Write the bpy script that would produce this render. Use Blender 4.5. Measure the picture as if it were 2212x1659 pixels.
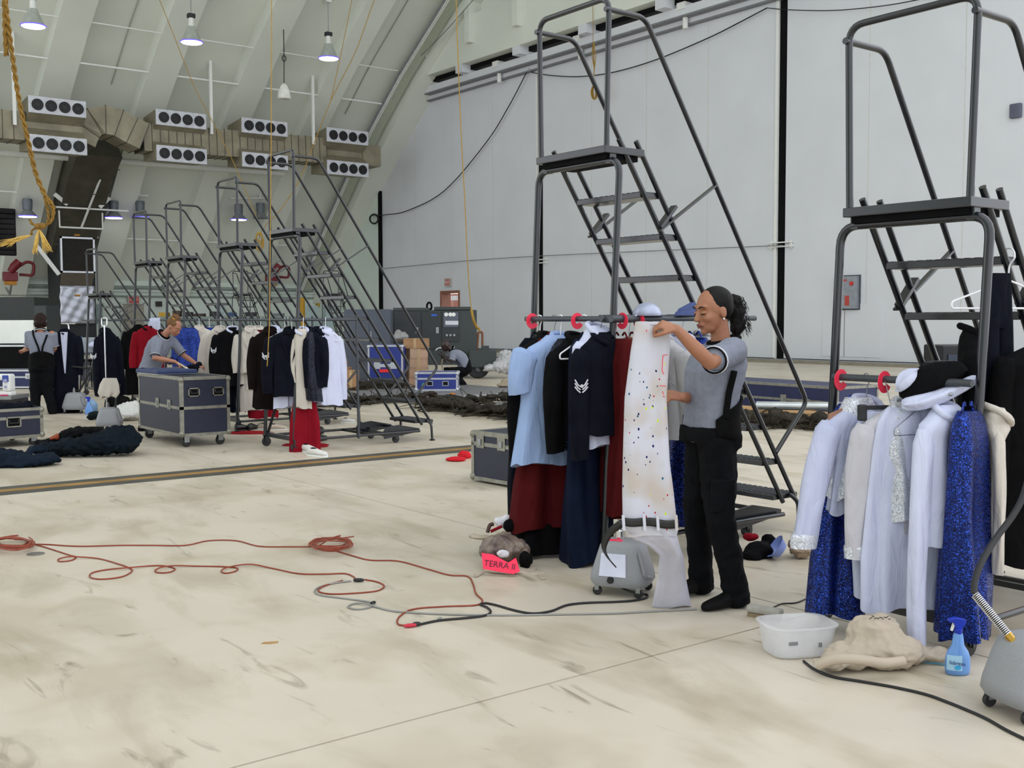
import bpy, math, random
from math import sin, cos, pi, radians as R
from mathutils import Vector, Matrix, Euler, Quaternion
for o in list(bpy.data.objects): bpy.data.objects.remove(o)
SC = bpy.context.scene
COL = SC.collection
# ------------------------------------------------------------------ camera
W, H, F = 2212., 1659., 2354.
PIT, ROL, TH, CH = R(3.41), R(.18), R(37.5), 1.5
RIGHT = Vector((cos(TH), -sin(TH), 0)); FWD0 = Vector((sin(TH), cos(TH), 0)); UPZ = Vector((0, 0, 1))
FWD = FWD0*cos(PIT) - UPZ*sin(PIT); UP0 = UPZ*cos(PIT) + FWD0*sin(PIT)
CR = RIGHT*cos(ROL) - UP0*sin(ROL); CU = RIGHT*sin(ROL) + UP0*cos(ROL)
EYE = Vector((0, 0, CH))
cd = bpy.data.cameras.new('camera'); cam = bpy.data.objects.new('camera', cd); COL.objects.link(cam)
cam.matrix_world = Matrix(((CR.x, CU.x, -FWD.x, 0), (CR.y, CU.y, -FWD.y, 0), (CR.z, CU.z, -FWD.z, CH), (0, 0, 0, 1)))
cd.sensor_width = 36; cd.lens = F/W*36; cd.clip_end = 400
SC.camera = cam
# ------------------------------------------------------------------ light and exposure
wd = bpy.data.worlds.new('overcast_sky'); SC.world = wd; wd.use_nodes = True
bg = wd.node_tree.nodes['Background']; bg.inputs[0].default_value = (.94, .975, 1.03, 1); bg.inputs[1].default_value = 1.9
SC.view_settings.view_transform = 'Standard'; SC.view_settings.look = 'None'
SC.view_settings.exposure = 0.06; SC.view_settings.gamma = 1; SC.view_settings.use_curve_mapping = False

# ------------------------------------------------------------------ pixel helpers (photo frame 2212 x 1659)
def ray(px, py):
    return FWD + CR*((px-W/2)/F) - CU*((py-H/2)/F)
def G(px, py, z=0.):
    d = ray(px, py); return EYE + d*((z-CH)/d.z)
def PX(px, py, X): d = ray(px, py); return EYE + d*(X/d.x)
def PY(px, py, Y): d = ray(px, py); return EYE + d*(Y/d.y)
def V(px, py, dep):
    d = ray(px, py); return EYE + d*(dep/(d.x*FWD0.x+d.y*FWD0.y))
def depth(p): return p[0]*FWD0.x + p[1]*FWD0.y

# ------------------------------------------------------------------ materials
def lin(c):
    if isinstance(c, str): c = [int(c[i:i+2], 16)/255 for i in (0, 2, 4)]
    return tuple(((x/12.92) if x <= .04045 else ((x+.055)/1.055)**2.4) for x in c)
MATS = {}
def mat(name, col, rough=.6, metal=0., var=.12, scale=6., bump=0., bscale=40., alpha=1., trans=0., emit=None, es=1., col2=None, spec=None, coat=0., sheen=0., fold=0.):
    if name in MATS: return MATS[name]
    m = bpy.data.materials.new(name); m.use_nodes = True; MATS[name] = m
    nt = m.node_tree; b = nt.nodes['Principled BSDF']; c = lin(col)
    b.inputs['Roughness'].default_value = rough; b.inputs['Metallic'].default_value = metal
    if spec is None and rough >= .75 and not metal: spec = .12
    if spec is not None: b.inputs['Specular IOR Level'].default_value = spec
    if coat: b.inputs['Coat Weight'].default_value = coat; b.inputs['Coat Roughness'].default_value = .15
    if sheen: b.inputs['Sheen Weight'].default_value = sheen
    if alpha < 1: b.inputs['Alpha'].default_value = alpha
    if trans: b.inputs['Transmission Weight'].default_value = trans
    if emit: b.inputs['Emission Color'].default_value = lin(emit)+(1,); b.inputs['Emission Strength'].default_value = es
    tc = nt.nodes.new('ShaderNodeTexCoord')
    nz = nt.nodes.new('ShaderNodeTexNoise'); nz.inputs['Scale'].default_value = scale; nz.inputs['Detail'].default_value = 4
    nt.links.new(tc.outputs['Object'], nz.inputs['Vector'])
    rp = nt.nodes.new('ShaderNodeValToRGB')
    c2 = lin(col2) if col2 else tuple(min(1, x*(1+var)+.002) for x in c)
    c1 = c if col2 else tuple(x*(1-var) for x in c)
    rp.color_ramp.elements[0].position = .3; rp.color_ramp.elements[1].position = .7
    rp.color_ramp.elements[0].color = c1+(1,); rp.color_ramp.elements[1].color = c2+(1,)
    nt.links.new(nz.outputs['Fac'], rp.inputs['Fac']); nt.links.new(rp.outputs['Color'], b.inputs['Base Color'])
    if fold:
        mp = nt.nodes.new('ShaderNodeMapping'); mp.inputs['Scale'].default_value = (1, 1, .38); nt.links.new(tc.outputs['Object'], mp.inputs['Vector'])
        n3 = nt.nodes.new('ShaderNodeTexNoise'); n3.inputs['Scale'].default_value = 13; n3.inputs['Detail'].default_value = 3; n3.inputs['Distortion'].default_value = .8; nt.links.new(mp.outputs[0], n3.inputs['Vector'])
        b3 = nt.nodes.new('ShaderNodeBump'); b3.inputs['Strength'].default_value = fold; b3.inputs['Distance'].default_value = .03; nt.links.new(n3.outputs['Fac'], b3.inputs['Height']); nt.links.new(b3.outputs['Normal'], b.inputs['Normal'])
    if bump:
        n2 = nt.nodes.new('ShaderNodeTexNoise'); n2.inputs['Scale'].default_value = bscale; n2.inputs['Detail'].default_value = 3
        nt.links.new(tc.outputs['Object'], n2.inputs['Vector'])
        bp = nt.nodes.new('ShaderNodeBump'); bp.inputs['Strength'].default_value = bump; bp.inputs['Distance'].default_value = .02
        nt.links.new(n2.outputs['Fac'], bp.inputs['Height']); nt.links.new(bp.outputs['Normal'], b.inputs['Normal'])
    return m
def lerp_(a, b, t): return a+(b-a)*t
def sequin(name, dark, bright, scale=150., pale=.0):
    """cloth sewn with small shiny discs: every cell tilts its own way"""
    if name in MATS: return MATS[name]
    m = bpy.data.materials.new(name); m.use_nodes = True; MATS[name] = m
    nt = m.node_tree; b = nt.nodes['Principled BSDF']
    tc = nt.nodes.new('ShaderNodeTexCoord'); vo = nt.nodes.new('ShaderNodeTexVoronoi'); vo.inputs['Scale'].default_value = scale
    nt.links.new(tc.outputs['Object'], vo.inputs['Vector'])
    rp = nt.nodes.new('ShaderNodeValToRGB'); rp.color_ramp.elements[0].color = lin(dark)+(1,); rp.color_ramp.elements[1].color = lin(bright)+(1,); rp.color_ramp.elements[0].position = .2 if not pale else 0  # glints of the discs painted into the colour as sparse bright cells
    if not pale: e_ = rp.color_ramp.elements.new(.84); e_.color = tuple(lerp_(a, b_, .26) for a, b_ in zip(lin(dark), lin(bright)))+(1,)
    sp = nt.nodes.new('ShaderNodeSeparateColor'); nt.links.new(vo.outputs['Color'], sp.inputs[0])
    nt.links.new(sp.outputs[0], rp.inputs['Fac']); nt.links.new(rp.outputs['Color'], b.inputs['Base Color'])
    b.inputs['Metallic'].default_value = .55 if not pale else .15; b.inputs['Roughness'].default_value = .22
    geo = nt.nodes.new('ShaderNodeNewGeometry'); sub = nt.nodes.new('ShaderNodeVectorMath'); sub.operation = 'SUBTRACT'; sub.inputs[1].default_value = (.5, .5, .5)
    nt.links.new(vo.outputs['Color'], sub.inputs[0])
    scl = nt.nodes.new('ShaderNodeVectorMath'); scl.operation = 'SCALE'; scl.inputs['Scale'].default_value = .7 if not pale else .55
    nt.links.new(sub.outputs[0], scl.inputs[0])
    ad = nt.nodes.new('ShaderNodeVectorMath'); ad.operation = 'ADD'; nt.links.new(geo.outputs['Normal'], ad.inputs[0]); nt.links.new(scl.outputs[0], ad.inputs[1])
    no = nt.nodes.new('ShaderNodeVectorMath'); no.operation = 'NORMALIZE'; nt.links.new(ad.outputs[0], no.inputs[0])
    nt.links.new(no.outputs[0], b.inputs['Normal'])
    return m

# ------------------------------------------------------------------ mesh builder
class MB:
    def __init__(s): s.v = []; s.f = []
    def add(s, vs, fs):
        k = len(s.v); s.v += [Vector(p) for p in vs]; s.f += [tuple(i+k for i in f) for f in fs]; return s
    def box(s, c, sz, M=None):
        hx, hy, hz = sz[0]/2, sz[1]/2, sz[2]/2; c = Vector(c)
        vs = [Vector((x, y, z)) for z in (-hz, hz) for y in (-hy, hy) for x in (-hx, hx)]
        if M is not None: vs = [M @ p for p in vs]
        return s.add([c+p for p in vs], [(0, 2, 3, 1), (4, 5, 7, 6), (0, 1, 5, 4), (2, 6, 7, 3), (0, 4, 6, 2), (1, 3, 7, 5)])
    def b2(s, a, b): a = Vector(a); b = Vector(b); return s.box((a+b)/2, [abs(b[i]-a[i]) for i in range(3)])
    def bar(s, a, b, w, h, up=(0, 0, 1)):
        a = Vector(a); b = Vector(b); d = (b-a); L = d.length; d.normalize(); u = Vector(up)
        x = d.cross(u)
        if x.length < 1e-4: x = d.cross(Vector((1, 0, 0)))
        x.normalize(); y = x.cross(d)
        M = Matrix((x, d, y)).transposed(); return s.box((a+b)/2, (w, L, h), M)
    def ring(s, c, x, y, rx, ry, n): return [c + x*(rx*cos(2*pi*i/n)) + y*(ry*sin(2*pi*i/n)) for i in range(n)]
    def loft(s, rings, cap0=True, cap1=True, closed=True):
        n = len(rings[0]); k = len(s.v)
        for r in rings: s.v += [Vector(p) for p in r]
        for j in range(len(rings)-1):
            for i in range(n if closed else n-1):
                a = k+j*n+i; b = k+j*n+(i+1) % n; s.f.append((a, b, b+n, a+n))
        if cap0 and closed: s.f.append(tuple(k+i for i in range(n))[::-1])
        if cap1 and closed: s.f.append(tuple(k+(len(rings)-1)*n+i for i in range(n)))
        return s
    def tube(s, pts, r, n=8, round_=0, cap=True, flat=1., up=None):
        pts = [Vector(p) for p in pts]
        rs = r if isinstance(r, (list, tuple)) else [r]*len(pts)
        t0 = (pts[1]-pts[0]).normalized(); u = Vector(up) if up else (Vector((0, 0, 1)) if abs(t0.z) < .9 else Vector((1, 0, 0)))
        rings = []; prev = None
        for i, p in enumerate(pts):
            t = (pts[min(i+1, len(pts)-1)]-pts[max(i-1, 0)])
            if t.length < 1e-7: t = prev or t0
            t.normalize()
            x = t.cross(u)
            if x.length < 1e-5: x = t.cross(Vector((0, 1, 0)))
            x.normalize(); y = x.cross(t); u = y; prev = t
            sc = 1.
            if 0 < i < len(pts)-1:
                a = (p-pts[i-1]); b = (pts[i+1]-p)
                if a.length > 1e-7 and b.length > 1e-7: sc = 1/max(.5, cos(a.angle(b)/2))
            rings.append((p, x, y, t, rs[i], sc))
        out = []
        if round_:
            p, x, y, t, rr, q = rings[0]
            for k in range(round_): a = pi/2*(k+.35)/(round_+.35); out.append(s.ring(p-t*rr*cos(a), x, y, rr*sin(a), rr*sin(a)*flat, n))
        for p, x, y, t, rr, q in rings: out.append(s.ring(p, x, y, rr*min(q, 1.3), rr*flat, n))
        if round_:
            p, x, y, t, rr, q = rings[-1]
            for k in range(round_-1, -1, -1): a = pi/2*(k+.35)/(round_+.35); out.append(s.ring(p+t*rr*cos(a), x, y, rr*sin(a), rr*sin(a)*flat, n))
        return s.loft(out, cap, cap)
    def lathe(s, prof, n=16, M=None, c=(0, 0, 0)):
        c = Vector(c); rings = []
        for r, z in prof:
            q = [Vector((max(r, 1e-4)*cos(2*pi*i/n), max(r, 1e-4)*sin(2*pi*i/n), z)) for i in range(n)]
            rings.append([c+(M @ p if M is not None else p) for p in q])
        return s.loft(rings)
    def ell(s, c, r, M=None, n=16, m=10):
        c = Vector(c); rings = []
        for j in range(m+1):
            a = pi*(j+.02)/(m+.04); q = [Vector((r[0]*sin(a)*cos(2*pi*i/n), r[1]*sin(a)*sin(2*pi*i/n), -r[2]*cos(a))) for i in range(n)]
            rings.append([c+(M @ p if M is not None else p) for p in q])
        return s.loft(rings)
    def prism(s, poly, a, b):
        """poly: list of points; a, b offset vectors for the two faces"""
        a = Vector(a); b = Vector(b); n = len(poly)
        vs = [Vector(p)+a for p in poly]+[Vector(p)+b for p in poly]
        return s.add(vs, [tuple(range(n))[::-1], tuple(range(n, 2*n))]+[(i, (i+1) % n, n+(i+1) % n, n+i) for i in range(n)])
    def grid(s, P, thick=0.):
        """P[j][i] points; optional thickness along the normal"""
        m = len(P); n = len(P[0]); k = len(s.v)
        for r in P: s.v += [Vector(p) for p in r]
        for j in range(m-1):
            for i in range(n-1): a = k+j*n+i; s.f.append((a, a+1, a+n+1, a+n))
        return s
    def mesh(s, name, smooth=None):
        me = bpy.data.meshes.new(name); me.from_pydata([tuple(p) for p in s.v], [], s.f); me.validate(); me.update()
        import bmesh
        bm = bmesh.new(); bm.from_mesh(me); bmesh.ops.recalc_face_normals(bm, faces=bm.faces); bm.to_mesh(me); bm.free()
        if smooth is not None:
            me.shade_smooth(); me.set_sharp_from_angle(angle=R(smooth))
        return me
    def build(s, name, m, parent=None, smooth=None, bevel=0., label=None, kind=None, solid=0., sub=0):
        me = s.mesh(name, smooth); me.materials.append(m); return link(name, me, parent, label, kind, bevel, solid, sub)
def link(name, me, parent=None, label=None, kind=None, bevel=0., solid=0., sub=0):
    o = bpy.data.objects.new(name, me); COL.objects.link(o)
    if parent is not None:
        o.parent = parent; o.matrix_parent_inverse = parent.matrix_basis.inverted() if parent.get('abs') else Matrix()
    if label: o['label'] = label
    if kind: o['kind'] = kind
    if solid:
        md = o.modifiers.new('solid', 'SOLIDIFY'); md.thickness = solid; md.offset = 0
    if sub:
        md = o.modifiers.new('sub', 'SUBSURF'); md.levels = sub; md.render_levels = sub
    if bevel:
        md = o.modifiers.new('bevel', 'BEVEL'); md.width = bevel; md.segments = 2; md.limit_method = 'ANGLE'; md.angle_limit = R(40)
    return o
def thing(name, label, cat, loc=(0, 0, 0), rz=0., group=None, absolute=False):
    """an Empty at the base of a thing; absolute=True: its parts are given in world coordinates"""
    o = bpy.data.objects.new(name, None); COL.objects.link(o); o.empty_display_size = .1
    o.location = loc; o.rotation_euler = (0, 0, rz)
    o['label'] = label; o['category'] = cat
    if group: o['group'] = group
    if absolute: o['abs'] = 1
    return o
def tag(o, label, cat, group=None):
    o['label'] = label; o['category'] = cat
    if group: o['group'] = group
    return o
def struct(o): o['kind'] = 'structure'; return o
def dup(root, loc, rz=0., label=None, group=None, scale=None):
    def cp(o, par):
        c = o.copy(); COL.objects.link(c)
        if par is not None: c.parent = par
        for ch in list(o.children): cp(ch, c)
        return c
    r = cp(root, None); r.location = loc; r.rotation_euler = (0, 0, rz)
    if label: r['label'] = label
    if group: r['group'] = group
    if scale: r.scale = scale
    return r
def bend(pts, rad=.06, k=5):
    """polyline with rounded corners"""
    pts = [Vector(p) for p in pts]; out = [pts[0]]
    for a, b, c in zip(pts, pts[1:], pts[2:]):
        u = (a-b); v = (c-b); r = min(rad, u.length*.45, v.length*.45)
        p = b+u.normalized()*r; q = b+v.normalized()*r
        for i in range(k+1): t = i/k; out.append(p*(1-t)**2+b*(2*t*(1-t))+q*t*t)
    out.append(pts[-1]); return out
def curve(pts, k=6):
    """Catmull-Rom through pts"""
    pts = [Vector(p) for p in pts]; q = [pts[0]*2-pts[1]]+pts+[pts[-1]*2-pts[-2]]; out = []
    for i in range(1, len(q)-2):
        a, b, c, d = q[i-1:i+3]
        for j in range(k):
            t = j/k; out.append(.5*((2*b)+(c-a)*t+(2*a-5*b+4*c-d)*t*t+(3*b-a-3*c+d)*t**3))
    out.append(pts[-1]); return out
def text(name, body, size, m, M, parent=None, ext=.0005, align='CENTER'):
    cu = bpy.data.curves.new(name, 'FONT'); cu.body = body; cu.size = size; cu.extrude = ext; cu.align_x = align; cu.align_y = 'CENTER'; cu.resolution_u = 3
    ob = bpy.data.objects.new(name, cu); COL.objects.link(ob); dg = bpy.context.evaluated_depsgraph_get()
    me = bpy.data.meshes.new_from_object(ob.evaluated_get(dg)); bpy.data.objects.remove(ob); me.transform(M); me.name = name
    me.materials.clear(); me.materials.append(m); return link(name, me, parent)
def frame(o, x, y):
    """4x4 matrix with local x, y axes"""
    x = Vector(x).normalized(); y = Vector(y); z = x.cross(y).normalized(); y = z.cross(x)
    return Matrix(((x.x, y.x, z.x, o[0]), (x.y, y.y, z.y, o[1]), (x.z, y.z, z.z, o[2]), (0, 0, 0, 1)))

# ------------------------------------------------------------------ shared materials
def concrete():
    m = bpy.data.materials.new('sealed_concrete'); m.use_nodes = True; nt = m.node_tree; b = nt.nodes['Principled BSDF']
    tc = nt.nodes.new('ShaderNodeTexCoord'); geo = nt.nodes.new('ShaderNodeNewGeometry')
    def noise(sc, det, stretch=(1, 1, 1), rot=0., dist=0.):
        mp = nt.nodes.new('ShaderNodeMapping'); mp.inputs['Scale'].default_value = stretch; mp.inputs['Rotation'].default_value = (0, 0, rot)
        nt.links.new(geo.outputs['Position'], mp.inputs['Vector'])
        n = nt.nodes.new('ShaderNodeTexNoise'); n.inputs['Scale'].default_value = sc; n.inputs['Detail'].default_value = det; n.inputs['Distortion'].default_value = dist; n.inputs['Roughness'].default_value = .6
        nt.links.new(mp.outputs[0], n.inputs['Vector']); return n.outputs['Fac']
    def ramp(f, a, b_, pa, pb):
        r = nt.nodes.new('ShaderNodeValToRGB'); r.color_ramp.elements[0].position = pa; r.color_ramp.elements[1].position = pb
        r.color_ramp.elements[0].color = lin(a)+(1,); r.color_ramp.elements[1].color = lin(b_)+(1,); nt.links.new(f, r.inputs['Fac']); return r.outputs['Color']
    def mul(a, b_, fac=1.):
        x = nt.nodes.new('ShaderNodeMix'); x.data_type = 'RGBA'; x.blend_type = 'MULTIPLY'; x.inputs[0].default_value = fac
        nt.links.new(a, x.inputs[6]); nt.links.new(b_, x.inputs[7]); return x.outputs[2]
    base = ramp(noise(.55, 5), 'c4baa9', 'd0c6b5', .3, .7)
    streak = ramp(noise(2.2, 6, (1, .35, 1), -.5, .6), 'd8d4ca', 'ffffff', .30, .52)
    scuff = ramp(noise(6., 4, (1, .25, 1), .5, 1.2), 'b4b0a8', 'ffffff', .27, .38)
    spot = ramp(noise(1.3, 3, (1, 1, 1), 0, .3), 'dfd9c9', 'ffffff', .36, .5)
    c = mul(mul(mul(base, streak, .8), scuff, .75), spot, .45)
    nt.links.new(c, b.inputs['Base Color']); b.inputs['Roughness'].default_value = .42
    r = nt.nodes.new('ShaderNodeMapRange'); r.inputs['To Min'].default_value = .3; r.inputs['To Max'].default_value = .55
    nt.links.new(noise(1.1, 4), r.inputs['Value']); nt.links.new(r.outputs[0], b.inputs['Roughness'])
    return m
M_CON = concrete()
M_JOINT = mat('joint_filler', '6a6152', .9)
M_DOORW = mat('painted_door_panel', 'd6d9de', .55, var=.03, scale=.6)
M_ROOF = mat('painted_roof_deck', 'dce0d6', .7, var=.05, scale=.35)
M_WALL = mat('painted_wall', 'd4dfd6', .7, var=.04, scale=.5)
M_WHITE = mat('white_enamel', 'e4e6e2', .4, var=.03)
M_BLACK = mat('matte_black', '0a0a0c', .8)
M_RUB = mat('black_rubber', '17171a', .55)
M_STEEL = mat('dull_steel', '9a9da0', .35, .8, var=.08, scale=20)
M_CHROME = mat('chrome', 'd8dade', .12, 1., var=.02)
M_LAD = mat('ladder_grey_paint', '0e131a', .28, .0, var=.06, scale=8, coat=.35)
M_TREAD = mat('tread_rubber', '35383c', .7, bump=.3, bscale=120)
M_PIPE = mat('rail_pipe_paint', '3a3e44', .4, .1, var=.06)
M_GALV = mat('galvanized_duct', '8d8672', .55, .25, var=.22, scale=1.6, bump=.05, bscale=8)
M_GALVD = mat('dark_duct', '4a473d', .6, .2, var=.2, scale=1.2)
M_PINK = mat('pink_plastic', 'f2304f', .5, var=.05)
M_PINKP = mat('pink_paper', 'ff2b55', .6, var=.04)
M_ROPE = mat('yellow_rope', '80622e', .85, var=.25, scale=60)
M_ROPE2 = mat('thin_yellow_rope', 'a5833f', .85, var=.15, scale=30)
# ================================================================== STRUCTURE
fl = struct(MB().b2((-14, -12, -.3), (31, 57.3, -.02)).build('floor', M_JOINT))
SX = [-14, -9.15, -2.3, 4.55, 11.4, 18.25, 25.1, 31]; SY = [-12, -3.47, 3.41, 10.05, 10.57, 17.1, 23.95, 30.8, 37.65, 44.5, 51.3, 57.3]
for i in range(len(SX)-1):
    for j in range(len(SY)-1):
        if (SY[j], SY[j+1]) == (10.05, 10.57): continue
        g = .006
        MB().b2((SX[i]+g, SY[j]+g, -.02), (SX[i+1]-g, SY[j+1]-g, 0)).build('slab', M_CON, fl)
M_YEL = mat('yellow_floor_paint', '94713a', .6, var=.2, scale=3, bump=.05)
M_DKP = mat('dark_floor_paint', '47453e', .6, var=.2, scale=3)
st = struct(MB().b2((-14, 10.05, -.02), (31, 10.57, .001)).build('trim_1', M_DKP)); st['label'] = 'dark strip with a yellow line painted along the concrete floor'
MB().b2((-14, 10.24, .001), (31, 10.38, .003)).build('yellow_line', M_YEL, st)

# hangar doors in the plane X = 30
DX = 30.
LEAF = [(37.22, 50.35), (24.22, 36.86), (11.0, 23.86)]
for n, (a, b) in enumerate(LEAF):
    m = MB()
    if n == 0:   # leaf with an open personnel door
        q0 = PX(954, 633, DX); q1 = PX(991, 633, DX); ya, yb, zt = q1.y, q0.y, q0.z
        m.b2((DX, a, .12), (DX+.5, ya, 12.25)); m.b2((DX, yb, .12), (DX+.5, b, 12.25)); m.b2((DX, ya, zt), (DX+.5, yb, 12.25)); m.b2((DX, ya, .12), (DX+.5, yb, .3))
    else: m.b2((DX, a, .12), (DX+.5, b, 12.25))
    d = struct(m.build('door_%d' % (n+1), M_DOORW)); d['label'] = 'tall pale hangar door leaf with a flush painted face'
    MB().b2((DX-.03, a-.02, .1), (DX+.4, a+.1, 12.2)).build('edge_strip', M_WHITE, d)
    MB().b2((DX+.05, a-.36, .05), (DX+.4, a-.02, 12.2)).build('black_seal', M_BLACK, d)
    MB().b2((DX-.04, a, .0), (DX+.45, b, .14)).build('bottom_seal', M_BLACK, d)
    for k in range(1, 4):
        y = a+(b-a)*k/4; MB().b2((DX-.004, y-.012, .2), (DX+.01, y+.012, 12.2)).build('panel_joint', mat('joint_line', 'cbcbc3', .6), d)
    for z in (4.0, ):
        MB().b2((DX-.12, a-.75, z-.09), (DX, a+.28, z-.05)).b2((DX-.12, a-.75, z+.05), (DX, a+.28, z+.09)).b2((DX-.08, a-.7, z-.14), (DX-.02, a-.62, z+.14)).b2((DX-.08, a+.12, z-.14), (DX-.02, a+.2, z+.14)).build('latch_bracket', M_WHITE, d)
    if n == 0:
        fr = MB(); t = .1
        fr.b2((DX-.03, ya-t, .3), (DX+.52, ya+.02, zt+t)).b2((DX-.03, yb-.02, .3), (DX+.52, yb+t, zt+t)).b2((DX-.03, ya+.02, zt-.02), (DX+.52, yb-.02, zt+t)).build('door_frame', mat('brown_door_frame', '8a5a48', .5), d)
        lf = MB().b2((31.0, ya*31/30-.4, .0), (31.06, ya*31/30+.50*(yb-ya), zt-.02)).build('door_leaf', mat('salmon_door', 'c07a66', .5), d)
        MB().b2((30.98, ya*31/30+.05, zt-.35), (31.0, ya*31/30+.45*(yb-ya), zt-.12)).build('door_glass', M_WHITE, lf)
    if n == 2:
        hy0, hy1 = PX(1905, 700, DX).y, PX(1778, 700, DX).y
        MB().b2((DX-.02, hy0, .25), (DX, hy1, 1.95)).build('hatch', M_DOORW, d)
        MB().b2((DX-.03, (hy0+hy1)/2+.25, .25), (DX-.018, (hy0+hy1)/2+.27, 1.95)).build('hatch_gap', mat('gap_grey', '8a8a86', .8), d)
s = struct(MB().b2((DX-.55, 9, .0), (DX+.6, 50.6, .1)).build('trim_2', mat('track_kerb', '8b8577', .8, var=.15, scale=2))); s['label'] = 'raised kerb carrying the hangar door tracks'
MB().b2((DX-.42, 9, .1), (DX-.3, 50.6, .13)).build('rail', M_STEEL, s)
# end pier between the doors and the back wall
s = struct(MB().b2((DX-.15, 50.5, 0), (DX+.6, 57.3, 12)).build('wall_right', M_WALL)); s['label'] = 'pale pier wall between hangar door and back wall'
MB().b2((DX-.17, 50.36, 0), (DX+.4, 50.5, 9)).build('edge_strip', M_BLACK, s)
# outside, seen through the small door
s = struct(MB().b2((31, -30, -.35), (75, 90, -.06)).build('ground', mat('apron_concrete', 'cfcabb', .8, var=.08, scale=.3))); s['label'] = 'concrete apron outside the hangar'
s = struct(MB().b2((46, 20, 0), (47, 85, 2.2)).build('wall_outside', mat('salmon_wall', 'c98f7c', .8))); s['label'] = 'low salmon wall outside the small door'

# roof: curved deck rising from the back wall, ribs below it
PROF = [(57.0, 2.4), (56., 3.5), (53.2, 6.55), (50.4, 9.3), (47.8, 11.5), (45.2, 13.5), (40, 16.9), (34, 19.6), (27, 21.6), (18, 22.3), (8, 22.5)]
def deck_strip(x0, x1, off, th):
    m = MB(); rings = []
    for i, (y, z) in enumerate(PROF):
        a = Vector(PROF[max(i-1, 0)]); b = Vector(PROF[min(i+1, len(PROF)-1)]); t = (b-a).normalized(); n = Vector((t.y, -t.x))
        if n.y > 0: n = -n
        p = Vector((y, z))+n*off; q = p-n*th
        rings.append([(x0, p.x, p.y), (x1, p.x, p.y), (x1, q.x, q.y), (x0, q.x, q.y)])
    return m.loft(rings)
rf = struct(deck_strip(-14, 31, 0, .3).build('ceiling', M_ROOF, smooth=30)); rf['label'] = 'pale painted curved hangar roof with deep ribs'
for x in (9.45, 13.46, 17.5, 21.5, 25.4): deck_strip(x-1.25, x, .62, .62).build('rib', M_ROOF, rf, smooth=30)
for x in (5.4, 1.4, -2.6, -6.6): deck_strip(x-1.25, x, .62, .62).build('rib', M_ROOF, rf, smooth=30)
deck_strip(28.75, 30.1, .75, .75).build('end_rib', M_ROOF, rf, smooth=30)
deck_strip(28.0, 28.6, .35, .03).build('perforated_tray', mat('perforated_metal', 'b4bba9', .6, .2, var=.2, scale=25), rf, smooth=30)
for k, xx in enumerate((27.75, 27.85, 27.95)): deck_strip(xx-.03, xx+.03, .5, .06).build('conduit', M_WHITE if k else mat('grey_conduit', '7d8288', .5), rf)
# back wall
bw = struct(MB().b2((-14, 56, 0), (30, 56.4, 3.9)).build('wall_back', M_WALL)); bw['label'] = 'pale green lower back wall of the hangar'
MB().b2((-14, 55.75, 3.25), (30, 56, 3.4)).b2((-14, 55.85, 2.95), (30, 56, 3.02)).build('ledge', M_WALL, bw)
for z in (3.13, 2.72): MB().tube([(-14, 55.9, z), (30, 55.9, z)], .05, 6).build('wall_pipe', mat('grey_pipe', '8d958f', .6), bw)
# header over the doors
hd = struct(MB().b2((DX-1.0, 9, 13.15), (DX+.8, 46.5, 15.2)).build('wall_header', M_ROOF)); hd['label'] = 'deep pale header beam above the hangar doors'
MB().b2((DX-.5, 9, 12.95), (DX+.8, 46.5, 13.15)).build('dark_slot', M_BLACK, hd)
MB().b2((DX-.55, 9, 12.5), (DX-.1, 46.5, 12.8)).b2((DX-.2, 9, 12.25), (DX+.2, 48, 12.5)).build('door_track', M_DOORW, hd)
MB().b2((DX-.56, 9, 12.44), (DX-.1, 46.5, 12.5)).b2((DX-.22, 9, 12.2), (DX+.2, 48, 12.26)).build('track_shadow_gap', mat('track_grey', '7f8184', .6), hd)
for y in (20, 24.3, 28.6, 32.9, 37.2, 41.5): MB().b2((DX-1.0, y, 12.8), (DX-.1, y+.5, 13.15)).build('slot_divider', M_DOORW, hd)
for y in (28.2, 34, 39.5):
    m = MB().tube([(DX-.35, y, 12.05), (DX-.35, y, 12.75)], .1, 10); m.b2((DX-.6, y-.2, 12.7), (DX-.1, y+.2, 12.95)); m.build('roller_hanger', M_WHITE, hd)
MB().b2((DX-.6, 9, 15.2), (DX+.8, 49, 18.5)).build('upper_wall', M_ROOF, hd)
for y in (44, 40.5, 37, 31, 26): MB().b2((DX-1.3, y, 13.9), (DX-.6, y+.35, 18.4)).build('stiffener', M_ROOF, hd)
wl = struct(MB().b2((-14.4, -12, 0), (-14, 15, 21)).build('wall_light_block', M_WALL)); wl['label'] = 'unseen pale wall added to block light from the left'  # out of view, added to keep daylight off from behind left
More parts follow.
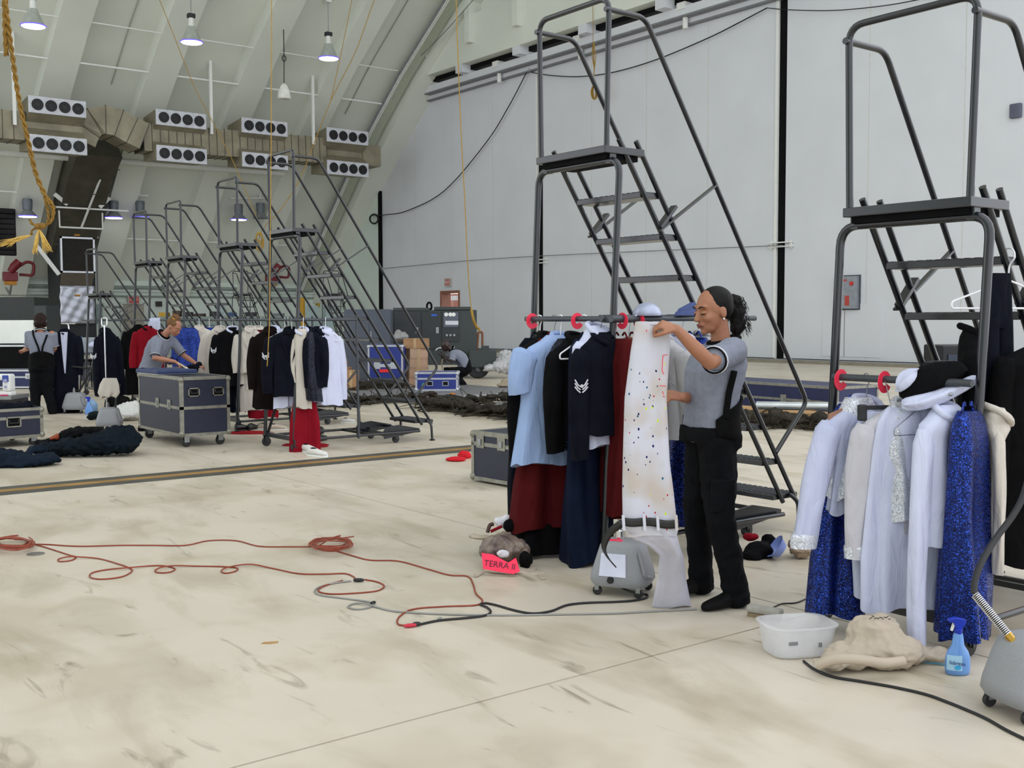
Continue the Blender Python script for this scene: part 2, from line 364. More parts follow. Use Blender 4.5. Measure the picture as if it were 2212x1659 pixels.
# ================================================================== ROLLING LADDERS
WP, RH, XR, SL, PD, DXS = .641, .871, .299, .667, .113, .144
def make_ladder(n, label):
    Hh = .254*n; t = thing('rolling_ladder', label, 'ladder', group=None)
    def sx(z, front): return PD+(DXS if front else 0)+SL*(Hh+.03-z)
    # rear frame
    MB().tube(bend([(-.075, .376, .13), (.039, .386, Hh-.082), (.039, -.386, Hh-.082), (-.075, -.376, .13)], .1, 6), .0215, 10).build('rear_frame', M_LAD, t, 50)
    # platform
    pl = MB().b2((-.03, -WP/2-.01, Hh-.045), (.30, WP/2+.01, Hh)); p = pl.build('platform', M_LAD, t, bevel=.004)
    MB().b2((-.0, -.3, Hh-.075), (.27, .3, Hh-.046)).build('platform_pan', M_BLACK, p)
    for sy in (-1, 1): MB().b2((.02, sy*.3-.02, Hh-.10), (.07, sy*.3+.02, Hh-.04)).build('mount_bracket', M_LAD, p)
    # guard rail
    gt = Hh+RH
    MB().tube(bend([(0, .31, Hh-.03), (0, .33, gt), (0, -.33, gt), (0, -.31, Hh-.03)], .085, 6), .0175, 10).build('guard_rail', M_LAD, t, 50)
    zj = gt-.072
    for sy in (-1, 1):
        y = sy*.33; zb = .9
        hr = MB().tube(bend([(-.03, y, zj), (XR, y, zj), (XR+SL*(zj-zb), y, zb), (sx(.56, True), y*.97, .56)], .07, 5), .0165, 10)
        hr.build('handrail', M_LAD, t, 50)
        zc = Hh-.17
        MB().bar((XR+SL*(zj-zc), y, zc), (sx(Hh-.49, False)-.03, y, Hh-.49), .012, .032, (0, 1, 0)).bar((sx(Hh-.49, False)-.02, y*.96, Hh-.47), (sx(Hh-.33, True)+.08, y*.96, Hh-.33), .02, .05, (0, 1, 0)).build('rail_brace', M_STEEL if False else M_LAD, t)
        for fr in (False, True):
            a = (sx(Hh+.05, fr), y*.94, Hh+.05); b = (sx(.2, fr), y*.94, .2)
            MB().tube([a, b], .017, 10).build('stringer', M_LAD, t, 50)
    for k in range(1, n):
        z = .254*k; x0 = sx(z, False)-.01; x1 = sx(z, True)+.015
        if k == 1: x0 -= .05; x1 += .05
        m = MB().b2((x0, -.3, z-.035), (x1, .3, z))
        tr = m.build('tread', M_LAD, t, bevel=.003)
        r = MB()
        for q in range(12): yy = -.275+.05*q; r.b2((x0+.01, yy-.014, z), (x1-.01, yy+.014, z+.004))
        r.build('grip_strip', M_TREAD, tr)
    # base
    xf = 1.74 if n == 10 else sx(.2, True)+.02
    b = MB()
    for sy in (-1, 1): b.tube([(-.075, sy*.376, .13), (xf-.12, sy*.376, .13)], .016, 8)
    b.bar((-.06, -.376, .145), (-.06, .376, .145), .04, .05); b.bar((xf*.55, -.37, .13), (xf*.55, .37, .13), .02, .03)
    b.build('base_frame', M_LAD, t, 50)
    for sy in (-1, 1):
        MB().bar((-.06, sy*.34, .15), (.0, sy*.04, .75), .012, .045, (0, 1, 0)).build('gusset', M_LAD, t)
        MB().tube(bend([(sx(.26, True)-.03, sy*.31, .25), (xf+.06, sy*.36, .2), (xf+.065, sy*.37, .01)], .06, 5), .016, 8).build('front_foot', M_LAD, t, 50)
        MB().lathe([(.035, 0), (.035, .012), (.02, .02)], 12, c=(xf+.065, sy*.37, 0)).build('foot_pad', M_RUB, t)
        for cx in (-.06, xf-.42):
            yy = sy*(.376 if cx < 0 else .30); rr = .055 if cx < 0 else .045; zc = rr+.001
            Mw = Matrix.Rotation(R(90), 3, 'X')
            c = MB().lathe([(rr*.3, -.018), (rr*.92, -.018), (rr, -.01), (rr, .01), (rr*.92, .018), (rr*.3, .018)], 18, Mw, (cx, yy, zc)).build('caster_wheel', M_RUB, t, 40)
            MB().b2((cx-.025, yy-.03, zc), (cx+.025, yy-.023, .14)).b2((cx-.025, yy+.023, zc), (cx+.025, yy+.03, .14)).b2((cx-.035, yy-.032, .125), (cx+.035, yy+.032, .14)).tube([(cx, yy-.035, zc), (cx, yy+.035, zc)], .012, 8).build('caster_fork', M_LAD, c)
    # foot lever under the first tread
    m = MB()
    m.prism([(xf-.62, 0, .14), (xf-.58, 0, .2), (xf-.4, 0, .22), (xf-.1, 0, .16), (xf-.1, 0, .12), (xf-.6, 0, .06)], (0, -.34, 0), (0, -.325, 0))
    m.prism([(xf-.62, 0, .14), (xf-.58, 0, .2), (xf-.4, 0, .22), (xf-.1, 0, .16), (xf-.1, 0, .12), (xf-.6, 0, .06)], (0, .325, 0), (0, .34, 0))
    m.bar((xf-.2, -.33, .15), (xf-.2, .33, .15), .02, .03); m.bar((xf-.5, -.33, .1), (xf-.5, .33, .1), .03, .05)
    m.build('lock_step_plate', M_LAD, t)
    return t
def rail(t, pts, name='hanging_rail', r=.0175, m=None):
    L = t.location; pts = [Vector(p)-L for p in pts]
    o = MB().tube(pts, r, 10).build(name, m or M_PIPE, t, 50); return o
L10 = make_ladder(10, 'tall grey rolling ladder beside the woman holding white trousers')
L8 = make_ladder(8, 'grey rolling ladder hung with sequinned costumes beside the spray bottle')
LP = {'l2': (4.49, 5.22), 'l3': (4.55, 2.92), 'l1': (5.60, 11.65), 'l1b': (6.05, 14.25), 'l1c': (6.5, 17.5), 'l1d': (6.6, 19.4), 'l1e': (6.6, 22.25)}
def P3(k): return Vector((LP[k][0], LP[k][1], 0))
LAD = {}
GL = None
LAD['l1'] = dup(L10, P3('l1'), 0, 'tall grey rolling ladder hung with navy and white uniform jackets by the road case')
LAD['l1b'] = dup(L10, P3('l1b'), 0, 'tall grey rolling ladder standing behind the ladder of navy jackets')
LAD['l1c'] = dup(L10, P3('l1c'), 0, 'tall grey rolling ladder behind the woman with tied-up hair')
LAD['l1d'] = dup(L10, P3('l1d'), 0, 'tall grey rolling ladder hung with a red and a black garment')
LAD['l1e'] = dup(L8, P3('l1e'), 0, 'shorter grey rolling ladder in front of the foil covered duct')
for k, (px, lab) in enumerate(((521, 'distant rolling ladder by the back wall, left of the yellow post'), (716, 'distant rolling ladder by the back wall, behind the dark cabinet'))):
    q = V(px, 690, 43.); LAD['f%d' % k] = dup(L10, (q.x, q.y, 0), pi/2-TH-R(14), lab)
L10.location = P3('l2'); LAD['l2'] = L10; L8.location = P3('l3'); LAD['l3'] = L8
# hanging rails of each ladder
a = PX(1143, 688, 4.40); rail(L10, [(4.40, a.y+.03, 1.5), (4.40, 4.80, 1.5)]); rail(L10, [(4.36, 4.815, 1.5), (5.75, 4.815, 1.5)])
o = MB().tube([(-.11, -.405, 1.5), (.12, -.405, 1.5)], .024, 12).tube([(-.09, -.36, 1.5), (-.09, -.45, 1.5)], .022, 10).build('rail_clamp', M_PIPE, L10, 50)
a = PX(1812, 801, 4.46); rail(L8, [(4.46, a.y+.03, 1.215), (4.46, 2.53, 1.215)])
for k in ('l1', 'l1b', 'l1c'):
    L = P3(k); xe = PY(767, 690, L.y-.37).x if k == 'l1' else L.x+1.05
    rail(LAD[k], [L+Vector((-.06, .52, 1.5)), L+Vector((-.06, -.4, 1.5))]); rail(LAD[k], [L+Vector((-.1, -.4, 1.5)), Vector((xe, L.y-.4, 1.5))])
    rail(LAD[k], [Vector((xe, L.y-.4, 1.55)), Vector((xe+.02, L.y-.39, .1))], 'rail_post', .015)
for k in ('l1d', 'l1e'):
    L = P3(k); rail(LAD[k], [L+Vector((-.06, .5, 1.5)), L+Vector((-.06, -.45, 1.5))]); rail(LAD[k], [L+Vector((-.1, -.4, 1.5)), L+Vector((1.1, -.4, 1.5))])
M_LBL = mat('blue_label', '2f55a8', .4); M_LBL2 = mat('grey_label', '8fa0b8', .4)
for t, n, k in ((L8, 8, 7), (L10, 10, 7)):
    z = .254*k-.018; x = PD+SL*(.254*n+.03-z)-.0105
    MB().b2((x-.0005, -.02, z-.012), (x+.002, .06, z+.012)).build('maker_label', M_LBL, t); MB().b2((x-.0005, -.11, z-.012), (x+.002, -.021, z+.012)).build('maker_label', M_LBL2, t)
# pink size dividers on the rails
def disc(p, axis, lab, r=.05, notch=True):
    M = frame(p, *(((0, 1, 0), (0, 0, 1)) if axis == 'x' else ((1, 0, 0), (0, 0, 1))))
    m = MB(); n = 24; rings = []
    for rr, z in ((.017, -.0015), (r, -.0015), (r, .0015), (.017, .0015), (.017, -.0015)):
        rings.append([M @ Vector((rr*cos(2*pi*i/n+.3), rr*sin(2*pi*i/n+.3), z)) for i in range(n-(2 if notch else 0))])
    m.loft(rings, False, False, closed=not notch)
    return tag(m.build('size_divider', M_PINK, None, 40), lab, 'divider', 'pink dividers on the hanging rails')
for px, lab in ((1150, 'pink size divider at the rail end above the long navy gown'), (1247, 'pink size divider above the black jacket and sergeant jacket'), (1344, 'pink size divider beside the rail clamp')):
    q = PX(px, 688, 4.40); disc(Vector((4.40, max(q.y, 4.815), 1.487)) if px < 1300 else Vector((PY(px, 688, 4.815).x, 4.815, 1.487)), 'y' if px < 1300 else 'x', lab)
q = PY(1380, 685, 4.815); disc(Vector((q.x, 4.815, 1.487)), 'x', 'round pink size divider on the rail behind the white trousers')
for px, lab in ((1817, 'pink size divider at the rail end above the sheer white blouse'), (1911, 'pink size divider above the black clip hanger')): q = PX(px, 803, 4.46); disc(Vector((4.46, q.y, 1.202)), 'y', lab, .052)
# ================================================================== GARMENTS
C_SKY = mat('pale_blue_cotton', '95abd2', .85, var=.05, scale=4, fold=.55)
C_NAVY = mat('navy_wool', '090c18', .9, var=.15, scale=8, fold=.55)
C_NAVY2 = mat('navy_gown', '081229', .75, var=.2, scale=5, fold=.55)
C_BLK = mat('black_wool', '050507', .9, var=.15, scale=8, fold=.55)
C_RED = mat('dark_red_cloth', '4a0b0e', .85, var=.12, scale=5, fold=.55)
C_RED2 = mat('bright_red_cloth', '7d0a1b', .85, var=.12, scale=5, fold=.55)
C_MAR = mat('dark_maroon_cloth', '120808', .9, var=.2, scale=6, fold=.55)
C_WHT = mat('white_cotton', 'c4c8de', .85, var=.04, scale=5, fold=.55)
C_IVO = mat('ivory_suiting', 'c2bab0', .85, var=.05, scale=5, fold=.55)
C_GRY = mat('pale_grey_cloth', 'a3a2a4', .85, var=.06, scale=5, fold=.55)
C_SHEER = mat('sheer_white_chiffon', 'c2c7e2', .7, var=.04, scale=5, alpha=.80, fold=.55)
C_SHEER2 = mat('sheer_cream_chiffon', 'c6c3ca', .7, var=.04, scale=5, alpha=.86, fold=.55)
S_BLUE = sequin('royal_blue_sequins', '010634', '2f63f0', 270)
S_NAVY = sequin('navy_sequins', '010206', '16244f', 270)
S_WHT = sequin('white_sequins', 'a4a9b2', 'e6e7ee', 170, pale=1)
C_ROYAL = mat('royal_blue_satin', '061d7a', .35, var=.25, scale=6)
M_WOOD = mat('wooden_hanger', '9a6f56', .5, var=.1, scale=15)
M_HANG = mat('white_plastic_hanger', 'e6e6ea', .4, var=.02)
M_WIRE = mat('hanger_wire', '8b8b90', .3, .8)
def lerp(a, b, t): return a+(b-a)*t
def interp(prof, n):
    """resample a list of tuples (first entry is the parameter) to n+1 rows"""
    out = []; a0 = prof[0][0]; a1 = prof[-1][0]
    for i in range(n+1):
        a = lerp(a0, a1, i/n)
        for p, q in zip(prof, prof[1:]):
            if (p[0] <= a <= q[0]) or (p[0] >= a >= q[0]):
                t = 0 if q[0] == p[0] else (a-p[0])/(q[0]-p[0]); out.append(tuple(lerp(x, y, t) for x, y in zip(p, q))); break
        else: out.append(prof[-1])
    return out
def cloth(prof, seed=0, n=40, m=22, amp=.012, freq=(4, 7, 11), e=.8, grow=1., top=0., tw=.0):
    """hanging cloth shell; prof rows (z, half width, half depth, x, y); folds deepen downwards"""
    rnd = random.Random(seed); ph = [rnd.uniform(0, 6.28) for _ in range(6)]; rows = interp(prof, m); rings = []
    for j, (z, hw, hd, cx, cy) in enumerate(rows):
        t = j/m; A = amp*(top+(1-top)*t**grow); r = []
        for i in range(n):
            a = 2*pi*i/n+tw*t; c, s_ = cos(a), sin(a)
            x = hw*math.copysign(abs(c)**e, c); y = hd*math.copysign(abs(s_)**e, s_)
            f = sum(sin(k*a+ph[q]+t*(1.1 if q % 2 else -.8))*(1., .8, .5)[q] for q, k in enumerate(freq))
            L = math.hypot(x, y) or 1; g = 1+A*f/L*.6
            y2 = y*g+A*f*.35*math.copysign(1, s_)*abs(s_); x2 = x*(1+A*.5*f/L)
            zz = z+(.012*sin(2*a+ph[4])+.008*sin(5*a+ph[5]))*(t**3)
            r.append((cx+x2, cy+y2, zz))
        rings.append(r)
    return MB().loft(rings, True, True)
def sleeve(a, b, r0, r1, seed=0, mid=None, flat=.7, amp=.006, n=20, m=14, axis=(1, 0, 0)):
    a = Vector(a); b = Vector(b); mid = Vector(mid) if mid else (a+b)/2; rnd = random.Random(seed); ph = [rnd.uniform(0, 6.28) for _ in range(4)]; rings = []
    for j in range(m+1):
        t = j/m; p = a*(1-t)**2+mid*2*t*(1-t)+b*t*t; d = ((mid-a)*(1-t)+(b-mid)*t).normalized()
        x = Vector(axis); x = (x-d*x.dot(d)).normalized(); y = d.cross(x); rr = lerp(r0, r1, t)*(1 if j else .7)
        rings.append([p+(x*cos(q)+y*(sin(q)*flat))*(rr+amp*t**.5*(sin(3*q+ph[0]+5*t)+.7*sin(5*q+ph[1]-7*t))) for q in [2*pi*i/n for i in range(n)]])
    return MB().loft(rings)
def hanger(loc, rz, lab, m=None, w=.40, kind='tube', grp='coat hangers on the ladder rails', rail_r=.0175):
    t = thing('coat_hanger', lab, 'hanger', loc, rz, grp); m = m or M_HANG; r = .005 if kind != 'wire' else .002
    hk = [(0, (rail_r+.006)*cos(a), (rail_r+.006)*sin(a)) for a in [R(-40+220*i/9) for i in range(10)]]
    z0 = -.11
    MB().tube(curve([(0, 0, z0), (0, -.005, -.045)]+[(0, y, z) for _, y, z in [(0, -(rail_r+.006)*cos(R(25)), -(rail_r+.006)*sin(R(25)))]]+[(0, -q[1] if False else -q[1], q[2]) for q in hk[2:]], 3), .0026 if kind != 'tube' else .0042, 8).build('hook', M_WIRE if kind != 'tube' else m, t, 60)
    if kind == 'wood':
        mm = MB(); P = [[(x*w/2, y, z0-.012-.055*abs(x)**1.4+dz) for y, dz in ((-.006, -.014), (-.006, .014), (.006, .014), (.006, -.014))] for x in [i/10-1 for i in range(21)]]
        mm.loft(P).build('shoulder_bar', M_WOOD, t, 50)
    else:
        MB().tube(bend([(0, 0, z0), (-w/2, 0, z0-.10), (-w/2, 0, z0-.13), (w/2, 0, z0-.13), (w/2, 0, z0-.10), (0, 0, z0)], .02, 3), r, 8).build('shoulder_bar', m, t, 60)
    return t
def jacket(name, label, m, loc, rz=0., sh=.42, L=.70, hem=.48, sl=.56, slr=.062, hd=.06, collar=None, inner=None, lapel=True, chev=0, buttons=0, seed=1, cuff=None, group=None, smat=None, amp=.010, drop=.12, cat='jacket', spread=.05, flare=0., dx=0.):
    t = thing(name, label, cat, loc, rz, group); z0 = -drop; h = sh/2
    prof = [(z0+.02, .055, .035, 0, 0), (z0-.005, .075, .05, 0, 0), (z0-.035, h*.62, .055, 0, 0), (z0-.07, h*.96, .06, 0, 0), (z0-.13, h*1.02, hd, 0, 0), (z0-L*.5, hem/2*.92, hd*1.05, 0, 0), (z0-L, hem/2+flare, hd*1.2, 0, 0)]
    prof = [(p[0], p[1], p[2], dx*(.35+.65*(z0-p[0])/L), 0) for p in prof]
    body = cloth(prof, seed, amp=amp).build('body', m, t, 70)
    for s_ in (-1, 1):
        a = (s_*(h-.03)+dx*.4, 0, z0-.085); b = (s_*(h+spread)+dx*(.4+.5*sl/L), .012*s_, z0-.09-sl)
        sv = sleeve(a, b, slr+.012, slr, seed+s_+5, mid=(s_*(h+.035+spread*.4)+dx*.5, -.01, z0-.1-sl*.45)).build('sleeve', smat or m, t, 70)
        if cuff: sleeve(Vector(b)+Vector((-s_*.004, 0, .07)), Vector(b)+Vector((0, 0, -.005)), slr+.008, slr+.006, seed, amp=.002, m=4).build('cuff', cuff, sv, 70)
    cm = collar or m
    MB().tube(curve([(.06, -.045, z0-.02), (.062, .0, z0+.012), (.03, .045, z0+.03), (-.03, .045, z0+.03), (-.062, .0, z0+.012), (-.06, -.045, z0-.02), (0, -.065, z0-.05)], 4), .016, 8).build('collar', cm, t, 60)
    if inner is not None:
        MB().prism([(-.055, 0, z0-.015), (.055, 0, z0-.015), (.012, 0, z0-L*.5), (-.012, 0, z0-L*.5)], (0, -hd-.008, 0), (0, -hd*.4, 0)).build('shirt_front', inner, t)
    if lapel:
        for s_ in (-1, 1):
            MB().prism([(s_*.05, -.05, z0-.01), (s_*.10, -hd-.004, z0-.1), (s_*.085, -hd-.008, z0-.17), (s_*.01, -hd-.012, z0-L*.5), (s_*.05, -hd-.01, z0-.16)], (0, -.008, 0), (0, .006, 0)).build('lapel', m, t)
    for k in range(buttons):
        MB().ell((.018, -hd-.014, z0-L*(.52+.13*k)), (.009, .005, .009), None, 8, 5).build('button', M_STEEL, t, 60)
    if chev:
        s_ = chev; c = Vector((s_*(h+.03), -slr*.72-.012, z0-.09-sl*.33)); ux = Vector((1, 0, 0)) if s_ < 0 else Vector((1, 0, 0)); mm = MB()
        ux = Vector((.86, .35*-s_*-1 if False else (-.35 if s_ < 0 else .35), 0)).normalized()
        for k in range(3):
            for q in (-1, 1):
                pts = [c+ux*(q*x)+Vector((0, 0, -.03+k*.017+dz)) for x, dz in ((.006, 0), (.022, .012), (.04, .034+.004*k))]
                mm.tube(pts, .0042, 6)
        mm.lathe([(.011, -.003), (.011, .003)], 5, Matrix.Rotation(R(90), 3, 'X'), c+Vector((0, -.004, .008)))
        mm.build('rank_chevron', mat('white_embroidery', 'd8dae2', .7), t)
    return t
def gown(name, label, m, loc, rz=0., sh=.3, L=1.2, waist=.2, hem=.45, hd=.07, seed=1, amp=.02, under=None, group=None, cat='dress', drop=.12, top=.1, wz=.45, freq=(4, 7, 11), straps=True, hemd=None, dx=0.):
    t = thing(name, label, cat, loc, rz, group); z0 = -drop
    hdm = hemd or hd*1.6
    prof = [(z0-.0, sh*.32, .03, 0, 0), (z0-.05, sh*.45, .05, 0, 0), (z0-.15, sh/2, hd, 0, 0), (z0-L*wz, waist/2+.04, hd, 0, 0), (z0-L*.75, lerp(waist, hem, .6)/2+.03, lerp(hd, hdm, .6), 0, 0), (z0-L, hem/2, hdm, 0, 0)]
    prof = [(p[0], p[1], p[2], dx*(.2+.8*(z0-p[0])/L), 0) for p in prof]
    cloth(prof, seed, n=56, m=28, amp=amp, freq=freq, top=top).build('bodice_and_skirt', m, t, 70)
    if straps:
        for s_ in (-1, 1): MB().tube(curve([(s_*sh*.25, 0, z0-.03), (s_*sh*.14, 0, z0+.035), (s_*.02, 0, z0+.02)], 4), .006, 6).build('strap', m, t, 60)
    if under:
        um, ul, uw = under
        cloth([(z0-L*.96, hem/2*.5, hdm*.3, dx*.95, 0), (z0-L-.02, uw/2*.85, hdm*.7, dx, 0), (z0-ul, uw/2, hdm*.95, dx, 0)], seed+3, n=48, m=14, amp=amp*1.2, freq=freq, top=.3).build('underskirt', um, t, 70)
    return t
def trousers(name, label, m, loc, rz=0., L=1.0, w=.2, hem=.12, hd=.035, seed=1, group=None, z0=-.1, gap=.03, cat='trousers', cuffm=None):
    t = thing(name, label, cat, loc, rz, group)
    cloth([(z0, w*.9, hd, 0, 0), (z0-.08, w, hd, 0, 0), (z0-.26, w*1.04, hd*1.1, 0, 0)], seed, amp=.006, m=8).build('waist', m, t, 70)
    for s_ in (-1, 1):
        cloth([(z0-.2, w*.54, hd*1.1, s_*w*.5, 0), (z0-L*.6, hem*.62, hd*1.2, s_*(w*.45+gap*.5), s_*.01), (z0-L, hem*.5+.02, hd*1.3, s_*(w*.42+gap), s_*.012)], seed+s_, amp=.01, n=26, m=14).build('leg', m, t, 70)
    return t

# ---------------------------------------------------------------- rail of the ladder beside the woman (X = 4.40)
RX = 4.40
def at2(px): return Vector((RX, PX(px, 688, RX).y, 1.5))
g2 = 'garments on the rail beside the woman'
gown('gown', 'long navy gown hanging behind the pale blue shirt', C_NAVY, at2(1166), R(-4), sh=.34, L=1.24, waist=.34, hem=.42, seed=3, group=g2, amp=.018, dx=-.02)
hanger(at2(1166), R(-4), 'white hanger carrying the long navy gown behind the pale blue shirt')
jacket('jacket', 'black jacket hanging between long navy gown and pale blue shirt', C_BLK, at2(1182), R(3), sh=.44, L=.66, hem=.40, sl=.66, seed=4, group=g2, lapel=False, spread=.0, dx=-.05)
gown('dress', 'dark red dress with black underskirt reaching the floor', C_RED, at2(1197), R(-12), sh=.26, L=1.20, waist=.22, hem=.46, hd=.05, hemd=.10, seed=5, group=g2, amp=.03, under=(C_BLK, 1.35, .42), freq=(3, 5, 8), dx=-.08)
hanger(at2(1197), R(5), 'wooden hanger carrying the dark red dress', kind='wood', w=.36)
jacket('shirt', 'pale blue short sleeved shirt on white hanger', C_SKY, at2(1211), R(-8), sh=.44, L=.78, hem=.43, sl=.24, slr=.080, hd=.05, seed=6, lapel=False, group=g2, spread=.0, cat='shirt', amp=.018, dx=-.13)
hanger(at2(1211), R(-8), 'white hanger under the pale blue shirt', w=.54)
gown('dress', 'black dress with navy sequins beside the pale blue shirt', S_NAVY, at2(1236), R(-6), sh=.30, L=.68, waist=.26, hem=.26, seed=8, group=g2, amp=.014, straps=False, dx=-.03)
jacket('jacket', 'black jacket between pale blue shirt and navy sergeant jacket', C_BLK, at2(1243), R(2), sh=.36, L=.62, hem=.34, sl=.60, seed=9, lapel=True, group=g2, spread=.0, dx=.0)
hanger(at2(1262), R(2), 'white hanger showing between the black jacket and the sergeant jacket', w=.40)
gown('gown', 'long navy blue gown pooling on the floor beside the steamer', C_NAVY2, at2(1268), R(4), sh=.30, L=1.37, waist=.24, hem=.32, hd=.06, hemd=.11, seed=10, amp=.032, freq=(3, 5, 9), group=g2, dx=.0)
jacket('shirt', 'white shirt with pointed collar inside the navy sergeant jacket', C_WHT, at2(1288), R(0), sh=.26, L=.70, hem=.26, sl=.45, seed=11, lapel=False, group=g2, spread=-.02, cat='shirt', collar=C_WHT, drop=.06)
jacket('jacket', 'navy uniform jacket with white sergeant stripes on the sleeve', C_NAVY, at2(1297), R(0), sh=.34, L=.60, hem=.32, sl=.64, slr=.062, hd=.06, seed=12, chev=-1, group=g2, collar=C_NAVY, spread=.0, lapel=False, drop=.10)
hanger(at2(1297), 0, 'wire hanger carrying the navy sergeant jacket', kind='wire', m=M_WIRE, w=.32)
# side rail (Y = 4.815), shoulders run along Y
SYR = 4.815
def at2s(x): return Vector((x, SYR, 1.5))
g3 = 'garments on the side rail behind the white trousers'
gown('dress', 'long dark red dress beside the rail clamp', C_RED, at2s(4.52), R(82), sh=.34, L=1.05, waist=.26, hem=.34, seed=14, group=g3)
gown('dress', 'second dark red dress between rail clamp and white trousers', C_RED, at2s(4.66), R(94), sh=.36, L=1.12, waist=.3, hem=.36, seed=15, group=g3)
hanger(at2s(4.66), R(94), 'white hanger carrying the second dark red dress')
hanger(at2s(4.59), R(84), 'wooden hanger beside the rail clamp', kind='wood', w=.34)
for k, (x, mm, nm, lab, kd) in enumerate(((4.86, C_GRY, 'jacket', 'pale grey jacket hidden behind the white trousers', 'j'), (5.05, C_WHT, 'shirt', 'white shirt hanging behind the white trousers', 'j'), (5.25, C_GRY, 'jacket', 'light grey jacket hanging in front of the woman', 'j'))):
    jacket(nm, lab, mm, at2s(x), R(90), sh=.40, L=.62, hem=.42, sl=.5, seed=20+k, group=g3, spread=.0, cat=nm)
    hanger(at2s(x), R(90), 'wire hanger carrying the %s' % lab.split(' hidden')[0].split(' hanging')[0]+' on the side rail', kind='wire', m=M_WIRE)
gown('dress', 'royal blue sequin dress behind the white trousers', S_BLUE, at2s(5.16), R(86), sh=.34, L=1.20, waist=.34, hem=.40, seed=24, group=g3, amp=.02)
# silver cap and headpiece on the rail
t = thing('cap', 'silver grey cap resting on the rail above the white trousers', 'cap', (4.74, SYR, 1.5), 0)
MB().lathe([(.085, .018), (.09, .03), (.08, .06), (.055, .085), (.02, .098), (0, .1)], 20).build('crown', mat('silver_satin', 'a8aec4', .35, .2), t, 60); MB().ell((.07, -.02, .024), (.06, .06, .006), None, 16, 6).build('peak', mat('silver_satin', 'a8aec4'), t, 60)
t = thing('cap', 'blue grey garrison cap lying on the rail in front of the woman', 'cap', (PY(1486, 680, SYR).x, SYR, 1.518), R(10))
MB().prism([(-.13, 0, 0), (.11, 0, 0), (.13, 0, .06), (.05, 0, .085), (-.08, 0, .045)], (0, -.02, 0), (0, .02, 0)).build('crown', mat('blue_grey_wool', '4a5580', .8), t, bevel=.006)
MB().prism([(-.125, 0, 0), (.11, 0, 0), (.12, 0, .035), (-.1, 0, .025)], (0, -.026, 0), (0, .026, 0)).build('turn_up', mat('blue_grey_wool', '4a5580'), t, bevel=.004)

# ---------------------------------------------------------------- rail of the ladder beside the spray bottle (X = 4.46, z 1.215)
def at3(px): return Vector((4.46, PX(px, 806, 4.46).y, 1.215))
g4 = 'stage costumes on the rail beside the spray bottle'
gown('dress', 'royal blue sequin dress under the white blouse with the sequin vest', S_BLUE, at3(1848), R(-10), sh=.24, L=1.0, waist=.2, hem=.30, hd=.05, hemd=.08, seed=31, amp=.028, group=g4, freq=(3, 5, 8), dx=-.09)
t = jacket('blouse', 'sheer white blouse with white sequin vest on wooden hanger', C_SHEER, at3(1872), R(-14), sh=.40, L=.50, hem=.26, sl=.56, slr=.06, hd=.045, seed=32, lapel=False, cuff=S_WHT, group=g4, cat='blouse', spread=.08, amp=.014, dx=-.09)
cloth([(-.09, .06, .05, -.05, 0), (-.15, .10, .056, -.05, 0), (-.32, .085, .058, -.06, 0), (-.55, .11, .068, -.10, 0)], 33, n=40, m=16, amp=.008).build('sequin_vest', S_WHT, t, 70)
hanger(at3(1872), R(-14), 'wooden hanger inside the sheer white blouse', kind='wood', w=.44)
t = thing('clip_hanger', 'black clip hanger gripping the white gathered skirt', 'hanger', at3(1905), R(-26), 'coat hangers on the ladder rails')
MB().b2((-.15, -.09, -.135), (.13, -.078, -.115)).build('bar', M_RUB, t, bevel=.003)
for x in (-.145, .04): MB().b2((x-.02, -.1, -.185), (x+.02, -.07, -.11)).build('clip', M_RUB, t, bevel=.008)
MB().tube(curve([(0, -.084, -.12), (0, -.05, -.05), (0, -.024, 0), (0, -.01, .022), (0, .014, .018)], 3), .0025, 8).build('hook', M_WIRE, t, 60)
gown('skirt', 'white gathered skirt hanging from the black clip hanger', C_WHT, at3(1912)+Vector((0, -.03, 0)), R(-26), sh=.40, L=.88, waist=.30, hem=.40, hd=.035, hemd=.08, seed=35, amp=.03, group=g4, cat='skirt', drop=.15, straps=False, top=.35, dx=.06)
t = jacket('blouse', 'sheer cream blouse with sequin collar between white skirt and blue gown', C_SHEER2, at3(1960), R(-32), sh=.40, L=.58, hem=.36, sl=.60, slr=.058, hd=.045, seed=36, lapel=False, collar=S_WHT, cuff=S_WHT, group=g4, cat='blouse', spread=.0, amp=.022, dx=-.03)
cloth([(-.16, .04, .05, -.06, -.02), (-.34, .08, .06, -.04, -.02), (-.40, .06, .06, -.03, -.02), (-.64, .12, .075, .0, -.02)], 37, n=40, m=14, amp=.014).build('sequin_peplum', S_WHT, t, 70)
jacket('shirt', 'white shirt with a long dangling sleeve beside the blue sequin gown', C_WHT, at3(2042), R(-6), sh=.34, L=.60, hem=.34, sl=.98, slr=.045, hd=.045, seed=38, lapel=False, group=g4, cat='shirt', spread=.03, amp=.016, dx=.03)
gown('skirt', 'long white skirt hanging low behind the cream blouse', C_WHT, at3(1985)+Vector((0, .03, 0)), R(-28), sh=.36, L=.92, waist=.32, hem=.42, hd=.04, hemd=.08, seed=39, amp=.03, group=g4, cat='skirt', straps=False, top=.3, dx=-.02)
gown('gown', 'royal blue sequin gown against the ladder leg by the spray bottle', S_BLUE, at3(2092), R(0), sh=.22, L=1.00, waist=.2, hem=.24, hd=.06, hemd=.09, seed=40, amp=.03, group=g4, freq=(3, 5, 8), dx=.02)
jacket('coat', 'off-white coat between the blue sequin gown and the black coats', C_IVO, Vector((4.64, 2.52, 1.20)), R(40), sh=.16, L=.66, hem=.14, sl=.62, slr=.03, hd=.03, seed=41, group=g4, lapel=False, spread=-.02, cat='coat')
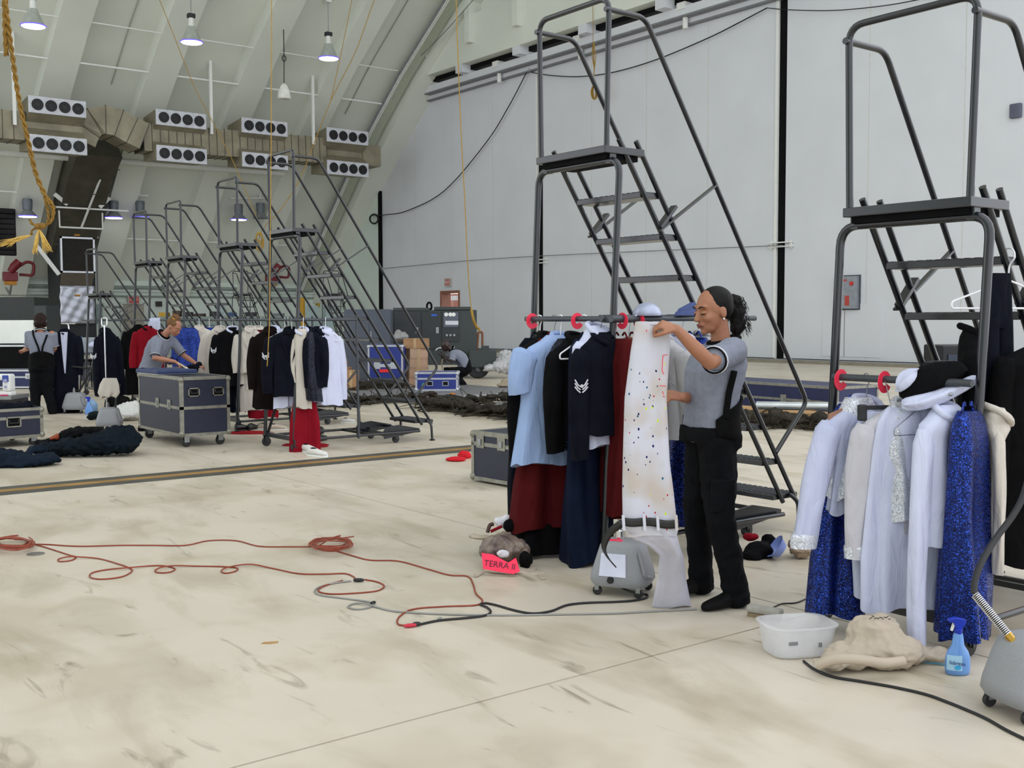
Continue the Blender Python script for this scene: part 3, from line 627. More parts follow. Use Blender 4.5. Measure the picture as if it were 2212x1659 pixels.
# white trousers with black lining folded over the rail
q = at3(2015)
t = thing('folded_trousers', 'white trousers with black lining draped over the rail', 'trousers', q, -TH, None)
def fold_mass(rows, seed, amp):
    rnd = random.Random(seed); ph = [rnd.uniform(0, 6) for _ in range(4)]; out = []
    for j, (x, y, z, a, b) in enumerate(rows): out.append([(x+.01*sin(3*q+ph[0]), y+a*cos(q)+amp*sin(4*q+j+ph[1]), z+b*sin(q)+amp*sin(3*q+1.7*j+ph[2])) for q in [2*pi*i/20 for i in range(20)]])
    return MB().loft(out)
fold_mass([(-.14, 0, -.05, .03, .03), (-.12, 0, -.03, .06, .055), (-.05, 0, .0, .075, .07), (.04, 0, .03, .075, .065), (.10, 0, .05, .06, .05), (.15, .0, .055, .03, .02)], 2, .008).build('black_lining', C_BLK, t, 70, sub=1)
fold_mass([(-.15, -.03, -.10, .02, .02), (-.10, -.045, -.095, .05, .035), (-.02, -.05, -.075, .055, .035), (.08, -.05, -.035, .05, .03), (.15, -.04, .0, .04, .025), (.19, -.03, .02, .015, .01)], 3, .006).build('white_band', C_WHT, t, 70, sub=1)
fold_mass([(-.17, -.02, -.03, .015, .02), (-.15, -.02, .0, .04, .04), (-.10, -.02, .03, .045, .035), (-.07, -.01, .05, .02, .015)], 4, .006).build('white_hem', C_WHT, t, 70, sub=1)
MB().ell((.04, -.105, -.05), (.009, .004, .009), None, 10, 5).build('button', M_STEEL, t, 60)
# wire hanger dangling empty
hanger(at3(1990)+Vector((0, -.01, 0)), R(-12), 'thin wire hanger showing between the cream blouse and blue gown', kind='wire', m=M_WIRE, w=.34)
# black coats hanging from the upper treads
zt = 1.778; hx = L8.location.x+PD+SL*(8*.254+.03-zt)
g5 = 'black coats hung from the treads of the ladder'
q = Vector((hx+.02, 2.60, zt+.004))
hanger(q, R(-20), 'white tubular hanger hooked over a ladder tread above the black coat', w=.62, grp=None, rail_r=.03)
jacket('coat', 'big black coat hanging from a ladder tread', C_BLK, Vector((4.98, 2.42, 1.52)), R(-30), sh=.52, L=1.02, hem=.62, sl=.7, seed=51, group=g5, lapel=False, cat='coat', hd=.09, spread=.02)
trousers('trousers', 'black trousers with a buckle strap hanging beside the big black coat', C_NAVY, q+Vector((-.06, .02, -.02)), R(-20), L=1.25, w=.075, hem=.10, seed=52, group=g5, z0=-.06)
jacket('coat', 'black coat with a pointed hood hanging behind the ladder leg', C_BLK, Vector((4.78, 2.72, 1.46)), R(30), sh=.34, L=.82, hem=.46, sl=.55, seed=53, group=g5, lapel=False, cat='coat', drop=.03, spread=-.01)
o = MB().b2((4.74, 2.50, .93), (4.745, 2.53, .955)).build('strap_buckle', M_WHITE); tag(o, 'small pale strap buckle against the black trousers', 'buckle')
# ================================================================== GARMENTS ON THE ROW OF LADDERS
def rail_pt(k, u, side=False):
    L = P3(k); return L+(Vector((u, -.4, 1.5)) if side else Vector((-.06, u, 1.5)))
def at1(px, Y):
    k = 'l1d' if Y > 18.5 else ('l1b' if (Y < 15.8 and Y > 13) else ('l1c' if Y > 15.8 else 'l1')); L = P3(k)
    q = PX(px, 690, L.x-.06)
    if q.y < L.y-.38: q = PY(px, 690, L.y-.4)
    return Vector((q.x, q.y, 1.5))
g6 = 'uniforms on the rail of the ladder by the road case'
Y1 = 11.25; Y1b = 13.85; Y1c = 17.1
FR = -R(25)
jacket('jacket', 'dark maroon coat hanging beside the ivory suit jacket', C_MAR, at1(583, 12.0), FR, sh=.34, L=.92, hem=.34, sl=.6, seed=61, group=g6, lapel=False, cat='coat', spread=.0, dx=-.04)
jacket('jacket', 'navy uniform jacket with white stripes beside the dark maroon coat', C_NAVY, at1(622, 11.75)+Vector((0, -.06, 0)), FR, sh=.50, L=.74, hem=.46, sl=.62, seed=62, group=g6, chev=-1, spread=.02, dx=.02, collar=C_BLK)
trousers('trousers', 'white shirt tails below the navy uniform jacket', C_WHT, at1(620, 11.9), FR, L=.90, w=.11, hem=.15, seed=63, group=g6, cat='shirt')
jacket('shirt', 'ivory shirt with pointed collar between two navy jackets', C_IVO, at1(652, 11.55), FR, sh=.20, L=.88, hem=.20, sl=.5, slr=.03, seed=64, group=g6, lapel=False, cat='shirt', spread=-.02, collar=C_WHT)
jacket('jacket', 'open navy jacket beside the navy sequin top', C_NAVY, at1(664, 11.45), FR, sh=.34, L=.66, hem=.32, sl=.55, seed=65, group=g6, spread=-.02)
gown('top', 'navy sequin top between the navy jackets', S_NAVY, at1(676, Y1), R(40), sh=.34, L=.8, waist=.3, hem=.34, seed=66, group=g6, cat='top')
jacket('jacket', 'navy jacket with white shoulder stripes beside the long white jacket', C_NAVY, at1(690, Y1), R(20), sh=.40, L=.66, hem=.30, sl=.55, seed=67, group=g6, chev=1, spread=0.)
jacket('jacket', 'long white jacket at the end of the ladder rail', C_WHT, at1(703, Y1), R(10), sh=.34, L=.86, hem=.34, sl=.72, seed=68, group=g6, lapel=False, spread=.03, dx=.05)
trousers('trousers', 'bright red trousers pooling on the floor under the navy jackets', C_RED2, at1(655, 11.62)+Vector((0, 0, -.55)), FR, L=.86, w=.11, hem=.17, seed=69, group=g6)
trousers('trousers', 'red trousers hanging under the ivory suit jacket', C_RED2, at1(565, 13.7)+Vector((0, 0, -.35)), FR, L=.88, w=.17, hem=.22, seed=70, group=g6, gap=.0)
for k, (px, Y, lab) in enumerate(((615, 11.9, 'white hanger above the dark maroon coat'), (622, 11.75, 'white hanger above the navy jacket with white stripes'), (630, 11.68, 'white hanger beside the navy jacket with white stripes'), (655, 11.55, 'white hanger above the ivory shirt'), (703, Y1, 'white hanger above the long white jacket'))): hanger(at1(px, Y), FR, lab, w=.36)
g7 = 'uniforms on the rail of the ladder behind the navy jackets'
jacket('jacket', 'black uniform jacket with white stripes and white collar', C_BLK, at1(502, 14.3), FR, sh=.44, L=.78, hem=.48, sl=.62, seed=71, group=g7, chev=-1, collar=C_WHT, lapel=False, spread=.03)
trousers('trousers', 'navy trousers with white stripe below the black uniform jacket', C_NAVY, at1(497, 14.4)+Vector((0, 0, -.4)), FR, L=.75, w=.14, hem=.16, seed=72, group=g7)
jacket('jacket', 'ivory suit jacket with dark red vest', C_IVO, at1(557, 13.95), FR, sh=.42, L=.82, hem=.46, sl=.66, seed=73, group=g7, inner=C_RED, spread=.02)
trousers('trousers', 'ivory trousers under the ivory suit jacket', C_IVO, at1(557, 14.05)+Vector((0, 0, -.35)), FR, L=.78, w=.19, hem=.24, seed=74, group=g7)
jacket('jacket', 'ivory jacket hanging behind the ivory suit jacket', C_IVO, at1(540, 14.45), FR, sh=.34, L=.60, hem=.34, sl=.5, seed=75, group=g7, spread=0.)
jacket('shirt', 'white shirt hanging behind the dark maroon coat', C_WHT, at1(592, 13.85), FR, sh=.34, L=.75, hem=.34, sl=.5, seed=76, group=g7, lapel=False, cat='shirt', spread=0.)
for px, Y, lab in ((502, 14.3, 'hanger above the black uniform jacket with white collar'), (563, 13.95, 'white hanger above the ivory suit jacket'), (577, 13.85, 'white hanger between the ivory suit jacket and the maroon coat')): hanger(at1(px, Y), FR, lab, w=.36)
g8 = 'shirts on the rail behind the woman with tied-up hair'
gown('top', 'royal blue sequin top behind the first ivory shirt', S_BLUE, at1(402, 17.4), FR, sh=.40, L=.62, waist=.38, hem=.42, seed=81, group=g8, cat='top')
jacket('shirt', 'ivory shirt hanging beside the woman with tied-up hair', C_IVO, at1(430, Y1c), FR, sh=.46, L=.86, hem=.50, sl=.66, seed=82, group=g8, lapel=False, cat='shirt', spread=.01)
gown('top', 'royal blue sequin top between the two ivory shirts', S_BLUE, at1(452, 17.3), FR, sh=.42, L=.60, waist=.4, hem=.42, seed=83, group=g8, cat='top')
jacket('shirt', 'ivory shirt beside the black uniform jacket', C_IVO, at1(475, 15.6), FR, sh=.36, L=.80, hem=.40, sl=.66, seed=84, group=g8, lapel=False, cat='shirt', spread=.03, dx=-.06)
for px, Y, lab in ((430, Y1c, 'white hanger above the ivory shirt beside the woman'), (452, 17.3, 'white hanger above the blue sequin top'), (477, 15.6, 'wire hanger above the ivory shirt by the black jacket')): hanger(at1(px, Y), FR, lab, w=.36)
g9 = 'clothes on the rail of the ladder with the red garment'
Y1d = 19.0
jacket('coat', 'black coat hanging beside the red jacket', C_BLK, at1(298, 19.7), FR, sh=.44, L=1.2, hem=.50, sl=.66, seed=91, group=g9, lapel=False, cat='coat')
jacket('jacket', 'red jacket hanging beside the white towel', C_RED2, at1(318, 19.3), FR, sh=.40, L=.80, hem=.40, sl=.62, seed=92, group=g9, collar=C_BLK, lapel=False)
# white towel over the rail
q = at1(333, 19.0); q.z = 1.52
t = thing('towel', 'white towel folded over the rail beside the red jacket', 'towel', q, FR)
P = [[(-.10+.2*i/10, -.05+.008*sin(i*2), -.01-.46*j/10 if True else 0) for i in range(11)] for j in range(11)]
P = [[(-.10+.2*i/10, .05, -.3+.06*j) for i in range(11)] for j in range(6)]+[[(-.10+.2*i/10, .0, .02) for i in range(11)]]+P
MB().grid(P).build('folded_cloth', C_WHT, t, 70, solid=.01)
for k in ('l1', 'l1b', 'l1c', 'l1d'):   # longer cross rails for the garments out to the side
    L = P3(k)

# ================================================================== ROAD CASES
M_CASE = mat('navy_laminate', '121a30', .5, var=.12, scale=10, bump=.06, bscale=160)
M_CASEB = mat('blue_laminate', '20307e', .45, var=.08, scale=6)
M_ALU = mat('scuffed_aluminium', '8d8b80', .45, .6, var=.2, scale=14)
M_ALUB = mat('bright_aluminium', 'c4c7cc', .35, .6, var=.08, scale=14)
def road_case(label, loc, rz, sx, sy, sz, z0=0., lid=.3, m=None, al=None, handles=(), latches=(), casters=0, edge=.035, open_top=False, group=None, hw=.15):
    """loc: base centre; sx, sy, sz size; handles: (face, u, v); faces '-x', '-y'"""
    m = m or M_CASE; al = al or M_ALU
    t = thing('road_case', label, 'road case', loc, rz, group); hx, hy = sx/2, sy/2; zc = z0+sz; zl = z0+sz*(1-lid)
    if open_top:
        w = .02
        MB().b2((-hx, -hy, z0), (hx, hy, z0+w)).b2((-hx, -hy, z0), (-hx+w, hy, zc)).b2((hx-w, -hy, z0), (hx, hy, zc)).b2((-hx, -hy, z0), (hx, -hy+w, zc)).b2((-hx, hy-w, z0), (hx, hy, zc)).build('body', m, t)
    else:
        MB().b2((-hx, -hy, z0), (hx, hy, zl)).build('body', m, t); MB().b2((-hx, -hy, zl+.002), (hx, hy, zc)).build('lid', m, t)
    e = edge; p = .004
    for ix in (-1, 1):
        for iy in (-1, 1):
            x, y = ix*hx, iy*hy
            MB().b2((x+ix*p, y+iy*p, z0), (x-ix*e, y-iy*e, zc)).build('corner_extrusion', al, t)
    for z in ((z0+e/2, zc-e/2) if lid <= 0 else (z0+e/2, zl, zc-e/2)):
        m1 = MB()
        for iy in (-1, 1): m1.b2((-hx-p, iy*(hy+p), z-e/2), (hx+p, iy*(hy-.012), z+e/2))
        for ix in (-1, 1): m1.b2((ix*(hx+p), -hy-p, z-e/2), (ix*(hx-.012), hy+p, z+e/2))
        m1.build('edge_extrusion', al, t)
    if not open_top:
        m1 = MB()
        for iy in (-1, 1): m1.b2((-hx, iy*hy, zc-.004), (hx, iy*(hy-e), zc+p))
        for ix in (-1, 1): m1.b2((ix*hx, -hy, zc-.004), (ix*(hx-e), hy, zc+p))
        m1.build('edge_extrusion', al, t)
    for ix in (-1, 1):
        for iy in (-1, 1):
            for z in (z0+.03, zc-.03):
                MB().ell((ix*(hx-.012), iy*(hy-.012), z), (.036*e/.035, .036*e/.035, .038*e/.035), None, 10, 6).build('ball_corner', al, t, 60)
    def face(f, u, v):
        if f == '-y': return Vector((u, -hy-p, v)), Vector((1, 0, 0)), Vector((0, -1, 0))
        if f == '+y': return Vector((u, hy+p, v)), Vector((1, 0, 0)), Vector((0, 1, 0))
        if f == '+x': return Vector((hx+p, u, v)), Vector((0, 1, 0)), Vector((1, 0, 0))
        return Vector((-hx-p, u, v)), Vector((0, 1, 0)), Vector((-1, 0, 0))
    for f, u, v in handles:
        c, ux, n = face(f, u, z0+v); k = hw/.15
        fr = MB()
        for a, b in (((-.075, -.055), (-.06, .055)), ((.06, -.055), (.075, .055)), ((-.075, -.055), (.075, -.042)), ((-.075, .042), (.075, .055))):
            fr.b2(c+ux*a[0]*k+Vector((0, 0, a[1]*k))-n*.004, c+ux*b[0]*k+Vector((0, 0, b[1]*k))+n*.006)
        h = fr.build('handle_dish', al, t); fr2 = MB().b2(c-ux*.06*k-Vector((0, 0, .042*k))-n*.006, c+ux*.06*k+Vector((0, 0, .042*k))+n*.001); fr2.build('dish_well', M_BLACK, h)
        MB().tube(bend([c-ux*.045*k+Vector((0, 0, .03*k))+n*.006, c-ux*.045*k-Vector((0, 0, .012*k))+n*.012, c+ux*.045*k-Vector((0, 0, .012*k))+n*.012, c+ux*.045*k+Vector((0, 0, .03*k))+n*.006], .01, 3), .007*k, 6).build('grip', M_RUB, h)
    for f, u, v in latches:
        c, ux, n = face(f, u, z0+v)
        l = MB().b2(c-ux*.055-Vector((0, 0, .06))-n*.002, c+ux*.055+Vector((0, 0, .06))+n*.006).build('latch', al, t, bevel=.004)
        MB().b2(c-ux*.02-Vector((0, 0, .03))+n*.006, c+ux*.02+Vector((0, 0, .025))+n*.016).build('latch_key', M_STEEL, l)
    for k in range(casters):
        ix, iy = ((-1, -1), (1, -1), (1, 1), (-1, 1))[k]; cx, cy = ix*(hx-.09), iy*(hy-.09); r = min(.055, z0*.4+.01)
        w = MB().lathe([(.01, -.02), (r*.9, -.02), (r, -.012), (r, .012), (r*.9, .02), (.01, .02)], 16, Matrix.Rotation(R(90), 3, 'X'), (cx, cy, r)).build('caster_wheel', M_RUB, t, 40)
        MB().b2((cx-.03, cy-.03, r), (cx+.03, cy-.024, z0)).b2((cx-.03, cy+.024, r), (cx+.03, cy+.03, z0)).b2((cx-.04, cy-.035, z0-.012), (cx+.04, cy+.035, z0)).build('caster_fork', M_STEEL, w)
    return t
# big case on casters (the bending woman works on it): corner nearest the camera at pixel (393, 968)
yb_ = PX(299, 800, 4.67).y
road_case('large navy road case on casters under the ironing board', (4.97, (12.46+yb_)/2, 0), 0, .60, yb_-12.46, .70, .13, .52, handles=(('-y', -.14, .52), ('-y', .16, .52)), latches=(('-x', -.35, .36), ('-x', .05, .36)), casters=4, hw=.14)
t = thing('ironing_board', 'blue covered ironing board top lying on the large road case', 'ironing board', (4.92, yb_-.52, .842), R(2))
MB().b2((-.31, -.30, .0), (.20, .42, .05)).build('board', mat('blue_ironing_cover', '23335c', .6), t, bevel=.015); MB().b2((-.30, -.29, -.003), (.19, .41, .008)).build('metal_edge', M_ALUB, t)
# case between the ladders
road_case('navy road case with scuffed metal corners beside the red skirt', (6.17, 7.91, 0), R(3), .68, .60, .45, .02, .25, handles=(), latches=(('-x', .17, .36), ('-x', -.13, .36)))
# long blue case beyond the ladder
road_case('long blue road case lying on the cargo net behind the woman', (13.6, 10.75, .06), R(-4), .9, 2.7, .46, 0, .5, m=mat('deep_blue_laminate', '141d4a', .5), latches=(('-x', .5, .24), ('-x', -.35, .24), ('-x', -.8, .2)), handles=())
# low blue case by the crouching man
road_case('low blue road case with two recessed handles beside the crouching man', (12.45, 18.75, .045), R(-37), .86, .62, .38, 0, .35, m=M_CASEB, al=M_ALUB, handles=(('-y', -.14, .15), ('-y', .18, .15)), hw=.13)
MB().prism([(-.31, -.316, .1), (-.24, -.316, .1), (-.24, -.316, .16), (-.28, -.316, .16)], (0, -.004, 0), (0, .004, 0)).build('green_sticker', mat('green_sticker', '3fae7e', .5), bpy.data.objects['road_case.003'])
# tall bright blue case
road_case('tall bright blue road case with silver edges and red tape', (12.55, 20.9, .06), R(-37), .76, .9, .88, 0, 0, m=M_CASEB, al=M_ALUB, handles=(('-x', .2, .7), ('-x', .2, .24)), hw=.16)
tc_ = bpy.data.objects['road_case.004']
MB().b2((-.16, -.459, .40), (.16, -.452, .47)).build('latch_plate', M_ALUB, tc_)
for x in (-.18, .18): MB().b2((x-.07, -.462, .36), (x+.07, -.452, .52)).build('butterfly_latch', M_ALUB, tc_, bevel=.006)
MB().b2((-.13, -.464, .29), (.12, -.452, .355)).build('red_tape', mat('red_tape', 'e8262a', .5), tc_)
# open case at the left with clothes
lc = Vector((3.05, 14.25, 0))
road_case('open navy road case full of dark clothes beside the sewing machine', lc, R(6), .78, .9, .36, .10, .32, open_top=True, handles=(('-y', .05, .2),), casters=4, hw=.17)
# small cases near the back
q = G(178, 826); road_case('small grey road case on the floor behind the hanging coats', (q.x+.2, q.y+.3, 0), -TH+R(4), .95, .5, .55, .0, .3, handles=(), latches=(('-y', -.2, .3),), m=mat('grey_laminate', '3b3c48', .5))
q = G(60, 840); road_case('open silver edged case of tools behind the standing person', (q.x, q.y+.3, 0), -TH, 1.3, .5, .40, .02, .4, m=mat('dark_case', '1c2350', .5), al=M_ALUB, latches=(('-y', .2, .26),))
q = G(60, 836); t = thing('case_lid', 'open black case lid with silver frame leaning behind the standing person', 'lid', (q.x-.15, q.y+.75, .40), -TH)
MB().b2((-.62, 0, .0), (.55, .05, .52)).build('panel', M_BLACK, t); m_ = MB(); 
for a, b in (((-.63, -.01, 0), (-.59, .06, .54)), ((.51, -.01, 0), (.56, .06, .54)), ((-.63, -.01, .5), (.56, .06, .54))): m_.b2(a, b)
m_.build('rim', M_ALUB, t)
# ================================================================== PEOPLE
SKIN = {'tan': mat('tan_skin', '9c684c', .5, var=.06, scale=20), 'fair': mat('fair_skin', 'a9745c', .5, var=.06, scale=20), 'dark': mat('dark_skin', '2f1b15', .45, var=.06, scale=20)}
HAIR = {'black': mat('black_hair', '0a0807', .6, var=.4, scale=60, spec=.2), 'brown': mat('brown_hair', '23130d', .6, var=.4, scale=60, spec=.2), 'blond': mat('blond_hair', '6b4c2e', .6, var=.35, scale=60, spec=.2)}
POLO = mat('grey_polo_knit', '7f8390', .9, var=.08, scale=30, bump=.15, bscale=300, spec=.1)
PANTS = mat('black_work_trousers', '07080c', .85, var=.2, scale=10, bump=.1, bscale=200, spec=.12)
BRACE = mat('black_elastic_brace', '050506', .85, var=.2, scale=20, spec=.12)
SHOE = mat('black_shoe_leather', '060607', .6, var=.2, scale=20, spec=.15)
TRIMW = mat('white_trim', 'd8d8dc', .8)
def blob(m, name, material, parent, vox=.008, smooth=6, keep=None, tex=0.):
    """one continuous skin over overlapping closed shapes"""
    me = m.mesh(name); ob = bpy.data.objects.new(name, me); COL.objects.link(ob)
    md = ob.modifiers.new('r', 'REMESH'); md.mode = 'VOXEL'; md.voxel_size = vox; md.adaptivity = 0
    if smooth: s_ = ob.modifiers.new('s', 'SMOOTH'); s_.factor = .5; s_.iterations = smooth
    if tex:
        tx = bpy.data.textures.new(name, 'CLOUDS'); tx.noise_scale = .09; tx.noise_type = 'HARD_NOISE'; tx.noise_depth = 3; d = ob.modifiers.new('d', 'DISPLACE'); d.texture = tx; d.strength = tex; d.texture_coords = 'GLOBAL'
        s2 = ob.modifiers.new('s2', 'SMOOTH'); s2.factor = .5; s2.iterations = 2
    dg = bpy.context.evaluated_depsgraph_get(); me2 = bpy.data.meshes.new_from_object(ob.evaluated_get(dg)); bpy.data.objects.remove(ob)
    me2.name = name; me2.shade_smooth(); me2.materials.clear(); me2.materials.append(material); return link(name, me2, parent)
def rings_torso(m, rows, F_, L_, n=24):
    """rows: (centre, half width, half depth)"""
    out = []
    for i, (c, hw, hd) in enumerate(rows):
        out.append([c+L_*(hw*math.copysign(abs(cos(a))**.85, cos(a)))+F_*(hd*math.copysign(abs(sin(a))**.85, sin(a))) for a in [2*pi*k/n for k in range(n)]])
    return m.loft(out)
def cone(m, pts, rs, n=14): return m.tube(pts, rs, n, round_=4)
def make_hand(m, w, d, nrm, thumb, curl=(25, 40, 30), spread=4., s=1., lens=(.072, .08, .075, .058), tc=30):
    """w wrist, d direction to the knuckles, nrm back of the hand, thumb = direction of the thumb side"""
    w = Vector(w); d = Vector(d).normalized(); nrm = Vector(nrm); nrm = (nrm-d*nrm.dot(d)).normalized(); th = d.cross(nrm)
    if th.dot(Vector(thumb)) < 0: th = -th
    k = w+d*.085*s
    rows = [(w-d*.01*s, .024*s, .019*s), (w+d*.02*s, .032*s, .017*s), (w+d*.055*s, .040*s, .015*s), (k, .039*s, .013*s)]
    m.loft([[c+th*(a*cos(q))+nrm*(b*sin(q)) for q in [2*pi*i/12 for i in range(12)]] for c, a, b in rows])
    for i in range(4):
        off = th*(.029-.0195*i)*s; base = w+d*(.08-.004*abs(i-1.2))*s+off; ang = 0; p = base; pts = [p-d*.012*s]; L = lens[i]*s
        dd = (d+th*math.tan(R(spread*(1.5-i)))).normalized()
        for j, f in enumerate((.46, .30, .24)):
            ang += R(curl[j]); v = dd*cos(ang)-nrm*sin(ang); pts.append(p) if j == 0 else None; p = p+v*L*f; pts.append(p)
        r = .0088*s*(1 if i < 3 else .86); cone(m, pts, [r, r, r*.97, r*.9, r*.78], 10)
    b = w+d*.028*s+th*.03*s; a1 = (d*.72+th*.62-nrm*.3).normalized(); a2 = (d*.95+th*.1-nrm*sin(R(tc))).normalized()
    cone(m, [b-a1*.01*s, b+a1*.036*s, b+a1*.036*s+a2*.03*s, b+a1*.036*s+a2*.05*s], [.014*s, .0115*s, .0105*s, .008*s], 10)
def head_shapes(m, c, F_, L_, U_, s=1., ear=True):
    M = Matrix((F_, L_, U_)).transposed(); P = lambda x, y, z: c+M @ Vector((x*s, y*s, z*s)); E = lambda p, r: m.ell(P(*p), [q*s for q in r], M, 18, 12)
    E((-.012, 0, .025), (.098, .077, .094)); E((.022, 0, -.022), (.070, .064, .086)); E((.04, 0, -.075), (.045, .047, .038)); E((.066, 0, -.098), (.021, .022, .018))
    for q in (-1, 1): E((.055, q*.036, -.028), (.032, .024, .026))
    m.tube([P(.086, 0, .018), P(.099, 0, -.008), P(.108, 0, -.03)], [.008*s, .010*s, .013*s], 10, round_=3); E((.106, 0, -.033), (.014, .017, .011))
    E((.082, 0, -.062), (.02, .026, .014)); m.tube([P(.076, -.042, .03), P(.086, 0, .028), P(.076, .042, .03)], .010*s, 8, round_=2)
    if ear:
        for q in (-1, 1): E((-.012, q*.076, -.012), (.019, .010, .031))
    return P, M
def face_parts(body, P, M, s, hairm, lipm, skin):
    for q in (-1, 1):
        e = MB().ell(P(.079, q*.033, .002), (.013*s, .016*s, .011*s), M, 12, 8).build('eyelid', skin, body, 60)
        MB().tube([P(.090, q*.019, -.004), P(.0915, q*.033, -.0075), P(.084, q*.049, -.003)], [.0018*s, .0028*s, .0012*s], 6).build('eyelashes', hairm, body, 60)
        MB().tube([P(.097, q*.016, .026), P(.094, q*.034, .034), P(.080, q*.052, .028)], [.003*s, .0036*s, .0016*s], 6).build('eyebrow', hairm, body, 60)
    MB().tube([P(.090, -.025, -.066), P(.101, -.006, -.060), P(.102, 0, -.0615), P(.101, .006, -.060), P(.090, .025, -.066)], [.002*s, .0055*s, .005*s, .0055*s, .002*s], 8, round_=2).tube([P(.090, -.023, -.068), P(.1, 0, -.072), P(.090, .023, -.068)], [.002*s, .0065*s, .002*s], 8, round_=2).build('lips', lipm, body, 60)
def person(label, J, F_, skin, hair, vox=.006, hand=None, headF=None, headS=1., rows=None, belly=0., fat=1., brace=True, straps=True, base=None, cat='person'):
    """J joints: pelvis, chest, neck, head, sh, el, wr, hip, kn, an, toe as pairs (left, right)"""
    F_ = Vector(F_); F_.z = 0; F_.normalize(); L_ = Vector((-F_.y, F_.x, 0))
    base = base or (J['an'][0]+J['an'][1])/2; root = thing('person', label, cat, (base.x, base.y, 0), 0, absolute=True)
    ax = (J['neck']-J['pelvis']).normalized(); hF = Vector(headF or F_).normalized(); hU = Vector((0, 0, 1)); hL = hU.cross(hF).normalized(); hU = hF.cross(hL)
    tF = (F_-ax*F_.dot(ax)).normalized(); g = fat
    pe, ch, nk = J['pelvis'], J['chest'], J['neck']
    T = lambda t: pe*(1-t)**2+(ch*2-(pe+nk)/2)*2*t*(1-t)+nk*t*t
    prof = rows or [(-.06, .155, .115), (.08, .155, .115), (.22, .145, .112), (.42, .150, .120), (.60, .165, .128), (.78, .172, .112), (.90, .150, .088), (.97, .085, .066)]
    # ---- skin
    m = MB(); rings_torso(m, [(T(t)+tF*belly*sin(pi*min(max(t, 0), 1)), hw*.86*g, hd*.82*g) for t, hw, hd in prof], tF, L_)
    cone(m, [nk-ax*.05, nk+(J['head']-nk)*.35, J['head']-hU*.05*headS-hF*.02], [.056, .05, .052])
    P, M = head_shapes(m, J['head'], hF, hL, hU, headS)
    for i in (0, 1):
        cone(m, [J['sh'][i], (J['sh'][i]+J['el'][i])/2, J['el'][i], J['el'][i]*.62+J['wr'][i]*.38, J['wr'][i]], [.052*g, .045*g, .037*g, .037*g, .025])
        cone(m, [J['hip'][i], J['kn'][i], J['an'][i]], [.075*g, .05, .04])
        if hand and hand[i]: make_hand(m, J['wr'][i], **hand[i])
    body = blob(m, 'body', skin, root, vox, 5)
    face_parts(body, P, M, headS, hair, mat('lips_'+skin.name, {'tan_skin': '7a3f36', 'fair_skin': '9a5a50'}.get(skin.name, '2a1614'), .45), skin)
    # ---- polo shirt
    m = MB(); rings_torso(m, [(T(t)+tF*belly*sin(pi*min(max(t, 0), 1)), hw*1.06*g+.004, hd*1.06*g+.006) for t, hw, hd in prof if t > -.1], tF, L_)
    for i in (0, 1):
        a, b = J['sh'][i], J['el'][i]; q = a+(b-a)*.72
        cone(m, [a+(T(.8)-a)*.3, a, q], [.075*g, .075*g, .066*g])
    sh = blob(m, 'polo_shirt', POLO, root, max(vox*1.4, .009), 6, tex=.012)
    for i in (0, 1):
        a, b = J['sh'][i], J['el'][i]; d = (b-a).normalized(); q = a+(b-a)*.72+d*.045*g
        u_ = d.orthogonal().normalized(); v_ = d.cross(u_); ring_ = lambda c, r: [c+u_*(r*cos(a_))+v_*(r*sin(a_)) for a_ in [2*pi*k/20 for k in range(21)]]
        MB().tube(ring_(q-d*.010, .064*g), .0045, 6).build('sleeve_band', BRACE, sh, 60); MB().tube(ring_(q-d*.022, .069*g), .003, 6).build('sleeve_edge', TRIMW, sh, 60)
    cn = nk+ax*.012
    MB().tube([cn+tF*(.072*cos(a))+L_*(.078*sin(a))+ax*(-.03*cos(a)-.0) for a in [2*pi*k/20 for k in range(21)]], .016, 8).build('collar', BRACE, sh, 60)
    MB().tube([cn+tF*(.084*cos(a))+L_*(.09*sin(a))+ax*(-.036*cos(a)-.014) for a in [2*pi*k/20 for k in range(21)]], .006, 6).build('collar_edge', TRIMW, sh, 60)
    # ---- trousers and shoes
    m = MB(); rings_torso(m, [(T(t), hw*1.14*g+.010, hd*1.16*g+.018) for t, hw, hd in prof if t < .2], tF, L_)
    for i in (0, 1):
        h, k, a = J['hip'][i], J['kn'][i], J['an'][i]
        cone(m, [h+Vector((0, 0, .05)), h*.6+k*.4, k, k*.5+a*.5, a+Vector((0, 0, .02))], [.105*g, .10*g, .080*g, .074*g, .068*g], 18)
        dk = (a-k).normalized(); m.tube([a-dk*.07, a-dk*.045, a-dk*.01, a+dk*.02], [.066*g, .078*g, .070*g, .078*g], 16, round_=2)
    tr = blob(m, 'work_trousers', PANTS, root, max(vox*1.6, .010), 5, tex=.02)
    for i in (0, 1):
        a, to = J['an'][i], J['toe'][i]; d = Vector((to.x-a.x, to.y-a.y, 0)).normalized(); s_ = d.cross(Vector((0, 0, 1))); z = a.z-.075; m = MB(); L = (Vector((to.x-a.x, to.y-a.y, 0))).length+.02; rr = []
        for t, hw, hh in ((-.075, .030, .05), (-.055, .036, .085), (-.02, .038, .11), (.04, .042, .10), (.09, .046, .075), (.14, .048, .06), (L-.02, .036, .045), (L, .016, .03)):
            c = Vector((a.x, a.y, z))+d*t; rr.append([c+s_*(hw*cos(q))+Vector((0, 0, max(0, hh*.5+hh*.5*sin(q)*(1 if sin(q) > 0 else 1.0)))) for q in [2*pi*k/14 for k in range(14)]])
        m.loft(rr); so = blob(m, 'shoe', SHOE, root, max(vox*1.2, .008), 3)
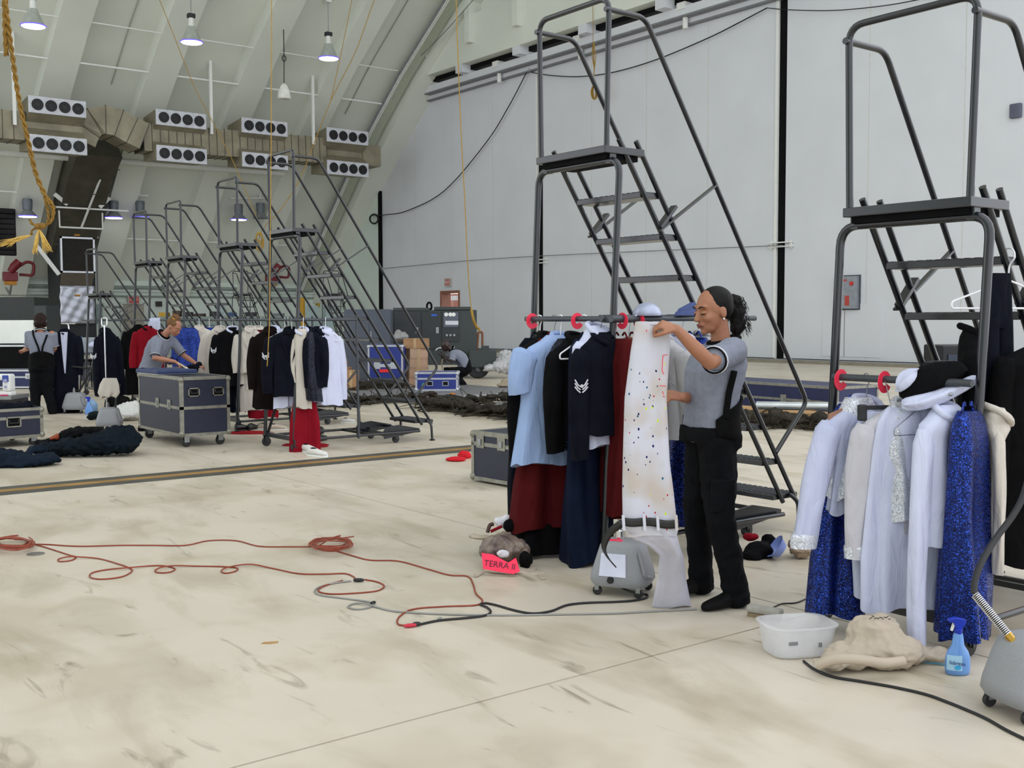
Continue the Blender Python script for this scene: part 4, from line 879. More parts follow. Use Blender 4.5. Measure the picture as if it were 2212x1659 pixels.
    # ---- back brace with shoulder straps
    if brace:
        P_ = []
        for j in range(7):
            row = []
            for i in range(25):
                a = R(-118+236*i/24); e = abs(a)/R(118); t = lerp(.02, lerp(.44, .16, e**1.6), j/6); hw = interp([(p[0], p[1], p[2]) for p in prof], 40); 
                u = min(hw, key=lambda r: abs(r[0]-t)); c = T(t)+tF*belly*sin(pi*min(max(t, 0), 1))
                row.append(c-tF*((u[2]*1.06*g+.022)*cos(a))+L_*((u[1]*1.06*g+.02)*sin(a)))
            P_.append(row)
        MB().grid(P_).build('back_brace', BRACE, root, 70, solid=.012)
        for q in ((-1, 1) if straps else ()):
            pts = []
            for t, xo, side in ((.34, .02*q, -1), (.52, .03*q, -1), (.72, .07*q, -1), (.88, .10*q, -1), (.96, .115*q, 0), (.88, .125*q, 1), (.70, .125*q, 1), (.5, .13*q, 1), (.3, .14*q, .8), (.16, .15*q, .7)):
                hw = interp(prof, 40); u = min(hw, key=lambda r: abs(r[0]-t)); k_ = (1-min(1, abs(xo)/(u[1]*1.1+.02))**2.2)**.5
                pts.append(T(t)+tF*belly*sin(pi*min(max(t, 0), 1))+L_*xo+tF*side*(u[2]*1.06*g+.020)*max(k_, .45)+ax*(.035 if side == 0 else 0))
            cp = curve(pts, 4); wv = [ (cp[min(i+1, len(cp)-1)]-cp[max(i-1, 0)]).normalized() for i in range(len(cp))]
            MB().grid([[p-L_*.014, p+L_*.014] for p in cp]).build('suspender', BRACE, root, 60, solid=.008)
    return root, body, P, M, T, tF, L_, prof
# ---------------------------------------------------------------- woman with the white trousers
D1 = 5.70
def w1(px, py, dd=0.): return V(px, py, D1+dd)
F1 = -RIGHT*.93-FWD0*.37
J1 = dict(pelvis=w1(1534, 945), chest=w1(1544, 830), neck=w1(1563, 741, .02), head=w1(1540, 671, -.01),
          sh=(w1(1583, 758, -.165), w1(1538, 755, .165)), el=(w1(1533, 783, -.42), w1(1508, 862, .17)), wr=(w1(1462, 712, -.45), w1(1474, 858, -.10)),
          hip=(w1(1548, 965, -.085), w1(1522, 965, .085)), kn=(w1(1556, 1120, -.14), w1(1508, 1115, .12)), an=(w1(1590, 1279, -.10), w1(1514, 1250, .16)), toe=(w1(1524, 1300, -.19), w1(1462, 1265, .08)))
hf = -RIGHT*.90-FWD0*.40-UPZ*.16
r1, b1, PH, MH, T1, tF1, LL1, pr1 = person('woman in grey polo shirt and black work trousers holding up white trousers', J1, F1, SKIN['tan'], HAIR['black'], .0052, headF=hf, headS=1.0, belly=.012, straps=False,
    hand=(dict(d=-RIGHT*.80+UPZ*.28+FWD0*.1, nrm=UPZ*.9-FWD0*.45-RIGHT*.2, thumb=-FWD0*.3-UPZ*.6, curl=(48, 52, 30), spread=5, tc=50), dict(d=-RIGHT*.85-FWD0*.3+UPZ*.15, nrm=-FWD0*.5+UPZ*.8, thumb=UPZ, curl=(50, 55, 30))))
# hair: smooth cap swept back into a frizzy ponytail
m = MB(); m.ell(PH(-.026, 0, .036), (.096, .082, .090), MH, 20, 14); m.ell(PH(-.045, 0, .01), (.072, .079, .075), MH, 18, 12); m.ell(PH(-.10, 0, .02), (.03, .035, .035), MH, 12, 8)
hc = blob(m, 'swept_back_hair', HAIR['black'], b1, .006, 4)
m = MB(); rnd = random.Random(7)
for p, r in (((-.125, 0, .035), .034), ((-.145, 0, .01), .046), ((-.150, 0, -.03), .052), ((-.145, 0, -.075), .050), ((-.135, 0, -.115), .043), ((-.125, 0, -.155), .030)): m.ell(PH(*p), (r, r*.95, r*1.1), MH, 14, 10)
pt = blob(m, 'ponytail', HAIR['black'], b1, .006, 2, tex=.03)
m = MB()
for k in range(170):
    a = rnd.uniform(0, 6.28); z = rnd.uniform(-.12, .05); r = (.034 if z > .02 else .046)*rnd.uniform(.75, 1.12)*(1-.35*max(0, (-z-.09)/.1)); x = -.145+r*cos(a); y = r*sin(a)*.95; zz = z
    pts = [PH(x-.01+rnd.uniform(-.004, .004)+.003*j*cos(a), y+.003*j*sin(a)+rnd.uniform(-.004, .004), zz-.013*j) for j in range(5)]; m.tube(pts, [.0016, .0016, .0014, .001, .0005], 4)
m.build('loose_strands', HAIR['black'], b1, kind='stuff')
MB().lathe([(.020, -.008), (.026, -.004), (.026, .004), (.020, .008)], 14, MH @ Matrix.Rotation(R(70), 3, 'Y'), PH(-.108, 0, .035)).build('hair_tie', mat('pale_blue_band', '8f9bd0', .6), b1, 60)
MB().ell(PH(-.004, .084, -.045), (.006, .005, .008), MH, 8, 6).build('earring', M_CHROME, b1, 60)
cp = []
for t_ in (.66, .58, .5, .42, .34, .26, .18):
    u = min(interp(pr1, 40), key=lambda r: abs(r[0]-t_)); cp.append(T1(t_)+LL1*(u[1]*1.06+.022)+tF1*.025)
MB().grid([[p-tF1*.017, p+tF1*.017] for p in curve(cp, 3)]).build('suspender', BRACE, r1, 60, solid=.008)
# cargo pocket flap
q = J1['hip'][0]*.35+J1['kn'][0]*.65
Mf = frame((0, 0, 0), RIGHT*.9+FWD0*.3, UPZ).to_3x3(); MB().box(q-FWD0*.075+RIGHT*.005, (.13, .17, .03), Mf).build('cargo_pocket', PANTS, r1, bevel=.01)
# ---------------------------------------------------------------- white trousers held upside down
D2 = D1-.37
def pv(px, py, dd=0.): return V(px, py, D2+dd)
tw = thing('trousers', 'paint spattered white trousers held upside down by the woman', 'trousers', tuple(pv(1412, 1140)), 0, absolute=True)
def panel(rows, seed, amp, n=30, thick=.03, sp=0.):
    """rows (y, x left, x right, depth): flat tube of cloth seen face on"""
    rnd = random.Random(seed); ph = [rnd.uniform(0, 6.28) for _ in range(5)]; out = []; rows = interp(rows, 40)
    for j, (py, a, b, dd) in enumerate(rows):
        t = j/40; r = []
        for i in range(n):
            q = 2*pi*i/n; u = .5+.5*math.copysign(abs(cos(q))**.8, cos(q)); w_ = math.copysign(abs(sin(q))**.7, sin(q)); f = amp*(sin(9*u+ph[0]+2*t)+.6*sin(17*u+ph[1]-3*t)+.5*sin(4*u+7*t+ph[2]))
            r.append(pv(lerp(a, b, u), py+(3*sin(6*u+ph[3]) if j in (0, 40) else 0), dd+w_*thick*.5+f))
        out.append(r)
    return MB().loft(out)
def spatter():
    m = bpy.data.materials.new('paint_spattered_canvas'); m.use_nodes = True; nt = m.node_tree; b = nt.nodes['Principled BSDF']; b.inputs['Roughness'].default_value = .9; b.inputs['Specular IOR Level'].default_value = .1
    tc = nt.nodes.new('ShaderNodeTexCoord'); col = None
    base = nt.nodes.new('ShaderNodeTexNoise'); base.inputs['Scale'].default_value = 5; nt.links.new(tc.outputs['Object'], base.inputs['Vector'])
    rp = nt.nodes.new('ShaderNodeValToRGB'); rp.color_ramp.elements[0].position = .35; rp.color_ramp.elements[0].color = lin('bdb3ab')+(1,); rp.color_ramp.elements[1].position = .58; rp.color_ramp.elements[1].color = lin('c8c8d2')+(1,); nt.links.new(base.outputs['Fac'], rp.inputs['Fac']); cur = rp.outputs['Color']
    for k, (c, sc, th, off) in enumerate((('20265c', 34, .15, 0), ('c8dc3c', 30, .13, 7.3), ('b02a3a', 40, .13, 13.1), ('1f5a7a', 32, .13, 21.7))):
        mp = nt.nodes.new('ShaderNodeMapping'); mp.inputs['Location'].default_value = (off, off*.7, off*.3); mp.inputs['Scale'].default_value = (1, 1, .7); nt.links.new(tc.outputs['Object'], mp.inputs['Vector'])
        vo = nt.nodes.new('ShaderNodeTexVoronoi'); vo.inputs['Scale'].default_value = sc; nt.links.new(mp.outputs[0], vo.inputs['Vector'])
        nz = nt.nodes.new('ShaderNodeTexNoise'); nz.inputs['Scale'].default_value = 4; nt.links.new(mp.outputs[0], nz.inputs['Vector'])
        sm = nt.nodes.new('ShaderNodeMath'); sm.operation = 'MULTIPLY'; sm.inputs[1].default_value = .55; nt.links.new(nz.outputs['Fac'], sm.inputs[0])
        ls = nt.nodes.new('ShaderNodeMath'); ls.operation = 'LESS_THAN'; ls.inputs[1].default_value = th+.02; nt.links.new(vo.outputs['Distance'], ls.inputs[0])
        gt = nt.nodes.new('ShaderNodeMath'); gt.operation = 'GREATER_THAN'; gt.inputs[1].default_value = .57; nt.links.new(nz.outputs['Fac'], gt.inputs[0])
        mu = nt.nodes.new('ShaderNodeMath'); mu.operation = 'MULTIPLY'; nt.links.new(ls.outputs[0], mu.inputs[0]); nt.links.new(gt.outputs[0], mu.inputs[1])
        mx = nt.nodes.new('ShaderNodeMix'); mx.data_type = 'RGBA'; nt.links.new(mu.outputs[0], mx.inputs[0]); nt.links.new(cur, mx.inputs[6]); mx.inputs[7].default_value = lin(c)+(1,); cur = mx.outputs[2]
    nt.links.new(cur, b.inputs['Base Color']); return m
C_SPAT = spatter()
panel([(697, 1372, 1450, 0.), (760, 1362, 1447, .0), (860, 1349, 1440, 0.), (1000, 1345, 1447, 0.), (1060, 1344, 1455, 0.), (1125, 1345, 1462, 0.)], 3, .006, thick=.07).build('legs', C_SPAT, tw, 70)
panel([(1120, 1345, 1464, -.005), (1140, 1346, 1466, -.005), (1158, 1352, 1462, 0.)], 4, .004, thick=.08).build('waistband', C_SPAT, tw, 70)
P = [[pv(1344+i*6.15, 1117+.055*i*6+j*6+2*sin(i*.5), -.055-.004*sin(i*.7)) for i in range(21)] for j in range(4)]
bl = MB().grid(P).build('belt', mat('black_leather_belt', '15130f', .5), tw, 60, solid=.006)
for px in (1347, 1392, 1421, 1461): MB().bar(pv(px-1, 1113, -.062), pv(px+1, 1146, -.062), .014, .008, FWD0).build('belt_loop', C_SPAT, tw)
cp = curve([pv(1346, 1128, -.06), pv(1318, 1150, -.05), pv(1304, 1180, -.05), pv(1312, 1203, -.06), pv(1326, 1220, -.07)], 5); MB().grid([[p-UPZ*.014+RIGHT*.012, p+UPZ*.014-RIGHT*.012] for p in cp]).build('belt_end', MATS['black_leather_belt'], bl, 60, solid=.006)
panel([(1150, 1356, 1460, .0), (1166, 1368, 1465, .02), (1178, 1400, 1468, .05), (1200, 1425, 1476, .10), (1250, 1420, 1482, .19), (1312, 1408, 1494, .28)], 5, .010, thick=.09).build('hanging_lining', mat('white_lining', 'c0bfcc', .85, spec=.1), tw, 70)
MB().tube([pv(1404, 700, -.045), pv(1436, 702, -.045)], .002, 6).build('top_seam', C_WHT, tw)
# red chalk marks
mk = MB()
for a, b in (((1442, 766), (1432, 768)), ((1432, 768), (1430, 800)), ((1430, 800), (1434, 809)), ((1425, 833), (1438, 834)), ((1431, 845), (1433, 852)), ((1432, 855), (1436, 858)), ((1397, 712), (1396, 717))): mk.tube([pv(a[0], a[1], -.052), pv(b[0], b[1], -.052)], .0022, 6)
mk.build('red_chalk_mark', mat('red_chalk', 'e04a4a', .9), tw)
# scissors / seam tool in the far hand
o = MB().tube([w1(1462, 838, -.2), w1(1446, 822, -.2)], .004, 6).tube([w1(1463, 845, -.2), w1(1444, 826, -.2)], .003, 6).build('scissors', M_STEEL); tag(o, 'small metal scissors in the hand of the woman with white trousers', 'scissors')
# ---------------------------------------------------------------- person seen from behind
D3 = 17.45
def w2(px, py, dd=0.): return V(px, py, D3+dd)
F3 = FWD0*.95-RIGHT*.3
J3 = dict(pelvis=w2(91, 795), chest=w2(90, 753), neck=w2(88, 715), head=w2(87, 693),
          sh=(w2(67, 722), w2(112, 722)), el=(w2(61, 752, .08), w2(118, 752, .06)), wr=(w2(50, 757, .28), w2(108, 768, .25)),
          hip=(w2(81, 798), w2(101, 798)), kn=(w2(76, 843, -.02), w2(103, 843, 0)), an=(w2(77, 886, -.06), w2(113, 884, .0)), toe=(w2(70, 890, .12), w2(108, 888, .2)))
r3, b3, P3H, M3H, *_ = person('person with brown hair standing with back turned, in black brace and suspenders', J3, F3, SKIN['fair'], HAIR['brown'], .012, headF=FWD0*.9-RIGHT*.35-UPZ*.15, headS=1.0, fat=1.12,
    hand=(dict(d=-RIGHT*.6+FWD0*.6, nrm=UPZ, thumb=RIGHT, curl=(30, 40, 30)), dict(d=FWD0*.9-RIGHT*.3, nrm=UPZ, thumb=-RIGHT, curl=(30, 40, 30))))
m = MB(); m.ell(P3H(-.03, 0, .03), (.105, .10, .10), M3H, 18, 12); m.ell(P3H(-.055, 0, -.03), (.07, .09, .08), M3H, 18, 12); m.ell(P3H(-.03, .06, -.06), (.05, .045, .06), M3H); m.ell(P3H(-.03, -.06, -.06), (.05, .045, .06), M3H)
blob(m, 'bobbed_hair', HAIR['brown'], b3, .012, 3, tex=.02)
# ---------------------------------------------------------------- woman bending over the case
D4 = 14.75
def w3(px, py, dd=0.): return V(px, py, D4+dd)
F4 = RIGHT*.93-FWD0*.3
J4 = dict(pelvis=w3(320, 806), chest=w3(336, 764), neck=w3(353, 724, -.02), head=w3(376, 706, -.05),
          sh=(w3(373, 738, .14), w3(338, 740, -.17)), el=(w3(397, 768, .16), w3(335, 773, -.27)), wr=(w3(424, 786, .0), w3(378, 781, -.22)),
          hip=(w3(325, 812, .08), w3(316, 812, -.08)), kn=(w3(330, 868, .1), w3(318, 868, -.06)), an=(w3(332, 916, .15), w3(309, 925, -.02)), toe=(w3(352, 922, .1), w3(332, 934, -.1)))
r4, b4, P4H, M4H, *_ = person('woman with tied-up hair bending over the large road case in a grey polo shirt', J4, F4, SKIN['fair'], HAIR['blond'], .011, headF=RIGHT*.78-FWD0*.25-UPZ*.55, fat=1.0, brace=False,
    hand=(dict(d=RIGHT*.9-UPZ*.2, nrm=UPZ, thumb=-FWD0, curl=(30, 40, 30)), dict(d=RIGHT*.75-UPZ*.55, nrm=UPZ+RIGHT*.4, thumb=FWD0, curl=(35, 45, 30))))
m = MB(); m.ell(P4H(-.03, 0, .035), (.10, .086, .095), M4H, 18, 12); m.ell(P4H(-.05, 0, .13), (.05, .06, .045), M4H); m.ell(P4H(-.02, 0, .12), (.045, .05, .045), M4H); blob(m, 'tied_up_hair', HAIR['blond'], b4, .010, 3, tex=.02)
MB().tube([P4H(-.04+.045*cos(a), .05*sin(a), .105) for a in [2*pi*k/14 for k in range(15)]], .009, 6).build('hair_tie', mat('yellow_band', 'b8892a', .7), b4, 60)
# brush and dark cloth in her hands
t = thing('hand_brush', 'pale wooden brush held over the ironing board by the bending woman', 'brush', tuple(w3(393, 790, -.23)), 0, absolute=True)
MB().tube([w3(384, 784, -.23), w3(396, 791, -.23), w3(405, 798, -.23)], [.012, .014, .010], 8, round_=2).build('handle', mat('pale_wood', 'c9b49a', .5), t, 60); MB().tube([w3(401, 795, -.23), w3(407, 800, -.23)], [.018, .02], 8).build('bristles', M_WHITE, t, 60)
m = MB(); m.ell(w3(418, 792, -.02), (.09, .06, .035)); m.ell(w3(430, 787, -.02), (.05, .05, .045)); m.ell(w3(424, 800, -.06), (.03, .03, .09))
tag(blob(m, 'dark_cloth', C_NAVY, None, .012, 3, tex=.02), 'dark navy cloth bunched under the hand of the bending woman', 'cloth')
m = MB(); m.ell(w3(372, 781, -.1), (.10, .06, .05)); m.ell(w3(378, 772, -.1), (.05, .04, .06)); tag(blob(m, 'sequin_cloth', S_BLUE, None, .012, 3, tex=.03), 'royal blue sequin cloth lying on the ironing board', 'cloth')
# ---------------------------------------------------------------- crouching man
D5 = 24.3
def w4(px, py, dd=0.): return V(px, py, D5+dd)
F5 = -RIGHT*.93-FWD0*.3
J5 = dict(pelvis=w4(1006, 805), chest=w4(997, 777), neck=w4(976, 755), head=w4(963, 747, -.02),
          sh=(w4(980, 762, -.17), w4(976, 762, .17)), el=(w4(976, 781, -.25), w4(960, 780, .2)), wr=(w4(959, 768, -.15), w4(955, 771, .0)),
          hip=(w4(1004, 806, -.10), w4(1004, 806, .10)), kn=(w4(970, 797, -.2), w4(962, 800, .12)), an=(w4(1000, 830, -.12), w4(975, 831, .12)), toe=(w4(980, 833, -.2), w4(957, 833, .05)))
r5, b5, P5H, M5H, *_ = person('crouching man with shaved head in grey polo shirt beside the generator', J5, F5, SKIN['dark'], HAIR['black'], .014, headF=-RIGHT*.8-FWD0*.2-UPZ*.5, headS=1.02, fat=1.12, brace=True,
    hand=(dict(d=-RIGHT*.5+UPZ*.8, nrm=RIGHT, thumb=FWD0, curl=(30, 40, 30)), dict(d=-RIGHT*.5+UPZ*.7, nrm=RIGHT, thumb=-FWD0, curl=(30, 40, 30))))
# ================================================================== OVERHEAD
bm_ = struct(MB().b2((2.0, -2, 20.6), (5.2, 30, 21.4)).build('trim_3', M_ROOF)); bm_['label'] = 'steel girder high above the floor that carries the hanging ropes'
def deckz(y, off=0.):
    for (a, b), (c, d) in zip(PROF, PROF[1:]):
        if c <= y <= a: return lerp(b, d, (y-a)/(c-a))-off
    return PROF[-1][1]-off
# ---- air duct with twin nozzle boxes
DY = 46.0
duct = thing('air_duct', 'long galvanized air duct running below the sloping roof', 'duct', (13, 47, 0), 0, absolute=True)
def dbox(name, pts, w, h, m=None, seams=0):
    """rectangular duct along a path of points; w horizontal half width (Y), h half height"""
    pts = [Vector(p) for p in pts]; rings = []; fr = []
    for i, p in enumerate(pts):
        t = (pts[min(i+1, len(pts)-1)]-pts[max(i-1, 0)]).normalized(); y = Vector((0, 1, 0)); n = t.cross(y).normalized(); rings.append([p+y*a*w+n*b*h for a, b in ((-1, -1), (1, -1), (1, 1), (-1, 1))]); fr.append((p, t, y, n))
    o = MB().loft(rings).build(name, m or M_GALV, duct)
    if seams:
        sm = MB()
        for i, (p, t, y, n) in enumerate(fr):
            sm.loft([[p+t*d+y*a*(w+.02)+n*b*(h+.02) for a, b in ((-1, -1), (1, -1), (1, 1), (-1, 1))] for d in (-.012, .012)])
        sm.build('standing_seam', M_GALVD, o)
    return o
def line(a, b, n): a = Vector(a); b = Vector(b); return [a+(b-a)*i/n for i in range(n+1)]
zc = 9.28
dbox('duct_run', line((8, DY+.95, zc-.1), (11.3, DY+.95, zc-.1), 8), .62, .55, seams=1)
dbox('duct_run', line((16.0, DY+.9, zc-.05), (24.6, DY+.9, zc+.15), 24), .60, .58, seams=1)
ce = Vector((13.75, DY+.9, zc)); 
dbox('elbow', [(13.6, DY+1.5, zc-.4), (13.8, DY+1.45, zc+.1), (14.1, DY+1.35, zc+.42), (14.5, DY+1.2, zc+.52), (15.0, DY+1.05, zc+.42), (15.5, DY+.95, zc+.15), (16.0, DY+.9, zc-.05)], .72, .58, seams=1)
dbox('duct_run', [(26.6, DY+.9, zc+.15), (27.6, DY+.9, zc+.15)], .5, .5)
for k, xc in enumerate((12.47, 17.52, 21.35, 25.55)):
    w = 1.1; z0 = zc+.05*(k > 0)+.06*(k > 1)
    sec = [(DY+.05, -1.08), (DY+.02, -.46), (DY+.5, -.12), (DY+.5, .12), (DY+.02, .42), (DY+.05, 1.04), (DY+1.5, .9), (DY+1.6, -.95)]
    bx_ = MB().prism([(0, y, z0+z) for y, z in sec], (xc-w, 0, 0), (xc+w, 0, 0)).build('plenum_box', M_GALV, duct)
    for s_ in (-1, 1):
        c = z0+(.73 if s_ > 0 else -.77)
        pn = MB().b2((xc-w, DY-.06, c-.33), (xc+w, DY+.03, c+.33)).build('nozzle_panel', mat('pale_grey_panel', 'c9ccd4', .5), bx_, bevel=.02)
        nz = MB(); rg = MB()
        for q in range(4):
            x = xc-w+.33+.515*q; Mx = Matrix.Rotation(R(90), 3, 'X')
            nz.lathe([(.225, .065), (.225, .085)], 20, Mx, (x, DY, c))
            for r_ in (.21, .13, .06): rg.tube([(x+r_*cos(a), DY-.095, c+r_*sin(a)) for a in [2*pi*i/18 for i in range(19)]], .012, 5)
        # one mesh per nozzle
        for q in range(4):
            x = xc-w+.33+.515*q; Mx = Matrix.Rotation(R(90), 3, 'X'); n_ = MB().lathe([(.0, .06), (.225, .06), (.225, .085), (.0, .085)], 20, Mx, (x, DY, c))
            for r_ in (.2, .12): n_.tube([(x+r_*cos(a), DY-.09, c+r_*sin(a)) for a in [2*pi*i/16 for i in range(17)]], .014, 5)
            n_.build('round_nozzle', mat('black_nozzle', '0c0d12', .5), pn) if False else n_.build('round_nozzle', mat('black_nozzle', '0c0d12', .5), bx_)
# riser down the slope and the column
rs = [(14.9, 49.0, 9.0), (14.9, 50.5, 8.1), (14.9, 52.2, 6.5), (14.9, 53.6, 5.0)]
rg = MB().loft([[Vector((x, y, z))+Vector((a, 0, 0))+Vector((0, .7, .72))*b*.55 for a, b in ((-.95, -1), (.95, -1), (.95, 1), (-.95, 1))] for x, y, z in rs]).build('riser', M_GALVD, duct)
for y, z in ((49.5, 8.55), (50.8, 7.55), (52.0, 6.45), (53., 5.4)):
    MB().bar((13.93, y-.42, z-.42), (15.87, y-.42, z-.42), .05, .03).build('riser_seam', mat('seam_dark', '35322a', .7), rg)
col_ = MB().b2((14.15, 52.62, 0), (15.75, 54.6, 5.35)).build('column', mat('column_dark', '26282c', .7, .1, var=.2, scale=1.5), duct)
fp = MB().b2((14.22, 52.5, 3.75), (15.68, 52.62, 5.3)).build('access_panel', mat('panel_dark', '2e2b27', .8), duct)
fr = MB()
for a, b in (((14.18, 3.70), (15.72, 3.78)), ((14.18, 5.27), (15.72, 5.35)), ((14.18, 3.7), (14.26, 5.35)), ((15.64, 3.7), (15.72, 5.35))): fr.b2((a[0], 52.46, a[1]), (b[0], 52.6, b[1]))
fr.build('foil_edge', M_ALUB, fp)
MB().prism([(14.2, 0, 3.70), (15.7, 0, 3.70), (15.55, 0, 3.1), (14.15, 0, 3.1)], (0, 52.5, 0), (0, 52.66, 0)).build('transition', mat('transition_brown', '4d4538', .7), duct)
P = [[(14.1+1.55*i/14+.02*sin(j), 52.45-.018*sin(i*1.3+j*.8)-.012*sin(i*.6-j*1.7), 3.1-1.75*j/16) for i in range(15)] for j in range(17)]
MB().grid(P).build('foil_sheet', mat('crinkled_foil', 'b4b7c2', .38, .7, var=.1, scale=3), duct, 60, solid=.02)
MB().b2((14.75, 52.36, 2.62), (14.98, 52.40, 2.70)).b2((14.8, 52.4, 5.40), (15.05, 52.44, 5.50)).build('warning_label', mat('orange_label', 'b07a20', .6), duct)
for a, b in (((13.7, 51.2, 6.55), (16.9, 51.2, 6.55)), ((14.0, 51.8, 5.72), (15.9, 51.8, 5.72)), ((13.85, 51.3, 6.4), (14.0, 51.8, 5.72)), ((15.75, 51.3, 6.4), (15.9, 51.8, 5.72)), ((15.4, 49.6, 8.3), (14.95, 51.8, 5.75))):
    MB().bar(a, b, .07, .07).build('support_strut', M_WHITE, duct)
for a, b in (((13.6, 51., 7.1), (14.2, 51.2, 6.7)), ((15.6, 51.2, 6.65), (16., 51., 7.1)), ((13.3, 53.0, 4.9), (14.1, 52.5, 3.6))): MB().bar(a, b, .05, .18, (1, 0, 0)).build('support_strut', M_WHITE, duct)
for px, py0, py1 in ((32, 62, 270), (457, 88, 290), (677, 224, 312)):
    a = PY(px, py1, DY+.2); MB().b2((a.x-.06, a.y-.05, a.z), (a.x+.06, a.y+.05, deckz(a.y, 0)+.05)).build('hanger_strut', M_WHITE, duct)
# ---- pipes on the roof
def pipe(lab, pts, r, m=None):
    o = MB().tube(pts, r, 8).build('roof_pipe', m or M_WHITE, None, 50); return tag(o, lab, 'pipe')
pipe('thick white pipe running below the air duct', [(-4, 50.25, 8.4), (24.2, 50.0, 8.72)], .13)
y = 46.3; pipe('thin white conduit crossing the roof ribs above the air duct', [(-4, y, deckz(y, .72)), (27.6, y, deckz(y, .72))], .045)
y = 44.6; pipe('thin conduit crossing the upper roof ribs', [(8, y, deckz(y, .70)), (27.5, y, deckz(y, .70))], .03)
y = 53.6; pipe('white conduit low on the roof slope above the exit door', [(15.8, y, deckz(y, .66)), (26, y, deckz(y, .66))], .035)
for px, lab in ((285, 'thin pale conduit up the roof left of the second lit lamp'), (360, 'thin pale conduit up the roof beside the second lit lamp'), (740, 'thin pale conduit up the roof right of the white pendant'), (805, 'thin pale conduit up the roof beside the end rib')): a = PY(px, 120, 45); pipe(lab, [(a.x, yy, deckz(yy, .05)) for yy in (47.7, 45.2, 42.5, 40)], .022, mat('light_conduit', 'a4a99c', .6))['group'] = 'thin conduits up the roof'
# ---- high-bay lamps
M_LENS = mat('lit_lamp_lens', 'ffffff', .3, emit='f4f2ff', es=7.); M_LENS2 = mat('dim_lamp_lens', 'e8f4e0', .3, emit='e8f8e4', es=3.)
M_VIO = mat('violet_rim', '6a5ad8', .4, emit='5a48e0', es=1.0); M_BELL = mat('lamp_bell', 'aab0a8', .5, .1); M_BELL2 = mat('grey_lamp_bell', '83888a', .45, .3)
def lamp(lab, p, lit=2, small=False, top=None):
    t = thing('high_bay_lamp', lab, 'lamp', tuple(p), 0, 'high bay lamps under the roof'); s = .78 if small else 1.
    if small:
        MB().lathe([(.0, .78), (.2, .78), (.22, .7), (.20, .32), (.0, .32)], 16).build('ballast_can', mat('ballast_grey', '6e757c', .5, .3), t, 40)
        MB().lathe([(.0, .34), (.17, .34), (.2, .25), (.34, .1), (.40, 0), (.37, 0), (.17, .28), (0, .28)], 24).build('reflector', M_BELL2, t, 50); r = .38
    else:
        MB().b2((-.14, -.12, .95), (.14, .12, 1.12)).build('ballast_box', mat('lamp_box_black', '1a1c22', .5), t, bevel=.02); MB().lathe([(0, .95), (.1, .95), (.12, .62), (.0, .62)], 14).build('neck', M_WHITE, t, 40)
        MB().lathe([(.0, .62), (.15, .62), (.22, .45), (.36, .12), (.43, 0), (.40, 0), (.2, .4), (0, .5)], 24).build('reflector', M_BELL, t, 50); r = .41
    if lit: MB().lathe([(0, -.03), (r*.92, -.02), (r, .0), (r*.92, .015), (0, .015)], 24).build('lens', M_LENS if lit > 1 else M_LENS2, t, 50)
    if lit: MB().tube([((r+.02)*cos(a), (r+.02)*sin(a), .02) for a in [2*pi*i/24 for i in range(25)]], .022, 6).build('rim', M_VIO, t, 50)
    zt = (top if top else deckz(p[1]))-p[2]; MB().tube([(0, 0, .7 if small else 1.1), (0, 0, zt-.03)], .018, 6).build('chain', M_STEEL, t)
    if not small: MB().b2((-.12, -.1, zt-.3), (.12, .1, zt-.08)).build('mount', M_WHITE, t)
    return t
for px, py, lab in ((72, 57, 'lit lamp with white bell beside the thick yellow rope'), (414, 92, 'lit lamp with white bell above the second nozzle box'), (710, 127, 'lit lamp with white bell above the end nozzle box')):
    d_ = ray(px, py-85 if px > 80 else py-60); yb = 42.4; p = PY(px, py, yb); lamp(lab, p)
lr = []
for px, py, lit, lab in ((60, 468, 2, 'lit grey lamp beside the black louvre'), (246, 471, 2, 'lit grey lamp just right of the dark riser duct'), (303, 470, 1, 'dim grey lamp between the riser duct and the second ladder'), (516, 475, 1, 'dim grey lamp seen through the ladder guard rails'), (563, 472, 0, 'unlit grey lamp beside the coiled yellow rope')):
    p = PY(px, py, 51.8); lamp(lab, p, lit, True, p[2]+1.05); lr.append(p)
for i, j in ((1, 2), (3, 4)):
    o = MB().bar(lr[i]+Vector((-.4, 0, 1.05)), lr[j]+Vector((.4, 0, 1.05)), .05, .05).build('lamp_bar', M_WHITE); tag(o, 'white bar carrying the grey lamps %s' % ('beside the riser duct' if i == 1 else 'behind the ladder guard rails'), 'bar')
    for k in (i, j): MB().b2(lr[k]+Vector((-.03, 0, 1.05)), lr[k]+Vector((.03, .06, deckz(51.8)-lr[k].z)) if False else lr[k]+Vector((.03, .06, deckz(51.8)-lr[k].z-.02))).build('drop', M_WHITE, o)
o = MB().bar(lr[0]+Vector((-2.2, 0, 1.05)), lr[0]+Vector((.6, 0, 1.05)), .05, .05).build('lamp_bar', M_WHITE); tag(o, 'white bar carrying the lamp beside the black louvre', 'bar'); MB().b2(lr[0]+Vector((-.03, 0, 1.05)), lr[0]+Vector((.03, .06, deckz(51.8)-lr[0].z-.02))).build('drop', M_WHITE, o)
p = PY(614, 214, 43.5)
t = thing('pendant', 'unlit white teardrop pendant hanging on a dark cord', 'pendant', tuple(p), 0)
MB().lathe([(.0, 0), (.26, .0), (.28, .06), (.25, .3), (.15, .55), (.06, .66), (0, .67)], 20).build('shade', mat('white_glass', 'e2e2dc', .4), t, 50); MB().tube([(0, 0, .66), (.02, 0, 1.7), (.02, 0, deckz(p.y)-p.z-.03)], .02, 6).build('cord', M_RUB, t)
MB().tube([(.02+.09*cos(a), 0, 1.72+.12*sin(a)) for a in [2*pi*i/14 for i in range(15)]], .02, 6).build('cord_loop', M_RUB, t)
